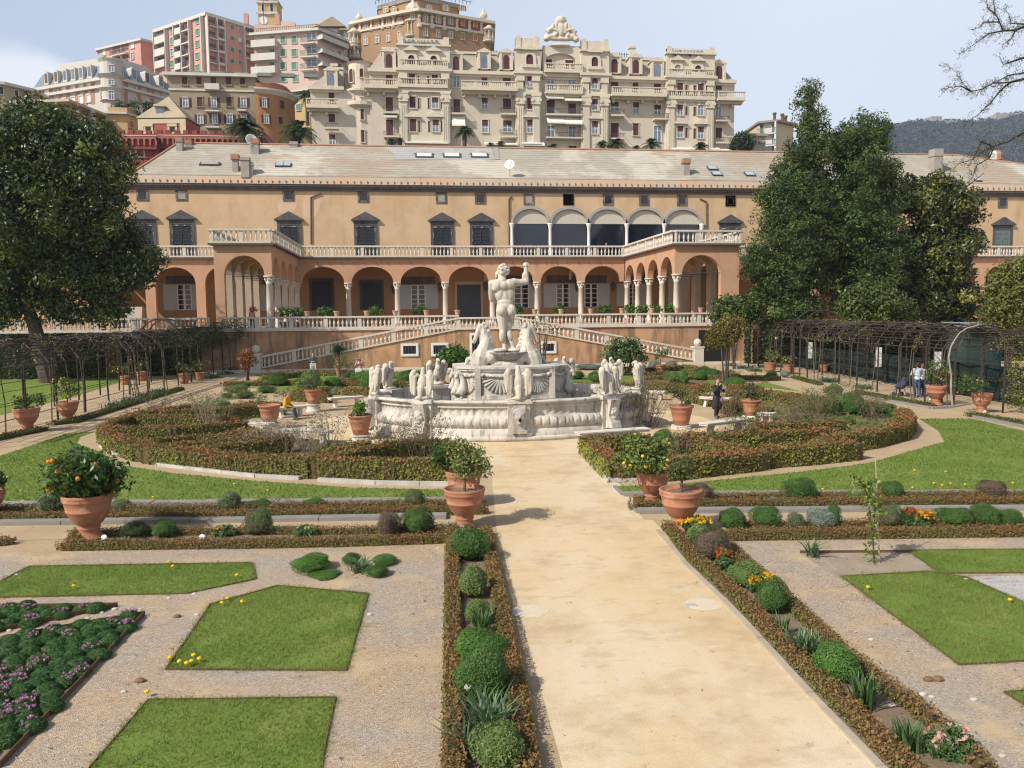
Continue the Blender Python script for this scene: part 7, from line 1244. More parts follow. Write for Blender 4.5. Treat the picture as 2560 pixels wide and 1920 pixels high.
def fruit(par, c, r, m, nm):
    key = (nm, m.name)
    if key not in FR:
        b = MB(); b.ball((0,0,0),(1,1,.95),8,6); o = obj(nm, b, m, None, True); FR[key] = o.data; bpy.data.objects.remove(o)
    o = bpy.data.objects.new(nm, FR[key]); COL.objects.link(o); o.parent = par; o.location = Vector(c)-par.location; o.scale = (r,r,r)
TN = {id(k): v for k, v in ()}
PG = 'terracotta garden pots'
def pot(k, x, y, w, kind, label, tree=None, z=0., sc=None, plinth=0, cat='pot'):
    """tree: (label, crown centre px, crown rx px, rz px, leaf, per-leaf size, n, fruit, nfruit, trunk)"""
    g = G(k,x,y,z); s = ZM[k][2]/F*((g+np.array([0,0,.8])-np.array([0,0,H])) @ Fv); wd_ = w*s; d = g[:2]/np.linalg.norm(g[:2]); q = wd_/1.02 if kind == 'foot' else wd_/.98
    c = np.array([g[0]+d[0]*.25*q, g[1]+d[1]*.25*q, z])
    if plinth:
        m = MB(); m.lathe([(.42*q,0),(.42*q,.08),(.34*q,.12),(.32*q,plinth-.08),(.40*q,plinth-.04),(.40*q,plinth)], c, 14); tag(obj('stone_plinth', m, marble), 'stone plinth under the '+label.split(' on ')[0][:1].lower()+label.split(' on ')[0][1:], 'plinth', 'stone plinths round the fountain plaza'); c[2] += plinth
    pr = FOOT if kind == 'foot' else TAPER; m = MB(); m.lathe([(r*q,zz*q) for r, zz in pr], c, 32, fl=(lambda j, a: .018*q*abs(math.sin(a*11)) if j in (len(pr)-8,len(pr)-7) else 0) if kind == 'foot' else None)
    t = thing('terracotta_pot', label, cat, tuple(c), PG); obj('pot_body', m, terrac, t, True); zt = c[2]+pr[-1][1]*q
    m = MB(); n_ = 16; m.add([(c[0]+pr[-2][0]*q*.98*math.cos(2*PI*i/n_),c[1]+pr[-2][0]*q*.98*math.sin(2*PI*i/n_),zt+.006) for i in range(n_)],[tuple(range(n_))]); obj('soil', m, soil, t)
    if not tree: return c, zt
    tl, cxp, cyp, rx, rz_, lm, ls, n, fr, nf, trunk = tree; dep = c[1]; cc = A(k,cxp,cyp,dep); sx = ZM[k][2]/F*((cc-np.array([0,0,H])) @ Fv); rx *= sx; rz_ *= sx; cc[2] = max(cc[2], zt+rz_*.35)
    tr = thing('potted_tree' if trunk else 'potted_shrub', tl, 'potted tree' if trunk else 'potted shrub', (c[0],c[1],zt), 'trees and shrubs in the garden pots')
    m = MB(); top = np.array([cc[0]*.8+c[0]*.2,c[1],cc[2]-rz_*.3]); m.tube([(c[0],c[1],zt-.02),(c[0]+.02,c[1],zt*.5+top[2]*.5),top],[.028*q+.006,.024*q+.005,.02*q+.004],6)
    for i in range(9):
        a = rnd.uniform(0,6.28); e = rnd.uniform(.3,.8); m.tube([top-np.array([0,0,.03]),top+np.array([math.cos(a)*rx*.4*e,math.sin(a)*rx*.4*e,rz_*.35]),top+np.array([math.cos(a)*rx*.85*e,math.sin(a)*rx*.8*e,rz_*rnd.uniform(.4,1.1)])],[.014*q,.009*q,.004*q],4)
    obj('trunk', m, twig, tr)
    el = [(tuple(cc),(rx*.72,rx*.66,rz_*.72))]+[((cc[0]+rx*.5*math.cos(a),cc[1]+rx*.5*math.sin(a),cc[2]+rz_*rnd.uniform(-.4,.5)),(rx*.46,rx*.46,rz_*.48)) for a in np.arange(0,6.2,1.05)]
    V, ti = clumps(el, max(12,n//16), 16, rx*.15, ls, rng, .42, 1, .1, .9, .5); quads('crown', V, ti, lm, tr)
    if fr:
        for i in range(nf): e = el[rnd.randrange(1,len(el))]; dd = unit(np.array([rnd.gauss(0,1),-abs(rnd.gauss(.5,.7)),rnd.gauss(-.1,.8)])); fruit(tr, np.array(e[0])+dd*np.array(e[1])*1.0, max(.04,ls*.75), fruit_o if fr == 'o' else fruit_y, 'orange' if fr == 'o' else 'lemon')
    return c, zt
pot('G1',778,1014,415,'foot','huge terracotta urn with an orange tree at the western bed',('orange tree full of dark leaves and oranges in the huge western urn',740,455,350,245,citl,.066,4600,'o',15,True))
pot('G2',1903,838,330,'foot','scalloped terracotta urn nearest the western edge of the sandy path',('variegated standard tree on a thin trunk in the near western urn',1935,290,190,190,citv,.042,2600,None,0,True))
pot('G2',1898,665,300,'foot','terracotta urn half hidden behind the near western urn',('dark citrus tree in the half hidden western urn behind',1740,250,130,140,citl,.048,1300,'o',3,True))
pot('G3',720,768,325,'foot','terracotta urn with heavy yellow fruit east of the path, behind another urn',('grapefruit tree with large yellow fruits east of the path',640,270,265,190,citd,.058,2900,'y',20,True))
pot('G3',985,1025,410,'foot','scalloped terracotta urn with a small standard tree east of the path',('small sparse standard tree with short twigs in the eastern urn',985,420,140,115,olive,.034,1300,None,0,True))
pot('G1',-60,790,215,'foot','terracotta urn cut off by the western frame edge',('leafy tree cut off by the western frame edge',-30,490,95,140,citl,.06,600,None,0,True))
pot('F2',240,1248,215,'foot','terracotta urn beside the first western pergola posts',('dark spreading citrus in the urn by the first western pergola posts',245,985,150,95,citl,.06,700,'o',4,True))
pot('F2',590,1165,185,'foot','terracotta urn with a lemon tree outside the western pergola',('lemon tree laden with yellow fruit outside the western pergola',585,865,125,120,citd,.055,700,'y',16,True))
for x, y, w, cx_, cy_, rx, fr, lb in ((1085,838,100,1045,690,110,'y','inside the western pergola by the second lawn post'),(1226,806,105,1225,655,60,'y','inside the western pergola close to the tall arch'),(1592,828,112,1590,690,75,None,'outside the western pergola below the rose tangle'),(1732,802,90,1720,700,120,'y','outside the western pergola with a wide lemon bush')): pot('F2',x,y,w,'taper','terracotta pot '+lb,('citrus bush in the pot '+lb,cx_,cy_,rx,85,citd,.05,420,fr,7,True))
pot('F3',992,1108,200,'taper','terracotta pot raised on a stone plinth behind the seated man',('dark loose bush in the pot behind the seated man',975,800,150,90,olive,.05,500,None,0,True),0,None,.38)
pot('F3',510,1300,255,'taper','wide terracotta pot standing on a plinth among bare roses',None,0,None,.25)
pot('F3',1512,1425,280,'taper','terracotta pot with a bright feathery shrub beside the fountain basin',('bright green feathery shrub in the pot beside the fountain basin',1500,1085,95,125,brightl,.05,900,None,0,False),0,None,.2)
pot('F3',1300,745,140,'taper','terracotta pot with a lemon bush in the rear garden',('broad lemon bush in the rear garden near the bag carriers',1310,560,130,90,citd,.06,520,'y',9,True))
pot('F3',1568,565,112,'taper','terracotta pot standing high against the western stair wall',('round bush in the pot against the western stair wall',1605,455,75,50,citl,.06,260,'o',4,True))
pot('F4',450,1545,272,'taper','terracotta pot with a thin bare-stemmed tree east of the fountain',('thin-stemmed tree with a flat brownish crown east of the fountain',420,1125,145,85,olive,.045,600,None,0,True),0,None,.15)
pot('F4',1212,1425,222,'taper','terracotta pot with an upright shrub on a plinth in the eastern parterre',('upright green shrub in the plinth pot of the eastern parterre',1212,1120,85,130,olive,.05,700,None,0,False),0,None,.1)
pot('F4',560,1155,100,'taper','small terracotta pot behind the thin-stemmed tree',('leafy shrub behind the thin-stemmed tree',475,1000,80,70,citd,.06,260,None,0,True))
pot('F4',218,945,136,'taper','terracotta pot holding the round-headed tree by the stair',('neat round-headed topiary tree in front of the eastern stair',236,715,104,72,citl,.06,620,None,0,True))
pot('F4',735,795,100,'taper','terracotta pot in front of the dark doorway',('orange bush in front of the dark doorway',690,640,95,100,citd,.065,420,'o',6,True))
pot('F4',1420,922,136,'taper','terracotta pot by the eastern pergola arch, the paler of two',('citrus tree at the eastern pergola arch, the taller of two',1420,740,95,90,citd,.055,420,'o',6,True)); pot('F4',1622,940,130,'taper','terracotta pot under the tall eastern pergola arch',('yellow-green citrus under the tall eastern pergola arch',1600,790,110,80,citd,.055,420,'o',8,True))
pot('F1',1690,728,75,'taper','terracotta pot with an orange-fruited bush below the eastern stair',('orange-fruited bush below the eastern stair',1688,662,58,34,citd,.07,260,'o',10,True))
pot('F1',1908,815,60,'taper','terracotta pot half hidden by the hunched eagle',None)
pot('F5',1222,1285,226,'foot','terracotta urn at the eastern pergola walk beside the stroller',('straggly orange tree beside the stroller',1250,930,170,160,citd,.055,800,'o',7,True)); pot('F5',1718,1365,218,'foot','terracotta urn by the post where the eastern pergola opens',('dark orange tree low over the urn where the eastern pergola opens',1590,1050,190,130,citl,.055,800,'o',3,True)); pot('F5',2130,1220,155,'taper','terracotta pot at the eastern frame edge under the pergola',('citrus at the eastern frame edge under the pergola',2120,930,110,120,citl,.055,500,None,0,True))
pot('F5',232,905,95,'taper','terracotta pot inside the eastern pergola behind vine stems',('bush inside the eastern pergola behind vine stems',265,790,70,70,citd,.05,260,None,0,True)); pot('F5',0,925,110,'taper','terracotta pot deeper inside the eastern pergola',('bush deeper inside the eastern pergola',-40,760,90,80,citd,.05,260,None,0,True))
# spiky plants by the eastern stair
for x, y, r, lb in ((1830,670,52,'smaller spiky dracaena head by the eastern stair'),(1925,625,60,'larger spiky dracaena head by the eastern stair'),(None,None,0,'spiky palm-like plant above the lemon bush at the western stair')):
    k, x, y, r = ('F1',x,y,r) if x else ('F3',1270,420,75); c = A(k,x,y,56.); s = ZM[k][2]/F*58; t = thing('dracaena',lb,'dracaena',(c[0],56.,0)); m = MB(); m.tube([(c[0],56.,0),tuple(c)],[.09,.07],6); obj('trunk', m, bark, t); n = 150; d = unit(rng.normal(size=(n,3))+np.array([0,0,.35])); L_ = r*s*(1.+.35*rng.random(n)); sd_ = unit(np.cross(d,rng.normal(size=(n,3)))); w = .035; a0 = c+d*.05; a1 = c+d*L_[:,None]*.6; a2 = c+d*L_[:,None]-np.array([0,0,1])*(L_*.25)[:,None]
    quads('crown', np.concatenate([np.stack([a0-sd_*w*.6,a0+sd_*w*.6,a1+sd_*w,a1-sd_*w],1),np.stack([a1-sd_*w,a1+sd_*w,a2+sd_*.004,a2-sd_*.004],1)]), np.tile(rng.random(n),2), leafmat('dracaena leaves', (.022,.05,.022), (.05,.085,.04), (.12,.16,.09)), t)
clr = A('F1',1885,690,56.); V, ti = clumps([((clr[0],56.3,clr[2]),(1.6,1.2,1.3))],90,26,.25,.11); o = tag(quads('rounded_bush', V, ti, citl), 'dark rounded bush under the spiky dracaena heads', 'bush')
# ------------------------------------------------------------------ benches
def bench(k, p, q, label, hgt=.46, w=.42):
    a, b = G(k,*p,hgt)[:2], G(k,*q,hgt)[:2]; L_ = np.linalg.norm(b-a); c = (a+b)/2; rz = math.atan2((b-a)[1],(b-a)[0]); t = thing('stone_bench',label,'bench',(c[0],c[1],0),'stone benches round the fountain plaza'); M = Matrix.Translation((c[0],c[1],0)) @ Matrix.Rotation(rz,4,'Z'); m = MB(); m.M = M; m.box(-L_/2,L_/2,-w/2,w/2,hgt-.09,hgt-.02); m.box(-L_/2-.03,L_/2+.03,-w/2-.03,w/2+.03,hgt-.02,hgt+.02); obj('seat', m, marble, t)
    for s in (-1,1):
        m = MB(); m.M = M; x = s*L_*.33
        for z0, z1, d0, d1 in ((0,.06,.2,.2),(.06,.14,.17,.12),(.14,.26,.12,.1),(.26,hgt-.09,.1,.18)): m.hexa([(x-.07,-d0,z0),(x+.07,-d0,z0),(x+.07,d0,z0),(x-.07,d0,z0),(x-.07,-d1,z1),(x+.07,-d1,z1),(x+.07,d1,z1),(x-.07,d1,z1)])
        obj('leg', m, fm, t)
bench('F3',(1165,955),(1530,930),'white stone bench between the plinth pot and the fountain'); bench('F3',(580,1060),(890,1035),'stone bench on which the man in yellow sits'); bench('F3',(215,1225),(520,1235),'long white stone bench partly behind the wide pot'); bench('F3',(640,1295),(1190,1310),'low white stone bench behind the bare roses'); bench('F4',(670,1185),(985,1205),'white stone bench behind the woman in black'); bench('F4',(690,1480),(1150,1425),'grey-topped stone bench in front of the woman in black'); bench('F1',(1560,1222),(2040,1190),'white stone bench by the yellow hedge east of the path'); bench('F4',(20,1120),(270,1130),'stone bench at the eastern end of the fountain'); bench('F4',(1310,1360),(1460,1370),'short stone bench behind the shrub on the plinth')
# ------------------------------------------------------------------ bare roses, shrubs in the parterre
rosel = leafmat('young rose leaves', (.06,.09,.02), (.11,.15,.035), (.17,.14,.05), .5, .3)
def rose(k, x, y, h, w, n, label, leaf=.3, col=None, name='rose_bush', group='leafless rose bushes in the parterre'):
    g = G(k,x,y); s = ZM[k][2]/F*((g-np.array([0,0,H])) @ Fv); h *= s; w *= s; m = MB(); tips = []; t = thing(name,label,'rose bush',tuple(g),group)
    for i in range(n):
        a = rnd.uniform(0,6.28); r0 = rnd.random()*w*.25; b = g+np.array([math.cos(a)*r0,math.sin(a)*r0,0]); e = b+np.array([math.cos(a)*w*.5*rnd.uniform(.2,1),math.sin(a)*w*.4*rnd.uniform(.2,1),h*rnd.uniform(.6,1.05)]); md = (b+e)/2+np.array([rnd.gauss(0,.05),rnd.gauss(0,.05),h*.08]); m.tube([b,md,e],[.011,.008,.004],4)
        for j in range(3):
            f = rnd.uniform(.35,.9); p = md+(e-md)*f if f > .5 else b+(md-b)*f*2; q = p+np.array([rnd.gauss(0,w*.13),rnd.gauss(0,w*.13),h*rnd.uniform(.05,.28)]); m.tube([p,q],[.005,.0025],3); tips += [p,q,(p+q)/2]
    obj('stems', m, col or mat('rose stems', (.16,.10,.075), (.20,.14,.105), 6, rough=.9), t); P_ = np.array(tips); k_ = int(len(P_)*leaf*3)
    if k_: C = P_[rng.integers(0,len(P_),k_)]+rng.normal(size=(k_,3))*.05; quads('leaves', leaves(C,.035), rng.random(k_), rosel, t)
greyst = mat('grey rose stems', (.24,.20,.16), (.3,.26,.21), 5, rough=.9)
for i, q in enumerate((('G2',330,235,230,330,26,.1,greyst),('G2',640,225,230,330,26,.1,greyst),('G2',500,230,240,300,20,.1,greyst),('G2',1400,275,300,380,40,.25,None),('G2',1560,275,330,420,44,.3,None),('G2',1250,270,200,260,20,.3,None),('F3',560,1490,330,420,26,.2,greyst),('F3',900,1500,300,500,26,.2,greyst),('F3',1180,1500,400,420,26,.4,greyst),('F1',1780,1215,330,330,46,.6,None),('F1',1930,1200,330,330,46,.6,None),('F1',2040,1180,260,300,30,.5,None),('F1',1300,1400,0,0,0,0,None),('F4',1150,1600,220,420,26,.4,None),('F4',1500,1600,260,460,30,.5,None),('F4',1850,1590,240,420,28,.5,None),('F4',960,1400,240,320,22,.3,None),('F4',1900,1420,300,420,36,.9,None),('F4',1650,1480,220,380,24,.6,None),('F2',1800,1250,330,230,16,.3,greyst),('F2',1900,1235,300,220,16,.3,greyst),('F2',1600,1130,150,300,20,.5,None),('F2',1950,1130,130,260,20,.5,None),('F2',1350,1050,130,300,20,.6,None),('F2',1750,1030,130,380,24,.7,None),('F3',330,1100,140,260,22,.6,None),('F3',150,960,120,240,20,.7,None),('F5',500,1420,240,420,30,1.2,None),('F5',200,1330,260,420,34,1.4,None),('G3',1000,280,200,300,26,.2,None),('G3',1250,255,200,300,24,.3,None))):
    if q[3]: rose(*q[:6],'leafless twiggy rose bush standing inside the clipped parterre hedges' if q[6] < .45 else 'rose bush with young leaves inside the clipped parterre hedges',q[6],q[7],group='leafless rose bushes in the parterre' if q[6] < .45 else 'leafing rose bushes in the parterre')
rose('G2',480,690,110,180,16,'tiny bare shrub in the western lawn border',.05,None,'rose_bush',None); rose('F1',390,720,150,260,26,'red-leaved shrub in front of the two cellar windows',0,mat('red shrub stems', (.2,.08,.04)),'red_shrub',None)
g = G('F1',400,760); V, ti = clumps([((g[0],g[1],1.5),(1.6,.9,1.2))],70,14,.2,.09); tag(quads('red_leaf_shrub', V, ti, leafmat('copper leaves', (.10,.03,.012), (.2,.07,.025), (.3,.13,.05))), 'coppery leaves of the shrub before the cellar windows', 'shrub')
def bush(k, x, y, Y, rx, rz_, nc, lm, label, leaf=.1, name='bush', per=24, cat='bush', grp=None, extra=()):
    c = A(k,x,y,Y); s = ZM[k][2]/F*((c-np.array([0,0,H])) @ Fv); el = [((c[0],Y,c[2]),(rx*s,rx*s*.8,rz_*s))]+[((A(k,a,b,Y)[0],Y+rnd.uniform(-.6,.6),A(k,a,b,Y)[2]),(r1*s,r1*s*.8,r2*s)) for a, b, r1, r2 in extra]
    V, ti = clumps(el,nc,per,leaf*2.6,leaf); t = thing(name,label,cat,(c[0],Y,0),grp); quads('foliage',V,ti,lm,t); m = MB()
    for i in range(4): m.tube([(c[0]+rnd.uniform(-.3,.3),Y,0),(c[0]+rnd.uniform(-1,1)*rx*s*.5,Y+rnd.uniform(-.5,.5),c[2])],[.07,.03],5)
    obj('stems', m, bark, t)
oran = leafmat('orange bush leaves', (.02,.06,.01), (.055,.13,.02), (.12,.22,.04)); bush('F1',700,690,44.,75,55,130,oran,'bright green orange bush growing between fountain drum and cellar windows',.09,extra=((650,720,40,40),(750,700,40,45)))
c = A('F1',700,690,44.)
bronze = leafmat('bronze leaves', (.12,.06,.02), (.19,.12,.035), (.20,.20,.05)); bush('F3',265,530,58.,70,110,60,leafmat('copper bush', (.16,.055,.02), (.26,.10,.04), (.3,.16,.06)),'coppery young shrub beside the western stair newel',.09,per=12)
rose('F1',1340,745,300,250,34,'leafless tree with fine brown twigs rising behind the drum',.0,twig,'bare_tree',None); bush('F1',1320,540,52.,110,110,90,bronze,'thin veil of bronze spring leaves on the small tree behind the fountain',.06,'spring_tree',7,'tree')
ygr = leafmat('yellow green leaves', (.09,.10,.02), (.16,.17,.035), (.26,.25,.06)); bush('F4',950,480,48.,130,180,260,leafmat('bronze green leaves', (.11,.085,.02), (.17,.14,.035), (.24,.22,.06)),'bronze-green feathery tree at the northern end of the eastern pergola',.07,'feathery_tree',18,'tree',extra=((1060,440,80,120),(840,560,70,130)))
bush('P4',1650,1500,60.,200,110,260,leafmat('laurel leaves', (.03,.055,.012), (.07,.11,.022), (.15,.19,.05)),'yellow-green laurel mound at the end of the terrace balustrade',.13,extra=((1560,1560,110,90),(1780,1480,110,120)))
bush('P5',1100,1190,52.,230,150,420,leafmat('olive bush leaves', (.035,.055,.015), (.075,.11,.025), (.17,.20,.06)),'light olive rounded bush behind the eastern pergola',.12,extra=((960,1220,110,160),(1290,1240,110,110),(1080,1090,120,110)))
bush('P5',2110,1110,47.,170,260,420,leafmat('lime tree leaves', (.075,.085,.018), (.14,.15,.032), (.24,.23,.07)),'yellowish-green tree at the eastern frame edge behind the pergola',.11,'lime_tree',22,'tree',extra=((2212,980,130,160),(2050,1250,130,130)))
# staked young tree
g = G('G4',955,1025); t = thing('young_tree','young leafy sapling growing in bare soil beside a tall pale stake','tree',tuple(g)); pts = [A('G4',x,y,g[1]) for x, y in ((950,1022),(935,800),(915,640),(905,560),(885,430),(830,350),(770,305))]; m = MB(); m.tube(pts,[.014,.012,.011,.01,.008,.006,.004],6); m.tube([A('G4',940,800,g[1]),A('G4',955,560,g[1]),A('G4',925,350,g[1])],[.008,.006,.003],5); obj('trunk', m, twig, t); C = []
for x, y, n, r in ((925,930,50,45),(930,860,24,25),(940,780,22,25),(930,700,26,28),(935,620,60,40),(920,520,70,50),(900,440,60,45),(890,390,50,40),(925,350,36,30),(850,370,40,28),(800,325,40,24),(765,305,30,22),(990,560,30,30),(1000,620,24,30)):
    c = A('G4',x,y,g[1]); C.append(c+rng.normal(size=(n,3))*r*.30137/F*g[1]*.8)
C = np.concatenate(C); quads('leaves', leaves(C,.045,None,1,.45), rng.random(len(C)), leafmat('sapling leaves', (.09,.15,.025), (.19,.27,.05), (.33,.38,.11), .5, .4), t)
m = MB(); m.tube([A('G4',992,1030,g[1]),A('G4',975,640,g[1]),A('G4',958,118,g[1])],[.013,.013,.01],6); tag(obj('garden_stake', m, mat('bamboo', (.36,.30,.22), (.30,.25,.18), 4)), 'tall pale bamboo stake tied to the young sapling', 'stake')
# terrace pots and shrubs behind the balustrade
pm = None; usedp = set(); m = MB(); m.lathe([(.13,0),(.15,.02),(.2,.3),(.23,.31),(.23,.38),(.19,.37),(.01,.33)], (0,0,0), 12); pm = obj('terracotta_pot', m, mat('pale terracotta', (.50,.30,.21), (.44,.26,.18), 4))
for k, x in (('P2',1190),('P2',1420),('P2',1690),('P2',1955),('P3',278),('P3',535),('P3',815),('P3',1095),('P3',1793),('P3',2030),('P4',350),('P4',630),('P4',900),('P4',1125),('P4',1340)): inst(pm, usedp, (A(k,x,1610,YT+.08)[0],YT+.08,ZT+1.04), 0, 1.15, 'small pale terracotta pot standing on the terrace balustrade rail', 'small pots on the terrace rail', 'pot')
for k, x, w in (('P3',360,80),('P3',760,80),('P3',1640,50),('P4',70,70),('P4',480,85),('P4',700,55),('P4',810,70),('P4',930,60),('P2',1480,80),('P2',1600,60),('P2',1840,80),('P4',1070,40)):
    c = A(k,x,1575,YT+1.6); t = thing('potted_shrub','leafy shrub in a pot on the terrace behind the balustrade','potted shrub',(c[0],YT+1.6,ZT),'potted shrubs behind the terrace balustrade'); V, ti = clumps([((c[0],YT+1.6,ZT+1.35),(w*.0078,.5,.45))],26,18,.15,.10); quads('crown',V,ti,oran,t); m = MB(); m.lathe([(.28,0),(.42,.5),(.46,.52),(.46,.62),(.38,.6),(.01,.55)],(c[0],YT+1.6,ZT),12); obj('pot', m, terrac, t)
g = A('P2',1195,1585,YT+.1); V, ti = clumps([((g[0],g[1],g[2]+.15),(.35,.3,.25))],20,14,.08,.07); tag(quads('potted_geranium', V, ti, leafmat('geranium bloom', (.05,.09,.02), (.45,.09,.09), (.55,.25,.2))), 'red and pink geranium blooming in a rail pot by the projecting wing', 'flowers')
pl = thing('carved_planter','pale square carved planter standing at the western arches','planter',tuple(A('F2',1175,265,YI+1.5)*np.array([1,1,0])+np.array([0,0,ZT]))); c = A('F2',1175,265,YI+1.5); m = MB(); m.hexa([(c[0]-.7,c[1]-.7,ZT),(c[0]+.7,c[1]-.7,ZT),(c[0]+.7,c[1]+.7,ZT),(c[0]-.7,c[1]+.7,ZT),(c[0]-1,c[1]-1,ZT+2.2),(c[0]+1,c[1]-1,ZT+2.2),(c[0]+1,c[1]+1,ZT+2.2),(c[0]-1,c[1]+1,ZT+2.2)]); obj('box', m, whitec, pl)
# ------------------------------------------------------------------ pergolas
iron = mat('dark pergola wood', (.030,.022,.018), (.055,.041,.033), 4, lay=[((.11,.085,.07), 6, .62, .74, None, .4)], rough=.9)
def pergola(label, A0, A1, off, hs, ha, n, tall=None, rails=(.55,1.2,2.), bows=1, wide=None):
    A0, A1 = np.array(A0[:2]), np.array(A1[:2]); d = A1-A0; L_ = np.linalg.norm(d); d = d/L_; nn = np.array([-d[1],d[0]])*(1 if off > 0 else -1); W_ = abs(off); t = thing('pergola',label,'pergola',(A0[0],A0[1],0))
    P3 = lambda u, v, z: np.array([*(A0+d*u+nn*v),z])
    def bow(u, h0, rise, r): return [P3(u+rnd.gauss(0,.02),W_/2-W_/2*math.cos(a),h0+rise*math.sin(a)+rnd.gauss(0,.012)) for a in np.linspace(0,PI,13)]
    for i in range(n+1):
        u = L_*i/n
        for v in (0,W_): m = MB(); m.tube([P3(u,v,-.02),P3(u+rnd.gauss(0,.015),v+rnd.gauss(0,.02),hs*.5),P3(u,v,hs)],[.05,.045,.04],6); obj('post', m, iron, t)
    for i in range(n*bows+1): m = MB(); m.tube(bow(L_*i/(n*bows),hs,ha-hs,.02),.034 if i % bows == 0 else .022,5); obj('arch', m, iron, t)
    for a in np.linspace(0,PI,10):
        p = [P3(L_*j/14,W_/2-W_/2*math.cos(a),hs+(ha-hs)*math.sin(a)+rnd.gauss(0,.03)) for j in range(15)]; m = MB(); m.tube(p,.032,5); obj('purlin', m, iron, t)
    for z in rails:
        for v in (0,W_): m = MB(); m.tube([P3(L_*j/10,v,z+rnd.gauss(0,.012)) for j in range(11)],.016,4); obj('rail', m, iron, t)
    if tall:
        for ut in tall:
            for dv in (0,1.6):
                m = MB(); m.tube([P3(ut+dv,-.1,0),P3(ut+dv,-.1,hs)]+[P3(ut+dv,W_/2-(W_/2+.1)*math.cos(a),hs+(ha-hs+.75)*math.sin(a)) for a in np.linspace(.12,PI-.12,13)]+[P3(ut+dv,W_+.1,hs),P3(ut+dv,W_+.1,0)],.05,6); obj('tall_arch', m, iron, t)
            for v in (0,W_): m = MB(); m.tube([P3(ut+.8+.85*math.cos(a),v,hs+(ha-hs+.2)*math.sin(a)) for a in np.linspace(0,PI,11)],.045,6); obj('tall_arch', m, iron, t)
    return t, P3, L_, W_
wl0 = G('F2',100,1255); wl1 = G('F2',2075,690); wd2 = wl1-wl0; wl00 = wl0-wd2*.12
HSW, HAW = 2.6, 3.65
t1, Pw, LW_, WW = pergola('dark arched pergola tunnel along the western lawn tangled with bare vines', wl00, wl1, 2.7, HSW, HAW, 15, (A('F2',1390,300,1)[0]*0+np.linalg.norm(wl1-wl00)*.62,))
er0 = G('F5',1410,1300); er1 = G('F4',1185,850); t2, Pe, LE, WE = pergola('dark arched pergola tunnel in front of the conifers with white notice panels', er0, er1, -2.9, 2.65, 3.8, 12, (np.linalg.norm(er1-er0)*.62,), bows=2)
e0 = G('F5',1950,1365); e1 = np.array([e0[0]+9,e0[1]-3.2,0]); t3, Pf, LF, WF = pergola('dark pergola branch running east out of the picture', e0, e1, 2.8, 2.6, 3.6, 5)
m = MB(); q = [A('F5',x,y,er0[1]) for x, y in ((1405,1300),(1385,1100),(1390,960),(1360,760),(1385,640),(1430,560),(1480,490),(1560,440),(1700,400),(1820,430))]; m.tube(q,[.05,.05,.04,.04,.035,.03,.03,.03,.028,.02],6); tag(obj('vine_stem', m, mat('pale vine bark', (.34,.30,.27), (.25,.21,.18), 6)), 'thick pale vine stem climbing over the end arch of the eastern pergola', 'vine')
def vines(P3, L_, W_, hs, ha, n, label, lv, lm, seed):
    g = random.Random(seed); m = MB(); C = []
    for i in range(n):
        u = g.uniform(0,L_); a = g.uniform(0,PI) if g.random() < .8 else 0; p = []
        for j in range(7):
            z = hs+(ha-hs+.06)*math.sin(a); v = W_/2-(W_/2+.04)*math.cos(a); p.append(P3(min(max(u,-.3),L_+.3),v,z+g.gauss(0,.05))); u += g.gauss(.0,.42); a = min(max(a+g.gauss(0,.28),0),PI)
        m.tube(p,[.02,.018,.016,.014,.011,.008,.005],4)
        for q in p: 
            if g.random() < lv: C.append(q)
    t = thing('climbing_vine',label,'vine',tuple(P3(L_/2,0,0)))
    for i in range(int(L_/1.6)): u = g.uniform(0,L_); s = MB(); s.tube([P3(u+g.uniform(-.4,.4),-.1,0),P3(u+g.uniform(-.2,.2),-.06,hs*.5),P3(u,0,hs),P3(u+.2,W_*.2,hs+(ha-hs)*.6)],[.03,.026,.022,.015],5); obj('stem', s, twig, t)
    obj('branches', m, mat('vine bark', (.085,.062,.05), (.12,.09,.075), 6), t)
    if C: C = np.array(C); K = 14; C = C[:,None]+rng.normal(size=(len(C),K,3))*.14; quads('leaves', leaves(C.reshape(-1,3),.05), rng.random(len(C)*K), lm, t)
vines(Pw,LW_,WW,HSW,HAW,150,'tangle of bare vines with few leaves over the western pergola',.12,ygr,1); vines(Pe,LE,WE,2.65,3.8,90,'sparse bare vines over the eastern pergola',.16,ygr,2); vines(Pf,LF,WF,2.6,3.6,20,'vine with yellowing leaves on the eastern pergola branch',.4,ygr,3)
u = LW_*.83; c = Pw(u,WW/2,2.0); V, ti = clumps([((c[0],c[1],2.9),(1.6,3.2,1.)),((c[0]+1.6,c[1]+3.5,3.4),(1.4,1.5,1.)),((c[0]-.6,c[1]-3.2,3.1),(1.3,2,.7)),((c[0]-1.,c[1],1.5),(.5,3.,1.2))],520,20,.3,.075,rng,.5,1,.4); tag(quads('rambling_rose', V, ti, leafmat('rambler leaves', (.025,.05,.012), (.06,.10,.02), (.13,.17,.04))), 'dense green rambling rose smothering the northern end of the western pergola', 'rose')
c = Pf(.6,.1,1.); V, ti = clumps([((c[0],c[1],1.25),(.55,.5,1.2))],80,14,.16,.055); tag(quads('climbing_rose', V, ti, ygr), 'climbing rose with yellowing leaves on the corner post by the eastern urn', 'rose')
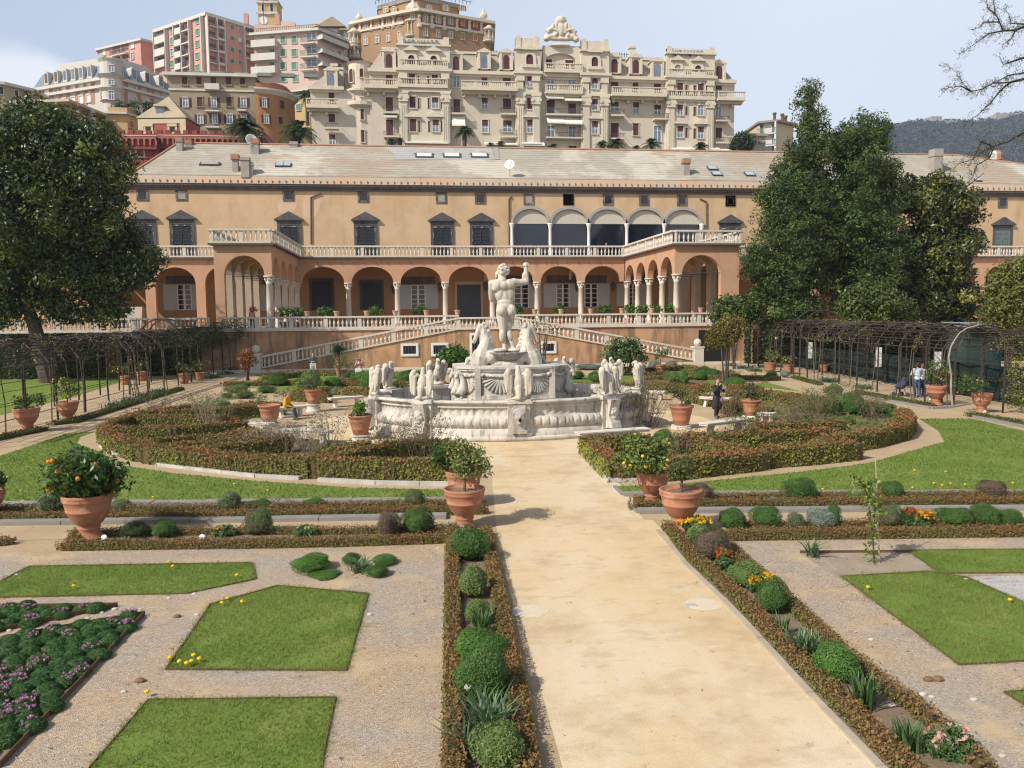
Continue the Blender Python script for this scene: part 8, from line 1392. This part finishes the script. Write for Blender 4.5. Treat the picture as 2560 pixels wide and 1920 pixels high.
# notice panels and the green netting in the eastern pergola
for k, x0, x1, y0, y1, lb in (('F4',1190,1226,533,683,'tall white notice panel in the eastern pergola, farthest towards the palace'),('F4',1470,1508,557,715,'tall white notice panel beside the tall arch of the eastern pergola'),('F4',1822,1868,592,768,'tall white notice panel just past the tall arch of the eastern pergola'),('F5',572,638,648,862,'tall white notice panel in the middle of the eastern pergola'),('F5',1210,1285,695,890,'tall white notice panel behind the urn with the straggly orange tree')):
    u = min(range(60), key=lambda i: abs((lambda v: CX+F*(v @ Rv)/(v @ Fv))(Pe(LE*i/59,WE*.8,1.4)-np.array([0,0,H]))-px(k,(x0+x1)/2,y0)[0])); p = Pe(LE*u/59,WE*.8,1.4); s = ZM[k][2]/F*((p-np.array([0,0,H])) @ Fv); w = (x1-x0)*s; zc_ = A(k,(x0+x1)/2,(y0+y1)/2,p[1])[2]; hh = (y1-y0)*s; t = thing('notice_panel',lb,'panel',tuple(p)); m = MB(); m.box(p[0]-w/2,p[0]+w/2,p[1]-.012,p[1]+.012,zc_-hh/2,zc_+hh/2); obj('board', m, whitew, t)
    for a in (.34,.62): m = MB(); m.box(p[0]-w*.22,p[0]+w*.2,p[1]-.016,p[1]-.012,zc_-hh/2+hh*a,zc_-hh/2+hh*a+.07); obj('print', m, mat('faint grey print', (.35,.35,.36), (.6,.6,.6), 14), t)
    m = MB(); m.tube([(p[0]-w/2,p[1]+.03,0),(p[0]-w/2,p[1]+.03,zc_+hh/2)],.012,5); obj('post', m, iron, t)
netm = mat('dark green netting', (.007,.016,.014), (.012,.024,.02), 1.2, lay=[((.022,.036,.032), 2.5, .55, .7, (1,1,.3), .6)]); m = MB(); N_ = 60
vs_ = [Pe(-1.2+(LE+1)*i/N_,WE+.35+.07*math.sin(i*1.3)+.05*math.sin(j*2+i*.7),.02+1.75*j/4) for j in range(5) for i in range(N_+1)]; m.add(vs_,[(j*(N_+1)+i,j*(N_+1)+i+1,(j+1)*(N_+1)+i+1,(j+1)*(N_+1)+i) for j in range(4) for i in range(N_)]); tag(obj('shade_netting', m, netm), 'dark green netting hung along the far side of the eastern pergola', 'netting')
c = A('P5',1930,1318,50.); t = thing('garden_shed','small pale blue-grey shed roof behind the eastern pergola','shed',(c[0],50,0)); m = MB(); m.box(c[0]-1.3,c[0]+1.3,50,52,0,c[2]-.1); obj('wall', m, mat('green shed', (.018,.036,.032), (.03,.05,.045), 1), t); m = MB(); m.hexa([(c[0]-1.5,49.6,c[2]-.2),(c[0]+1.6,49.6,c[2]-.2),(c[0]+1.6,52.4,c[2]+.1),(c[0]-1.5,52.4,c[2]+.1),(c[0]-1.5,49.6,c[2]-.12),(c[0]+1.6,49.6,c[2]-.12),(c[0]+1.6,52.4,c[2]+.18),(c[0]-1.5,52.4,c[2]+.18)]); obj('roof', m, mat('blue grey sheet', (.24,.28,.35), (.2,.24,.3), 2), t)
# ------------------------------------------------------------------ trees
magl = leafmat('magnolia leaves', (.013,.03,.006), (.048,.08,.014), (.21,.235,.045), .42, .12, .35); conl = leafmat('cypress sprays', (.015,.034,.007), (.048,.082,.016), (.135,.175,.036), .6, .1); mag2 = leafmat('olive magnolia leaves', (.014,.025,.006), (.062,.078,.015), (.26,.255,.05), .42, .1, .4)
def tree(name, label, base, trunk, ells, nc, per, rad, leaf, lm, limbs=14, cat='tree', aspect=.45, flat=.8, droop=.3, shell=.55, tr=.35, bk=None, z0=0):
    t = thing(name,label,cat,(base[0],base[1],z0)); m = MB(); m.tube(trunk,np.linspace(tr,tr*.45,len(trunk)),9)
    for i in range(limbs):
        e = ells[rnd.randrange(len(ells))]; q = np.array(trunk[-1])*(1-(f := rnd.uniform(0,.6)))+np.array(trunk[len(trunk)//2])*f; d = np.array([rnd.gauss(0,.5),rnd.gauss(0,.5),rnd.gauss(0,.4)]); w = np.array(e[0])+d*np.array(e[1]); m.tube([q,(q+w)/2+np.array([0,0,.3]),w],[tr*.35,tr*.2,tr*.06],5)
    obj('trunk', m, bk or bark, t); V, ti = clumps(ells,nc,per,rad,leaf,rng,aspect,flat,droop,.85,shell,.42,.2); quads('crown',V,ti,lm,t); return t
def E(k, x, y, Y, rx, rz_, dy=0., ry=None): c = A(k,x,y,Y); s = ZM[k][2]/F*((c-np.array([0,0,H])) @ Fv); return ((c[0],Y+dy,c[2]),(rx*s,(ry or rx)*s,rz_*s))
YM = 60.; b = A('F2',385,735,YM)
tree('magnolia_tree','huge dark glossy magnolia tree with a leaning trunk at the western terrace',(b[0],YM),[(b[0]+.3,YM,-.1),A('F2',360,560,YM),A('F2',300,330,YM),A('F2',225,120,YM),A('W',40,500,YM)],
 [E('W',120,330,YM,110,90),E('W',40,330,YM,120,95),E('W',215,360,YM,75,90,-1),E('W',60,470,YM,150,100,-1),E('W',200,480,YM,85,90),E('W',250,540,YM,75,70,1),E('W',150,590,YM,100,60),E('W',20,590,YM,90,75),E('W',90,265,YM,70,45),E('W',-70,420,YM,110,130),E('W',275,590,YM,50,40),E('W',200,645,YM,65,40),E('W',-20,655,YM,60,40),E('W',130,660,YM,40,25)],820,140,.62,.145,magl,26,tr=.62,shell=.55)
YC = 61.
tree('conifer','tall dark conifer with a thin separate top rising above the palace roof',(A('W',1740,650,YC)[0],YC),[(A('W',1740,650,YC)[0],YC,0),A('W',1742,500,YC),A('W',1748,350,YC),A('W',1750,200,YC)],
 [E('W',1750,215,YC,26,38),E('W',1752,258,YC,25,34),E('W',1756,296,YC,38,34),E('W',1738,330,YC,48,36),E('W',1722,370,YC,50,44),E('W',1700,420,YC,66,50,-1),E('W',1692,480,YC,78,60,-1),E('W',1690,545,YC,86,60,-1),E('W',1695,610,YC,80,50,-1),E('W',1650,560,YC,48,34),E('W',1700,665,YC,75,35,-1),E('W',1768,400,YC,44,60,1),E('W',1790,520,YC,70,80,1)],820,105,.48,.14,conl,0,aspect=.3,flat=.75,droop=.55,shell=.35,tr=.42)
YD = 62.
tree('conifer','broad round-topped conifer standing behind the thin-topped one',(A('W',1865,650,YD)[0],YD),[(A('W',1865,650,YD)[0],YD,0),A('W',1862,480,YD),A('W',1862,330,YD)],
 [E('W',1845,290,YD,54,48),E('W',1880,300,YD,48,52),E('W',1850,370,YD,78,70),E('W',1872,450,YD,74,75),E('W',1860,530,YD,84,75,-1),E('W',1845,600,YD,80,60,-1),E('W',1905,405,YD,46,60),E('W',1810,470,YD,62,90,-2)],720,105,.5,.14,conl,0,aspect=.3,flat=.75,droop=.5,shell=.35,tr=.5)
YG = 63.
tree('magnolia_tree','olive-tinged magnolia tree east of the conifers near the palace end',(A('W',2000,690,YG)[0],YG),[(A('W',2000,690,YG)[0],YG,0),A('W',2005,560,YG),A('W',2010,450,YG)],
 [E('W',2000,420,YG,62,48),E('W',2040,440,YG,60,52),E('W',2070,490,YG,48,60),E('W',1990,500,YG,70,60),E('W',2040,550,YG,68,60),E('W',1975,580,YG,66,60),E('W',2040,625,YG,62,50),E('W',1960,640,YG,70,50)],460,115,.58,.165,mag2,18,tr=.42,shell=.45)
tree('evergreen_oak','low dark evergreen filling the shade between conifers and magnolia',(A('W',1900,690,65.)[0],65),[(A('W',1900,690,65.)[0],65,0),A('W',1905,640,65.),A('W',1910,600,65.)],[E('W',1880,640,65.,80,60),E('W',1960,650,65.,85,60),E('W',2050,655,65.,70,50)],620,30,.4,.18,magl,8,tr=.3)
# palms on the hillside
def palm(k, x, y, ybase, Y, r, label, nf=80, big=True):
    c = A(k,x,y,Y); s = ZM[k][2]/F*Y; r *= s; zb_ = A(k,x,ybase,Y)[2]; t = thing('palm_tree',label,'palm tree',(c[0],Y,zb_),None); m = MB(); m.tube([(c[0],Y,zb_-2),(c[0],Y,c[2])],[.35,.28],8); obj('trunk', m, bark, t); Q, T = [], []
    for i in range(nf):
        az = 2.4*i; el = math.radians(rnd.uniform(-25,75) if big else rnd.uniform(-10,80)); h = np.array([math.cos(az),math.sin(az),0]); L_ = r*rnd.uniform(.85,1.15); S_ = 8; pp = [c+h*L_*math.cos(el)*q+np.array([0,0,1])*(L_*math.sin(el)*q-L_*.55*q*q) for q in np.linspace(0,1,S_+1)]; sd_ = np.cross(h,[0,0,1.])
        for j in range(S_):
            for w in (-1,1):
                for jj in (0,.5):
                    p = pp[j]+(pp[j+1]-pp[j])*jj; d = (pp[j+1]-pp[j]); d = d/np.linalg.norm(d); e = p+sd_*w*L_*.17*(1-.5*j/S_)+d*L_*.08-np.array([0,0,L_*.05]); Q.append([p,p+d*L_*.05,e+d*L_*.02,e]); T.append(rnd.random()*.7+.15*(el > .5))
    quads('fronds', np.array(Q), np.array(T), leafmat('palm fronds', (.025,.05,.015), (.055,.09,.025), (.12,.15,.05), .45, .2), t)
palm('Z1',1500,790,900,112.,120,'date palm in front of the crenellated red wall',95); palm('Z1',1830,800,900,113.,118,'date palm at the foot of the grand hotel, beside the other date palm',95); palm('Z1',1885,590,700,150.,85,'palm growing high between the yellow house and the hotel',40); palm('Z2',1515,1215,1340,118.,100,'shaggy fan palm in front of the middle of the hotel',85,False)
for k, x, y, r, lb in (('Z2',840,1310,45,'small palm at the western foot of the hotel'),('Z2',920,1305,45,'small palm beside the awning at the western foot of the hotel'),('Z2',1760,1345,40,'low palm showing over the roof ridge by the white awning'),('Z2',1850,1340,50,'low palm showing over the ridge beside the white awning'),('Z3',450,1255,45,'thin palm under the central hotel balconies'),('Z3',870,1240,60,'bushy palm under the eastern hotel tower'),('Z3',985,1230,75,'largest bushy palm under the eastern hotel balconies'),('Z3',1290,1235,80,'wide palm under the narrow hotel bay'),('Z3',1160,1265,35,'tiny palm between two wide ones'),('Z3',1710,1260,70,'palm between the two eastern white awnings')): palm(k,x,y-8,y+60,111.,r*1.25,lb,62,False)
bush('Z3',2060,1225,128.,65,62,260,leafmat('dark bush leaves', (.014,.03,.01), (.03,.055,.015), (.06,.09,.025)),'dark round bush at the eastern end of the hotel',.22,'round_bush',24)
hs = []                                                       # scrub on the slope behind the palace
for i in range(46): x = rnd.uniform(-70,95); y = rnd.uniform(109,114); hs.append(((x,y,3+(y-107)*1.7),(rnd.uniform(1.5,3),1.5,rnd.uniform(1.,2.2))))
V, ti = clumps(hs,700,20,.5,.25); tag(quads('undergrowth', V, ti, leafmat('scrub leaves', (.025,.045,.014), (.055,.08,.025), (.10,.13,.04))), kind='stuff')
# bare overhanging branches of a tree standing just outside the frame
YB = 21.; t = thing('bare_tree','bare locust tree whose dark thin branches reach in at the upper corner','tree',(A('Z4',2900,800,YB)[0],YB,0)); tb = A('Z4',2900,2600,YB); m = MB(); m.tube([(tb[0]+.2,YB,0),(tb[0],YB,3),A('Z4',2850,900,YB),A('Z4',2750,300,YB)],[.3,.26,.18,.1],9)
BR = [[(2850,900),(2400,900),(2212,965),(2100,1030),(1990,1065),(1900,1110),(1830,1170)],[(2000,1060),(1960,1150),(1870,1200),(1840,1290),(1800,1330)],[(1990,1065),(1900,1030),(1860,1120),(1840,1160),(1740,1190),(1680,1250),(1640,1190)],[(2850,620),(2400,560),(2212,575),(2110,600),(2040,660),(1960,760),(1870,840),(1790,890)],[(2110,600),(1990,605),(1900,650),(1830,665),(1780,625),(1720,530),(1640,460)],[(1830,665),(1750,625),(1680,635),(1600,655)],[(2212,530),(2090,550),(2010,600),(1900,640)],[(2850,300),(2400,120),(2212,195),(2150,220),(2060,225),(1950,245),(1880,300),(1740,400)],[(2060,225),(2030,150),(2000,90),(1990,0),(1970,-60)],[(2000,100),(1950,60),(1935,-20)],[(2030,160),(1920,160),(1890,200),(1830,215)],[(2212,175),(2120,170),(2100,100),(2060,60)],[(2850,450),(2400,350),(2212,420),(2120,450),(2060,470),(2040,420)],[(2150,220),(2120,280),(2050,330)]]
for q in BR:
    n = len(q); r0 = .055 if q[0][0] > 2500 else .022; pts = [A('Z4',x,y,YB+.5*math.sin(x*.01)) for x, y in q]; m.tube(pts,[max(.004,r0*(1-i/(n-.4))**1.1) for i in range(n)],5)
obj('branches', m, mat('dark bark', (.035,.025,.024), (.05,.038,.035), 8, rough=.9), t); m = MB(); C = []
for q in BR:
    for (x0,y0),(x1,y1) in zip(q, q[1:]):
        if x0 > 2600: continue
        for i in range(int(math.hypot(x1-x0,y1-y0)/9)):
            f = rnd.random(); x, y = x0+(x1-x0)*f, y0+(y1-y0)*f; a = rnd.uniform(0,6.28); l = rnd.uniform(20,75); p0 = A('Z4',x,y,YB+rnd.uniform(-.2,.2)); p1 = A('Z4',x+math.cos(a)*l*.6,y+math.sin(a)*l*.6,YB+rnd.uniform(-.4,.4)); p2 = A('Z4',x+math.cos(a+.4)*l,y+math.sin(a+.4)*l+8,YB+rnd.uniform(-.6,.6)); m.tube([p0,p1,p2],[.0045,.0035,.002],3); C += [p1,p2,(p0+p1)/2,(p1+p2)/2]
obj('twigs', m, MATS['dark bark'], t); C = np.array(C); C = C[:,None]+rng.normal(size=(len(C),2,3))*.035; quads('buds', leaves(C.reshape(-1,3),.02), rng.random(len(C)*2), leafmat('bud leaves', (.07,.06,.045), (.13,.12,.06), (.2,.2,.08), .7, .3), t)
# ------------------------------------------------------------------ people (1 unit = body scale; figure faces local -y)
skin = mat('skin', (.50,.30,.21), (.46,.27,.19), 8, rough=.6)
def person(label, loc, rz, h, cloth, hair, pose='stand', extra=None):
    t = thing('person', label, 'person', (0,0,0)); s = h/1.72; arm = cloth.get('arms', 'down')
    hip = .93; kn = .5
    if pose == 'sit': legs = {e: [(e*.09,0,.52),(e*.12,-.42,.5),(e*.12,-.48,.09),(e*.12,-.62,.05)] for e in (-1,1)}; base = .5
    else: legs = {e: [(e*.09,0,.9),(e*.11,-.02+e*.05,.5),(e*.12,.03+e*.09,.09),(e*.13,-.12+e*.09,.04)] for e in (-1,1)}; base = .9
    z = base; lean = .12 if pose == 'sit' else .0; L_ = lambda dz, dy=0: -lean*dz*2+dy
    sh = {e: (e*.185,L_(.5),z+.5) for e in (-1,1)}
    if arm == 'face': el = {e: (e*.27,-.12,z+.28) for e in (-1,1)}; wr = {-1:(-.1,-.27,z+.58), 1:(.12,-.3,z+.5)}
    elif arm == 'hold': el = {e: (e*.24,-.02,z+.22) for e in (-1,1)}; wr = {e: (e*.12,-.27,z+.2) for e in (-1,1)}
    elif arm == 'push': el = {e: (e*.24,-.1,z+.26) for e in (-1,1)}; wr = {e: (e*.2,-.38,z+.16) for e in (-1,1)}
    elif arm == 'lap': el = {e: (e*.24,-.12,z+.22) for e in (-1,1)}; wr = {e: (e*.1,-.34,z+.13) for e in (-1,1)}
    else: el = {e: (e*.235,.02,z+.22) for e in (-1,1)}; wr = {e: (e*.25,-.06,z-.03) for e in (-1,1)}
    hy = L_(.7); hz_ = z+.735
    q = [('e',(0,L_(.38),z+.36),(.165,.105,.2)),('e',(0,L_(.1),z+.08),(.155,.11,.15)),('e',(0,L_(.22),z+.22),(.135,.095,.16)),('c',(0,L_(.5),z+.5),(0,hy,z+.62),.06,.055),('e',(0,hy-.01,hz_),(.076,.095,.115)),('c',(0,hy-.09,hz_-.01),(0,hy-.118,hz_-.035),.013,.017),('e',(0,hy-.06,hz_-.08),(.05,.045,.04)),('c',(-.025,hy-.09,hz_-.062),(.025,hy-.09,hz_-.062),.009,.009)]
    for e in (-1,1):
        a, b, c, d = legs[e]; q += [('c',a,b,.092,.062),('c',b,c,.062,.04),('c',c,d,.045,.032),('c',sh[e],el[e],.056,.044),('c',el[e],wr[e],.043,.028),('e',(e*.078,hy,hz_-.01),(.012,.024,.032))]
        w = Vector(wr[e]); dr = (w-Vector(el[e])).normalized(); sd_ = dr.orthogonal().normalized(); pm = w+dr*.05; q.append(('e',tuple(pm),(.036,.034,.045)))
        for k in range(4): f0 = pm+sd_*(.024*(k-1.5)/1.2)+dr*.035; f1 = f0+dr*(.035+.006*(1 if k in (1,2) else 0)); q += [('c',tuple(f0),tuple(f1),.0095,.009),('c',tuple(f1),tuple(f1+dr*.018-dr.cross(sd_)*.014),.009,.008)]
        q.append(('c',tuple(pm-sd_*.03),tuple(pm-sd_*.05+dr*.035),.0105,.009))
    blob('body', q, skin, .011, 2, t)
    for e in (-1,1):
        m = MB(); m.ball((e*.03,hy-.088,hz_+.012),(.011,.008,.009),6,5); obj('eye', m, darkst, t)
    top, bot, shoe = cloth['top'], cloth['bot'], cloth.get('shoe', darkst); lng = cloth.get('coat', 0)
    g = [('e',(0,L_(.4),z+.38),(.185,.125,.19)),('e',(0,L_(.2),z+.2),(.17,.12,.2)),('e',(0,L_(.05),z+.05),(.175,.13,.14)),('c',(-.12,L_(.5),z+.5),(.12,L_(.5),z+.5),.07,.07)]+[('c',sh[e],el[e],.073,.06) for e in (-1,1)]+[('c',el[e],tuple(Vector(el[e]).lerp(Vector(wr[e]),.88)),.06,.046) for e in (-1,1)]
    if lng: g += [('c',(e*.06,0,z),(e*.09,0,z-lng),.14,.16) for e in (-1,1)]
    blob('jacket' if lng or cloth.get('jk') else 'shirt', g, top, .018, 2, t)
    g = [('e',(0,0,z+.02),(.17,.125,.11))]+[c for e in (-1,1) for c in (('c',legs[e][0],legs[e][1],.105,.076),('c',legs[e][1],tuple(Vector(legs[e][1]).lerp(Vector(legs[e][2]),.93)),.076,.058))]
    blob('trousers', g, bot, .018, 2, t)
    for e in (-1,1): blob('shoe', [('c',legs[e][2],legs[e][3],.055,.04),('e',(legs[e][3][0],legs[e][3][1],.03),(.045,.07,.03))], shoe, .015, 1, t)
    g = [('e',(0,hy+.015,hz_+.035),(.087,.1,.1)),('e',(0,hy+.04,hz_-.02),(.082,.07,.09))]
    if cloth.get('long'): g.append(('e',(0,hy+.05,hz_-.1),(.09,.06,.12)))
    blob('hair', g, hair, .018, 1, t)
    if extra: extra(t, z, hy, hz_, wr)
    t.location = loc; t.rotation_euler = (0,0,rz); t.scale = (s,)*3
    return t
blk = mat('black cloth', (.025,.024,.03), (.035,.033,.04), 6); navy = mat('navy cloth', (.03,.04,.075), (.04,.05,.09), 6); jean = mat('jeans', (.085,.13,.22), (.06,.1,.18), 5); greyc = mat('dark grey coat', (.07,.075,.08), (.09,.095,.1), 5)
yel = mat('yellow jacket', (.62,.36,.02), (.52,.29,.015), 4); pinkc = mat('pink cardigan', (.55,.28,.26), (.48,.24,.23), 4); ltblue = mat('pale blue shirt', (.52,.56,.66), (.46,.51,.62), 5); hairb = mat('brown hair', (.05,.03,.02), (.07,.045,.03), 20); hairg = mat('dark grey hair', (.09,.085,.08), (.12,.11,.1), 20)
def bag(t, z, hy, hz_, wr):
    m = MB(); m.box(-.26,.20,-.34,-.24,z-.42,z+.08); o = obj('shopping_bag', m, whitew, t); m = MB(); m.box(-.16,.1,-.345,-.341,z-.37,z-.12); m.box(-.2,.14,-.345,-.341,z-.03,z+.0); obj('bag_print', m, mat('grey print', (.16,.16,.17), (.4,.4,.4), 8), o)
    m = MB(); m.tube([(-.15,-.29,z+.08),(-.1,-.28,z+.2),(.04,-.28,z+.2),(.08,-.29,z+.08)], .012, 5); obj('bag_handle', m, whitew, o)
def phone(t, z, hy, hz_, wr):
    m = MB(); m.box(-.09,.07,hy-.27,hy-.24,hz_-.08,hz_+.03); obj('camera', m, darkst, t)
def phonebag(t, z, hy, hz_, wr): phone(t,z,hy,hz_,wr); bag(t,z,hy,hz_,wr)
def visitor(t, z, hy, hz_, wr):
    phone(t,z,hy,hz_,wr); m = MB(); m.plate([(.02,-.33,z+.42),(.24,-.28,z+.36),(.26,-.32,z+.5),(.04,-.37,z+.55)],(0,.01,.004)); obj('leaflet', m, whitew, t)
    b = blob('shoulder_bag', [('e',(.17,-.12,z-.1),(.1,.07,.13))], mat('patterned bag', (.30,.16,.2), (.2,.13,.17), 9), .02, 1, t); m = MB(); m.tube([(.17,-.12,z),(.1,-.14,z+.3),(-.1,-.02,z+.54)], .012, 5); obj('strap', m, mat('red strap', (.35,.1,.1)), b)
g = G('W',1548,903); person('woman in a black coat looking through a camera beside the round garden bench', (g[0],g[1],0), R(20), 1.68, dict(top=blk,bot=blk,arms='face',coat=.38), hairb, extra=visitor)
g = G('F3',760,1195); seat = (g[0],g[1]); 
person('man in a yellow jacket sitting on a stone bench near the fountain', (g[0]-.35,g[1]+.2,-.04), R(75), 1.7, dict(top=yel,bot=mat('grey trousers', (.10,.105,.09), (.13,.13,.11), 5),arms='lap',jk=1), hairg, 'sit')
g = G('F3',990,705); person('person in a long grey coat carrying a white printed bag in the rear garden', (g[0],g[1],0), R(10), 1.7, dict(top=greyc,bot=blk,arms='hold',coat=.3), hairb, extra=bag)
g = G('F3',1505,778); person('woman in a pink cardigan and jeans taking a picture with a white bag', (g[0],g[1],0), R(-8), 1.66, dict(top=pinkc,bot=jean,arms='face',long=1,jk=1), hairb, extra=phonebag)
g = G('F5',1010,1195); gp = (g[0],g[1]); person('man in a pale blue shirt and jeans walking under the pergola with a stroller', (g[0],g[1],0), R(165), 1.78, dict(top=ltblue,bot=jean,arms='push',long=0), hairb)
person('second person half hidden by a pergola post beside the man with the stroller', (g[0]+.75,g[1]+.7,0), R(170), 1.66, dict(top=mat('white shirt', (.6,.6,.62)),bot=navy), mat('auburn hair', (.22,.09,.04), (.16,.07,.03), 9))
g = G('F1',1905,960); person('man in dark clothes standing behind the eastern end of the fountain', (g[0],g[1]+3.2,0), R(0), 1.74, dict(top=navy,bot=jean), hairb)
p = A('P1',1890,1530,YT+2.2) if False else A('W',545,700,YT+1.5); person('person in red looking over the terrace balustrade near the projecting wing', (p[0],YT+1.5,ZT), R(0), 1.65, dict(top=mat('dark red cloth', (.2,.06,.06)),bot=blk), hairb)
p = A('P4',480,900,YI+1.2); person('person with fair hair leaning on the upper balcony under the tall arches', (p[0],YI+.75,ZB+.14), R(0), 1.55, dict(top=greyc,bot=blk), mat('fair hair', (.40,.27,.14), (.34,.22,.11), 9))
# stroller
t = thing('baby_stroller', 'black baby stroller pushed under the garden pergola', 'stroller', (gp[0]-.55,gp[1]+.35,0)); m = MB(); x, y = gp[0]-.55, gp[1]+.35
m.tube([(x-.2,y,.12),(x-.05,y,.6),(x+.3,y-.1,1.0)], .018, 6); m.tube([(x-.2,y+.45,.12),(x-.05,y+.45,.6),(x+.3,y+.35,1.0)], .018, 6); m.tube([(x+.3,y-.1,1.0),(x+.3,y+.35,1.0)], .02, 6); m.tube([(x+.25,y,.12),(x-.05,y,.6)], .018, 6); m.tube([(x+.25,y+.45,.12),(x-.05,y+.45,.6)], .018, 6); obj('frame', m, darkst, t)
blob('seat', [('e',(x,y+.22,.55),(.28,.2,.16)),('c',(x+.15,y+.22,.6),(x+.2,y+.22,.9),.16,.14)], navy, .03, 2, t)
for dx in (-.2,.25):
    for dy in (-.03,.48): m = MB(); m.M = Matrix.Translation((x+dx,y+dy,.12)) @ Matrix.Rotation(R(90),4,'X'); m.lathe([(.05,-.02),(.12,-.02),(.12,.02),(.05,.02)], n=14); obj('wheel', m, darkst, t)
# ------------------------------------------------------------------ light and sky
EL = R(41); hx, hy = .86, .51; q_ = math.hypot(hx, hy); hx, hy = hx/q_, hy/q_
sd = bpy.data.lights.new('sun', 'SUN'); sd.energy = 5.0; sd.angle = R(.53); sd.color = (1,.945,.86)
so = bpy.data.objects.new('sun', sd); COL.objects.link(so); so.location = (-60,-40,80)
so.rotation_euler = Vector((hx*math.cos(EL), hy*math.cos(EL), -math.sin(EL))).to_track_quat('-Z','Y').to_euler()
wd = bpy.data.worlds.new('World'); scene.world = wd; wd.use_nodes = True
nt = wd.node_tree; N = nt.nodes; L = nt.links; N.clear()
out = N.new('ShaderNodeOutputWorld'); bg = N.new('ShaderNodeBackground'); bg.inputs['Strength'].default_value = .10
sk = N.new('ShaderNodeTexSky'); sk.sky_type = 'NISHITA'; sk.sun_disc = False; sk.sun_elevation = EL; sk.sun_rotation = math.atan2(-hx, -hy) % (2*PI)
sk.air_density = 1.0; sk.dust_density = 2.2; sk.ozone_density = 1.5
tc = N.new('ShaderNodeTexCoord'); sp = N.new('ShaderNodeSeparateXYZ'); L.new(tc.outputs['Generated'], sp.inputs[0])
# thin spring haze: paler to the east, one bank of cumulus low in the west
az = N.new('ShaderNodeMath'); az.operation = 'ARCTAN2'; L.new(sp.outputs[0], az.inputs[0]); L.new(sp.outputs[1], az.inputs[1])
hz = N.new('ShaderNodeMapRange'); hz.inputs[1].default_value = -.45; hz.inputs[2].default_value = .45; hz.inputs[3].default_value = .42; hz.inputs[4].default_value = .92; L.new(az.outputs[0], hz.inputs[0])
ef = N.new('ShaderNodeMapRange'); ef.interpolation_type = 'SMOOTHSTEP'; ef.inputs[1].default_value = .33; ef.inputs[2].default_value = .6; ef.inputs[3].default_value = 1; ef.inputs[4].default_value = .05; L.new(sp.outputs[2], ef.inputs[0])
hm = N.new('ShaderNodeMath'); hm.operation = 'MULTIPLY'; L.new(hz.outputs[0], hm.inputs[0]); L.new(ef.outputs[0], hm.inputs[1])
m1 = N.new('ShaderNodeMix'); m1.data_type = 'RGBA'; L.new(hm.outputs[0], m1.inputs[0]); L.new(sk.outputs[0], m1.inputs[6]); m1.inputs[7].default_value = (7.8,8.4,9.1,1)
def cloud(a0, a1, e0, e1, sc, th, prev, bright, soft=.12):
    cx = N.new('ShaderNodeMapRange'); cx.interpolation_type = 'SMOOTHSTEP'; cx.inputs[1].default_value = a1; cx.inputs[2].default_value = a0; L.new(az.outputs[0], cx.inputs[0])
    cz = N.new('ShaderNodeMapRange'); cz.interpolation_type = 'SMOOTHSTEP'; cz.inputs[1].default_value = e1; cz.inputs[2].default_value = e0; L.new(sp.outputs[2], cz.inputs[0])
    no = N.new('ShaderNodeTexNoise'); no.inputs['Scale'].default_value = sc; no.inputs['Detail'].default_value = 7; L.new(tc.outputs['Generated'], no.inputs['Vector'])
    ml = N.new('ShaderNodeMath'); ml.operation = 'MULTIPLY'; L.new(cx.outputs[0], ml.inputs[0]); L.new(cz.outputs[0], ml.inputs[1])
    ad = N.new('ShaderNodeMath'); ad.operation = 'MULTIPLY_ADD'; L.new(no.outputs[0], ad.inputs[0]); ad.inputs[1].default_value = .7; L.new(ml.outputs[0], ad.inputs[2])
    rp = N.new('ShaderNodeMapRange'); rp.interpolation_type = 'SMOOTHSTEP'; rp.inputs[1].default_value = th; rp.inputs[2].default_value = th+soft; L.new(ad.outputs[0], rp.inputs[0])
    mm = N.new('ShaderNodeMix'); mm.data_type = 'RGBA'; L.new(rp.outputs[0], mm.inputs[0]); L.new(prev, mm.inputs[6]); mm.inputs[7].default_value = (*bright, 1); return mm.outputs[2]
c = cloud(-.40, -.24, .24, .31, 14, .80, m1.outputs[2], (8.0,8.1,8.3), .45)
L.new(c, bg.inputs[0]); L.new(bg.outputs[0], out.inputs[0])
vs = scene.view_settings; vs.view_transform = 'Standard'; vs.look = 'None'; vs.exposure = .16; scene.cycles.filter_width = 1.15; vs.gamma = 1; vs.use_curve_mapping = False
scene.cycles.use_denoising = True; scene.cycles.max_bounces = 6; scene.cycles.transparent_max_bounces = 8; scene.cycles.volume_bounces = 1
try: scene.cycles.denoiser = 'OPENIMAGEDENOISE'; scene.cycles.denoising_input_passes = 'RGB_ALBEDO_NORMAL'
except Exception: pass

# ------------------------------------------------------------------ the air
hzm = bpy.data.materials.new('haze'); hzm.use_nodes = True; n_ = hzm.node_tree; n_.nodes.clear(); ho = n_.nodes.new('ShaderNodeOutputMaterial'); pv = n_.nodes.new('ShaderNodeVolumePrincipled'); pv.inputs['Color'].default_value = (.62,.75,1.0,1); pv.inputs['Density'].default_value = .00015; pv.inputs['Anisotropy'].default_value = .25; n_.links.new(pv.outputs[0], ho.inputs['Volume'])
m = MB(); m.box(-2700, 3600, -130, 2100, -4, 720); tag(obj('haze', m, hzm), kind='stuff')
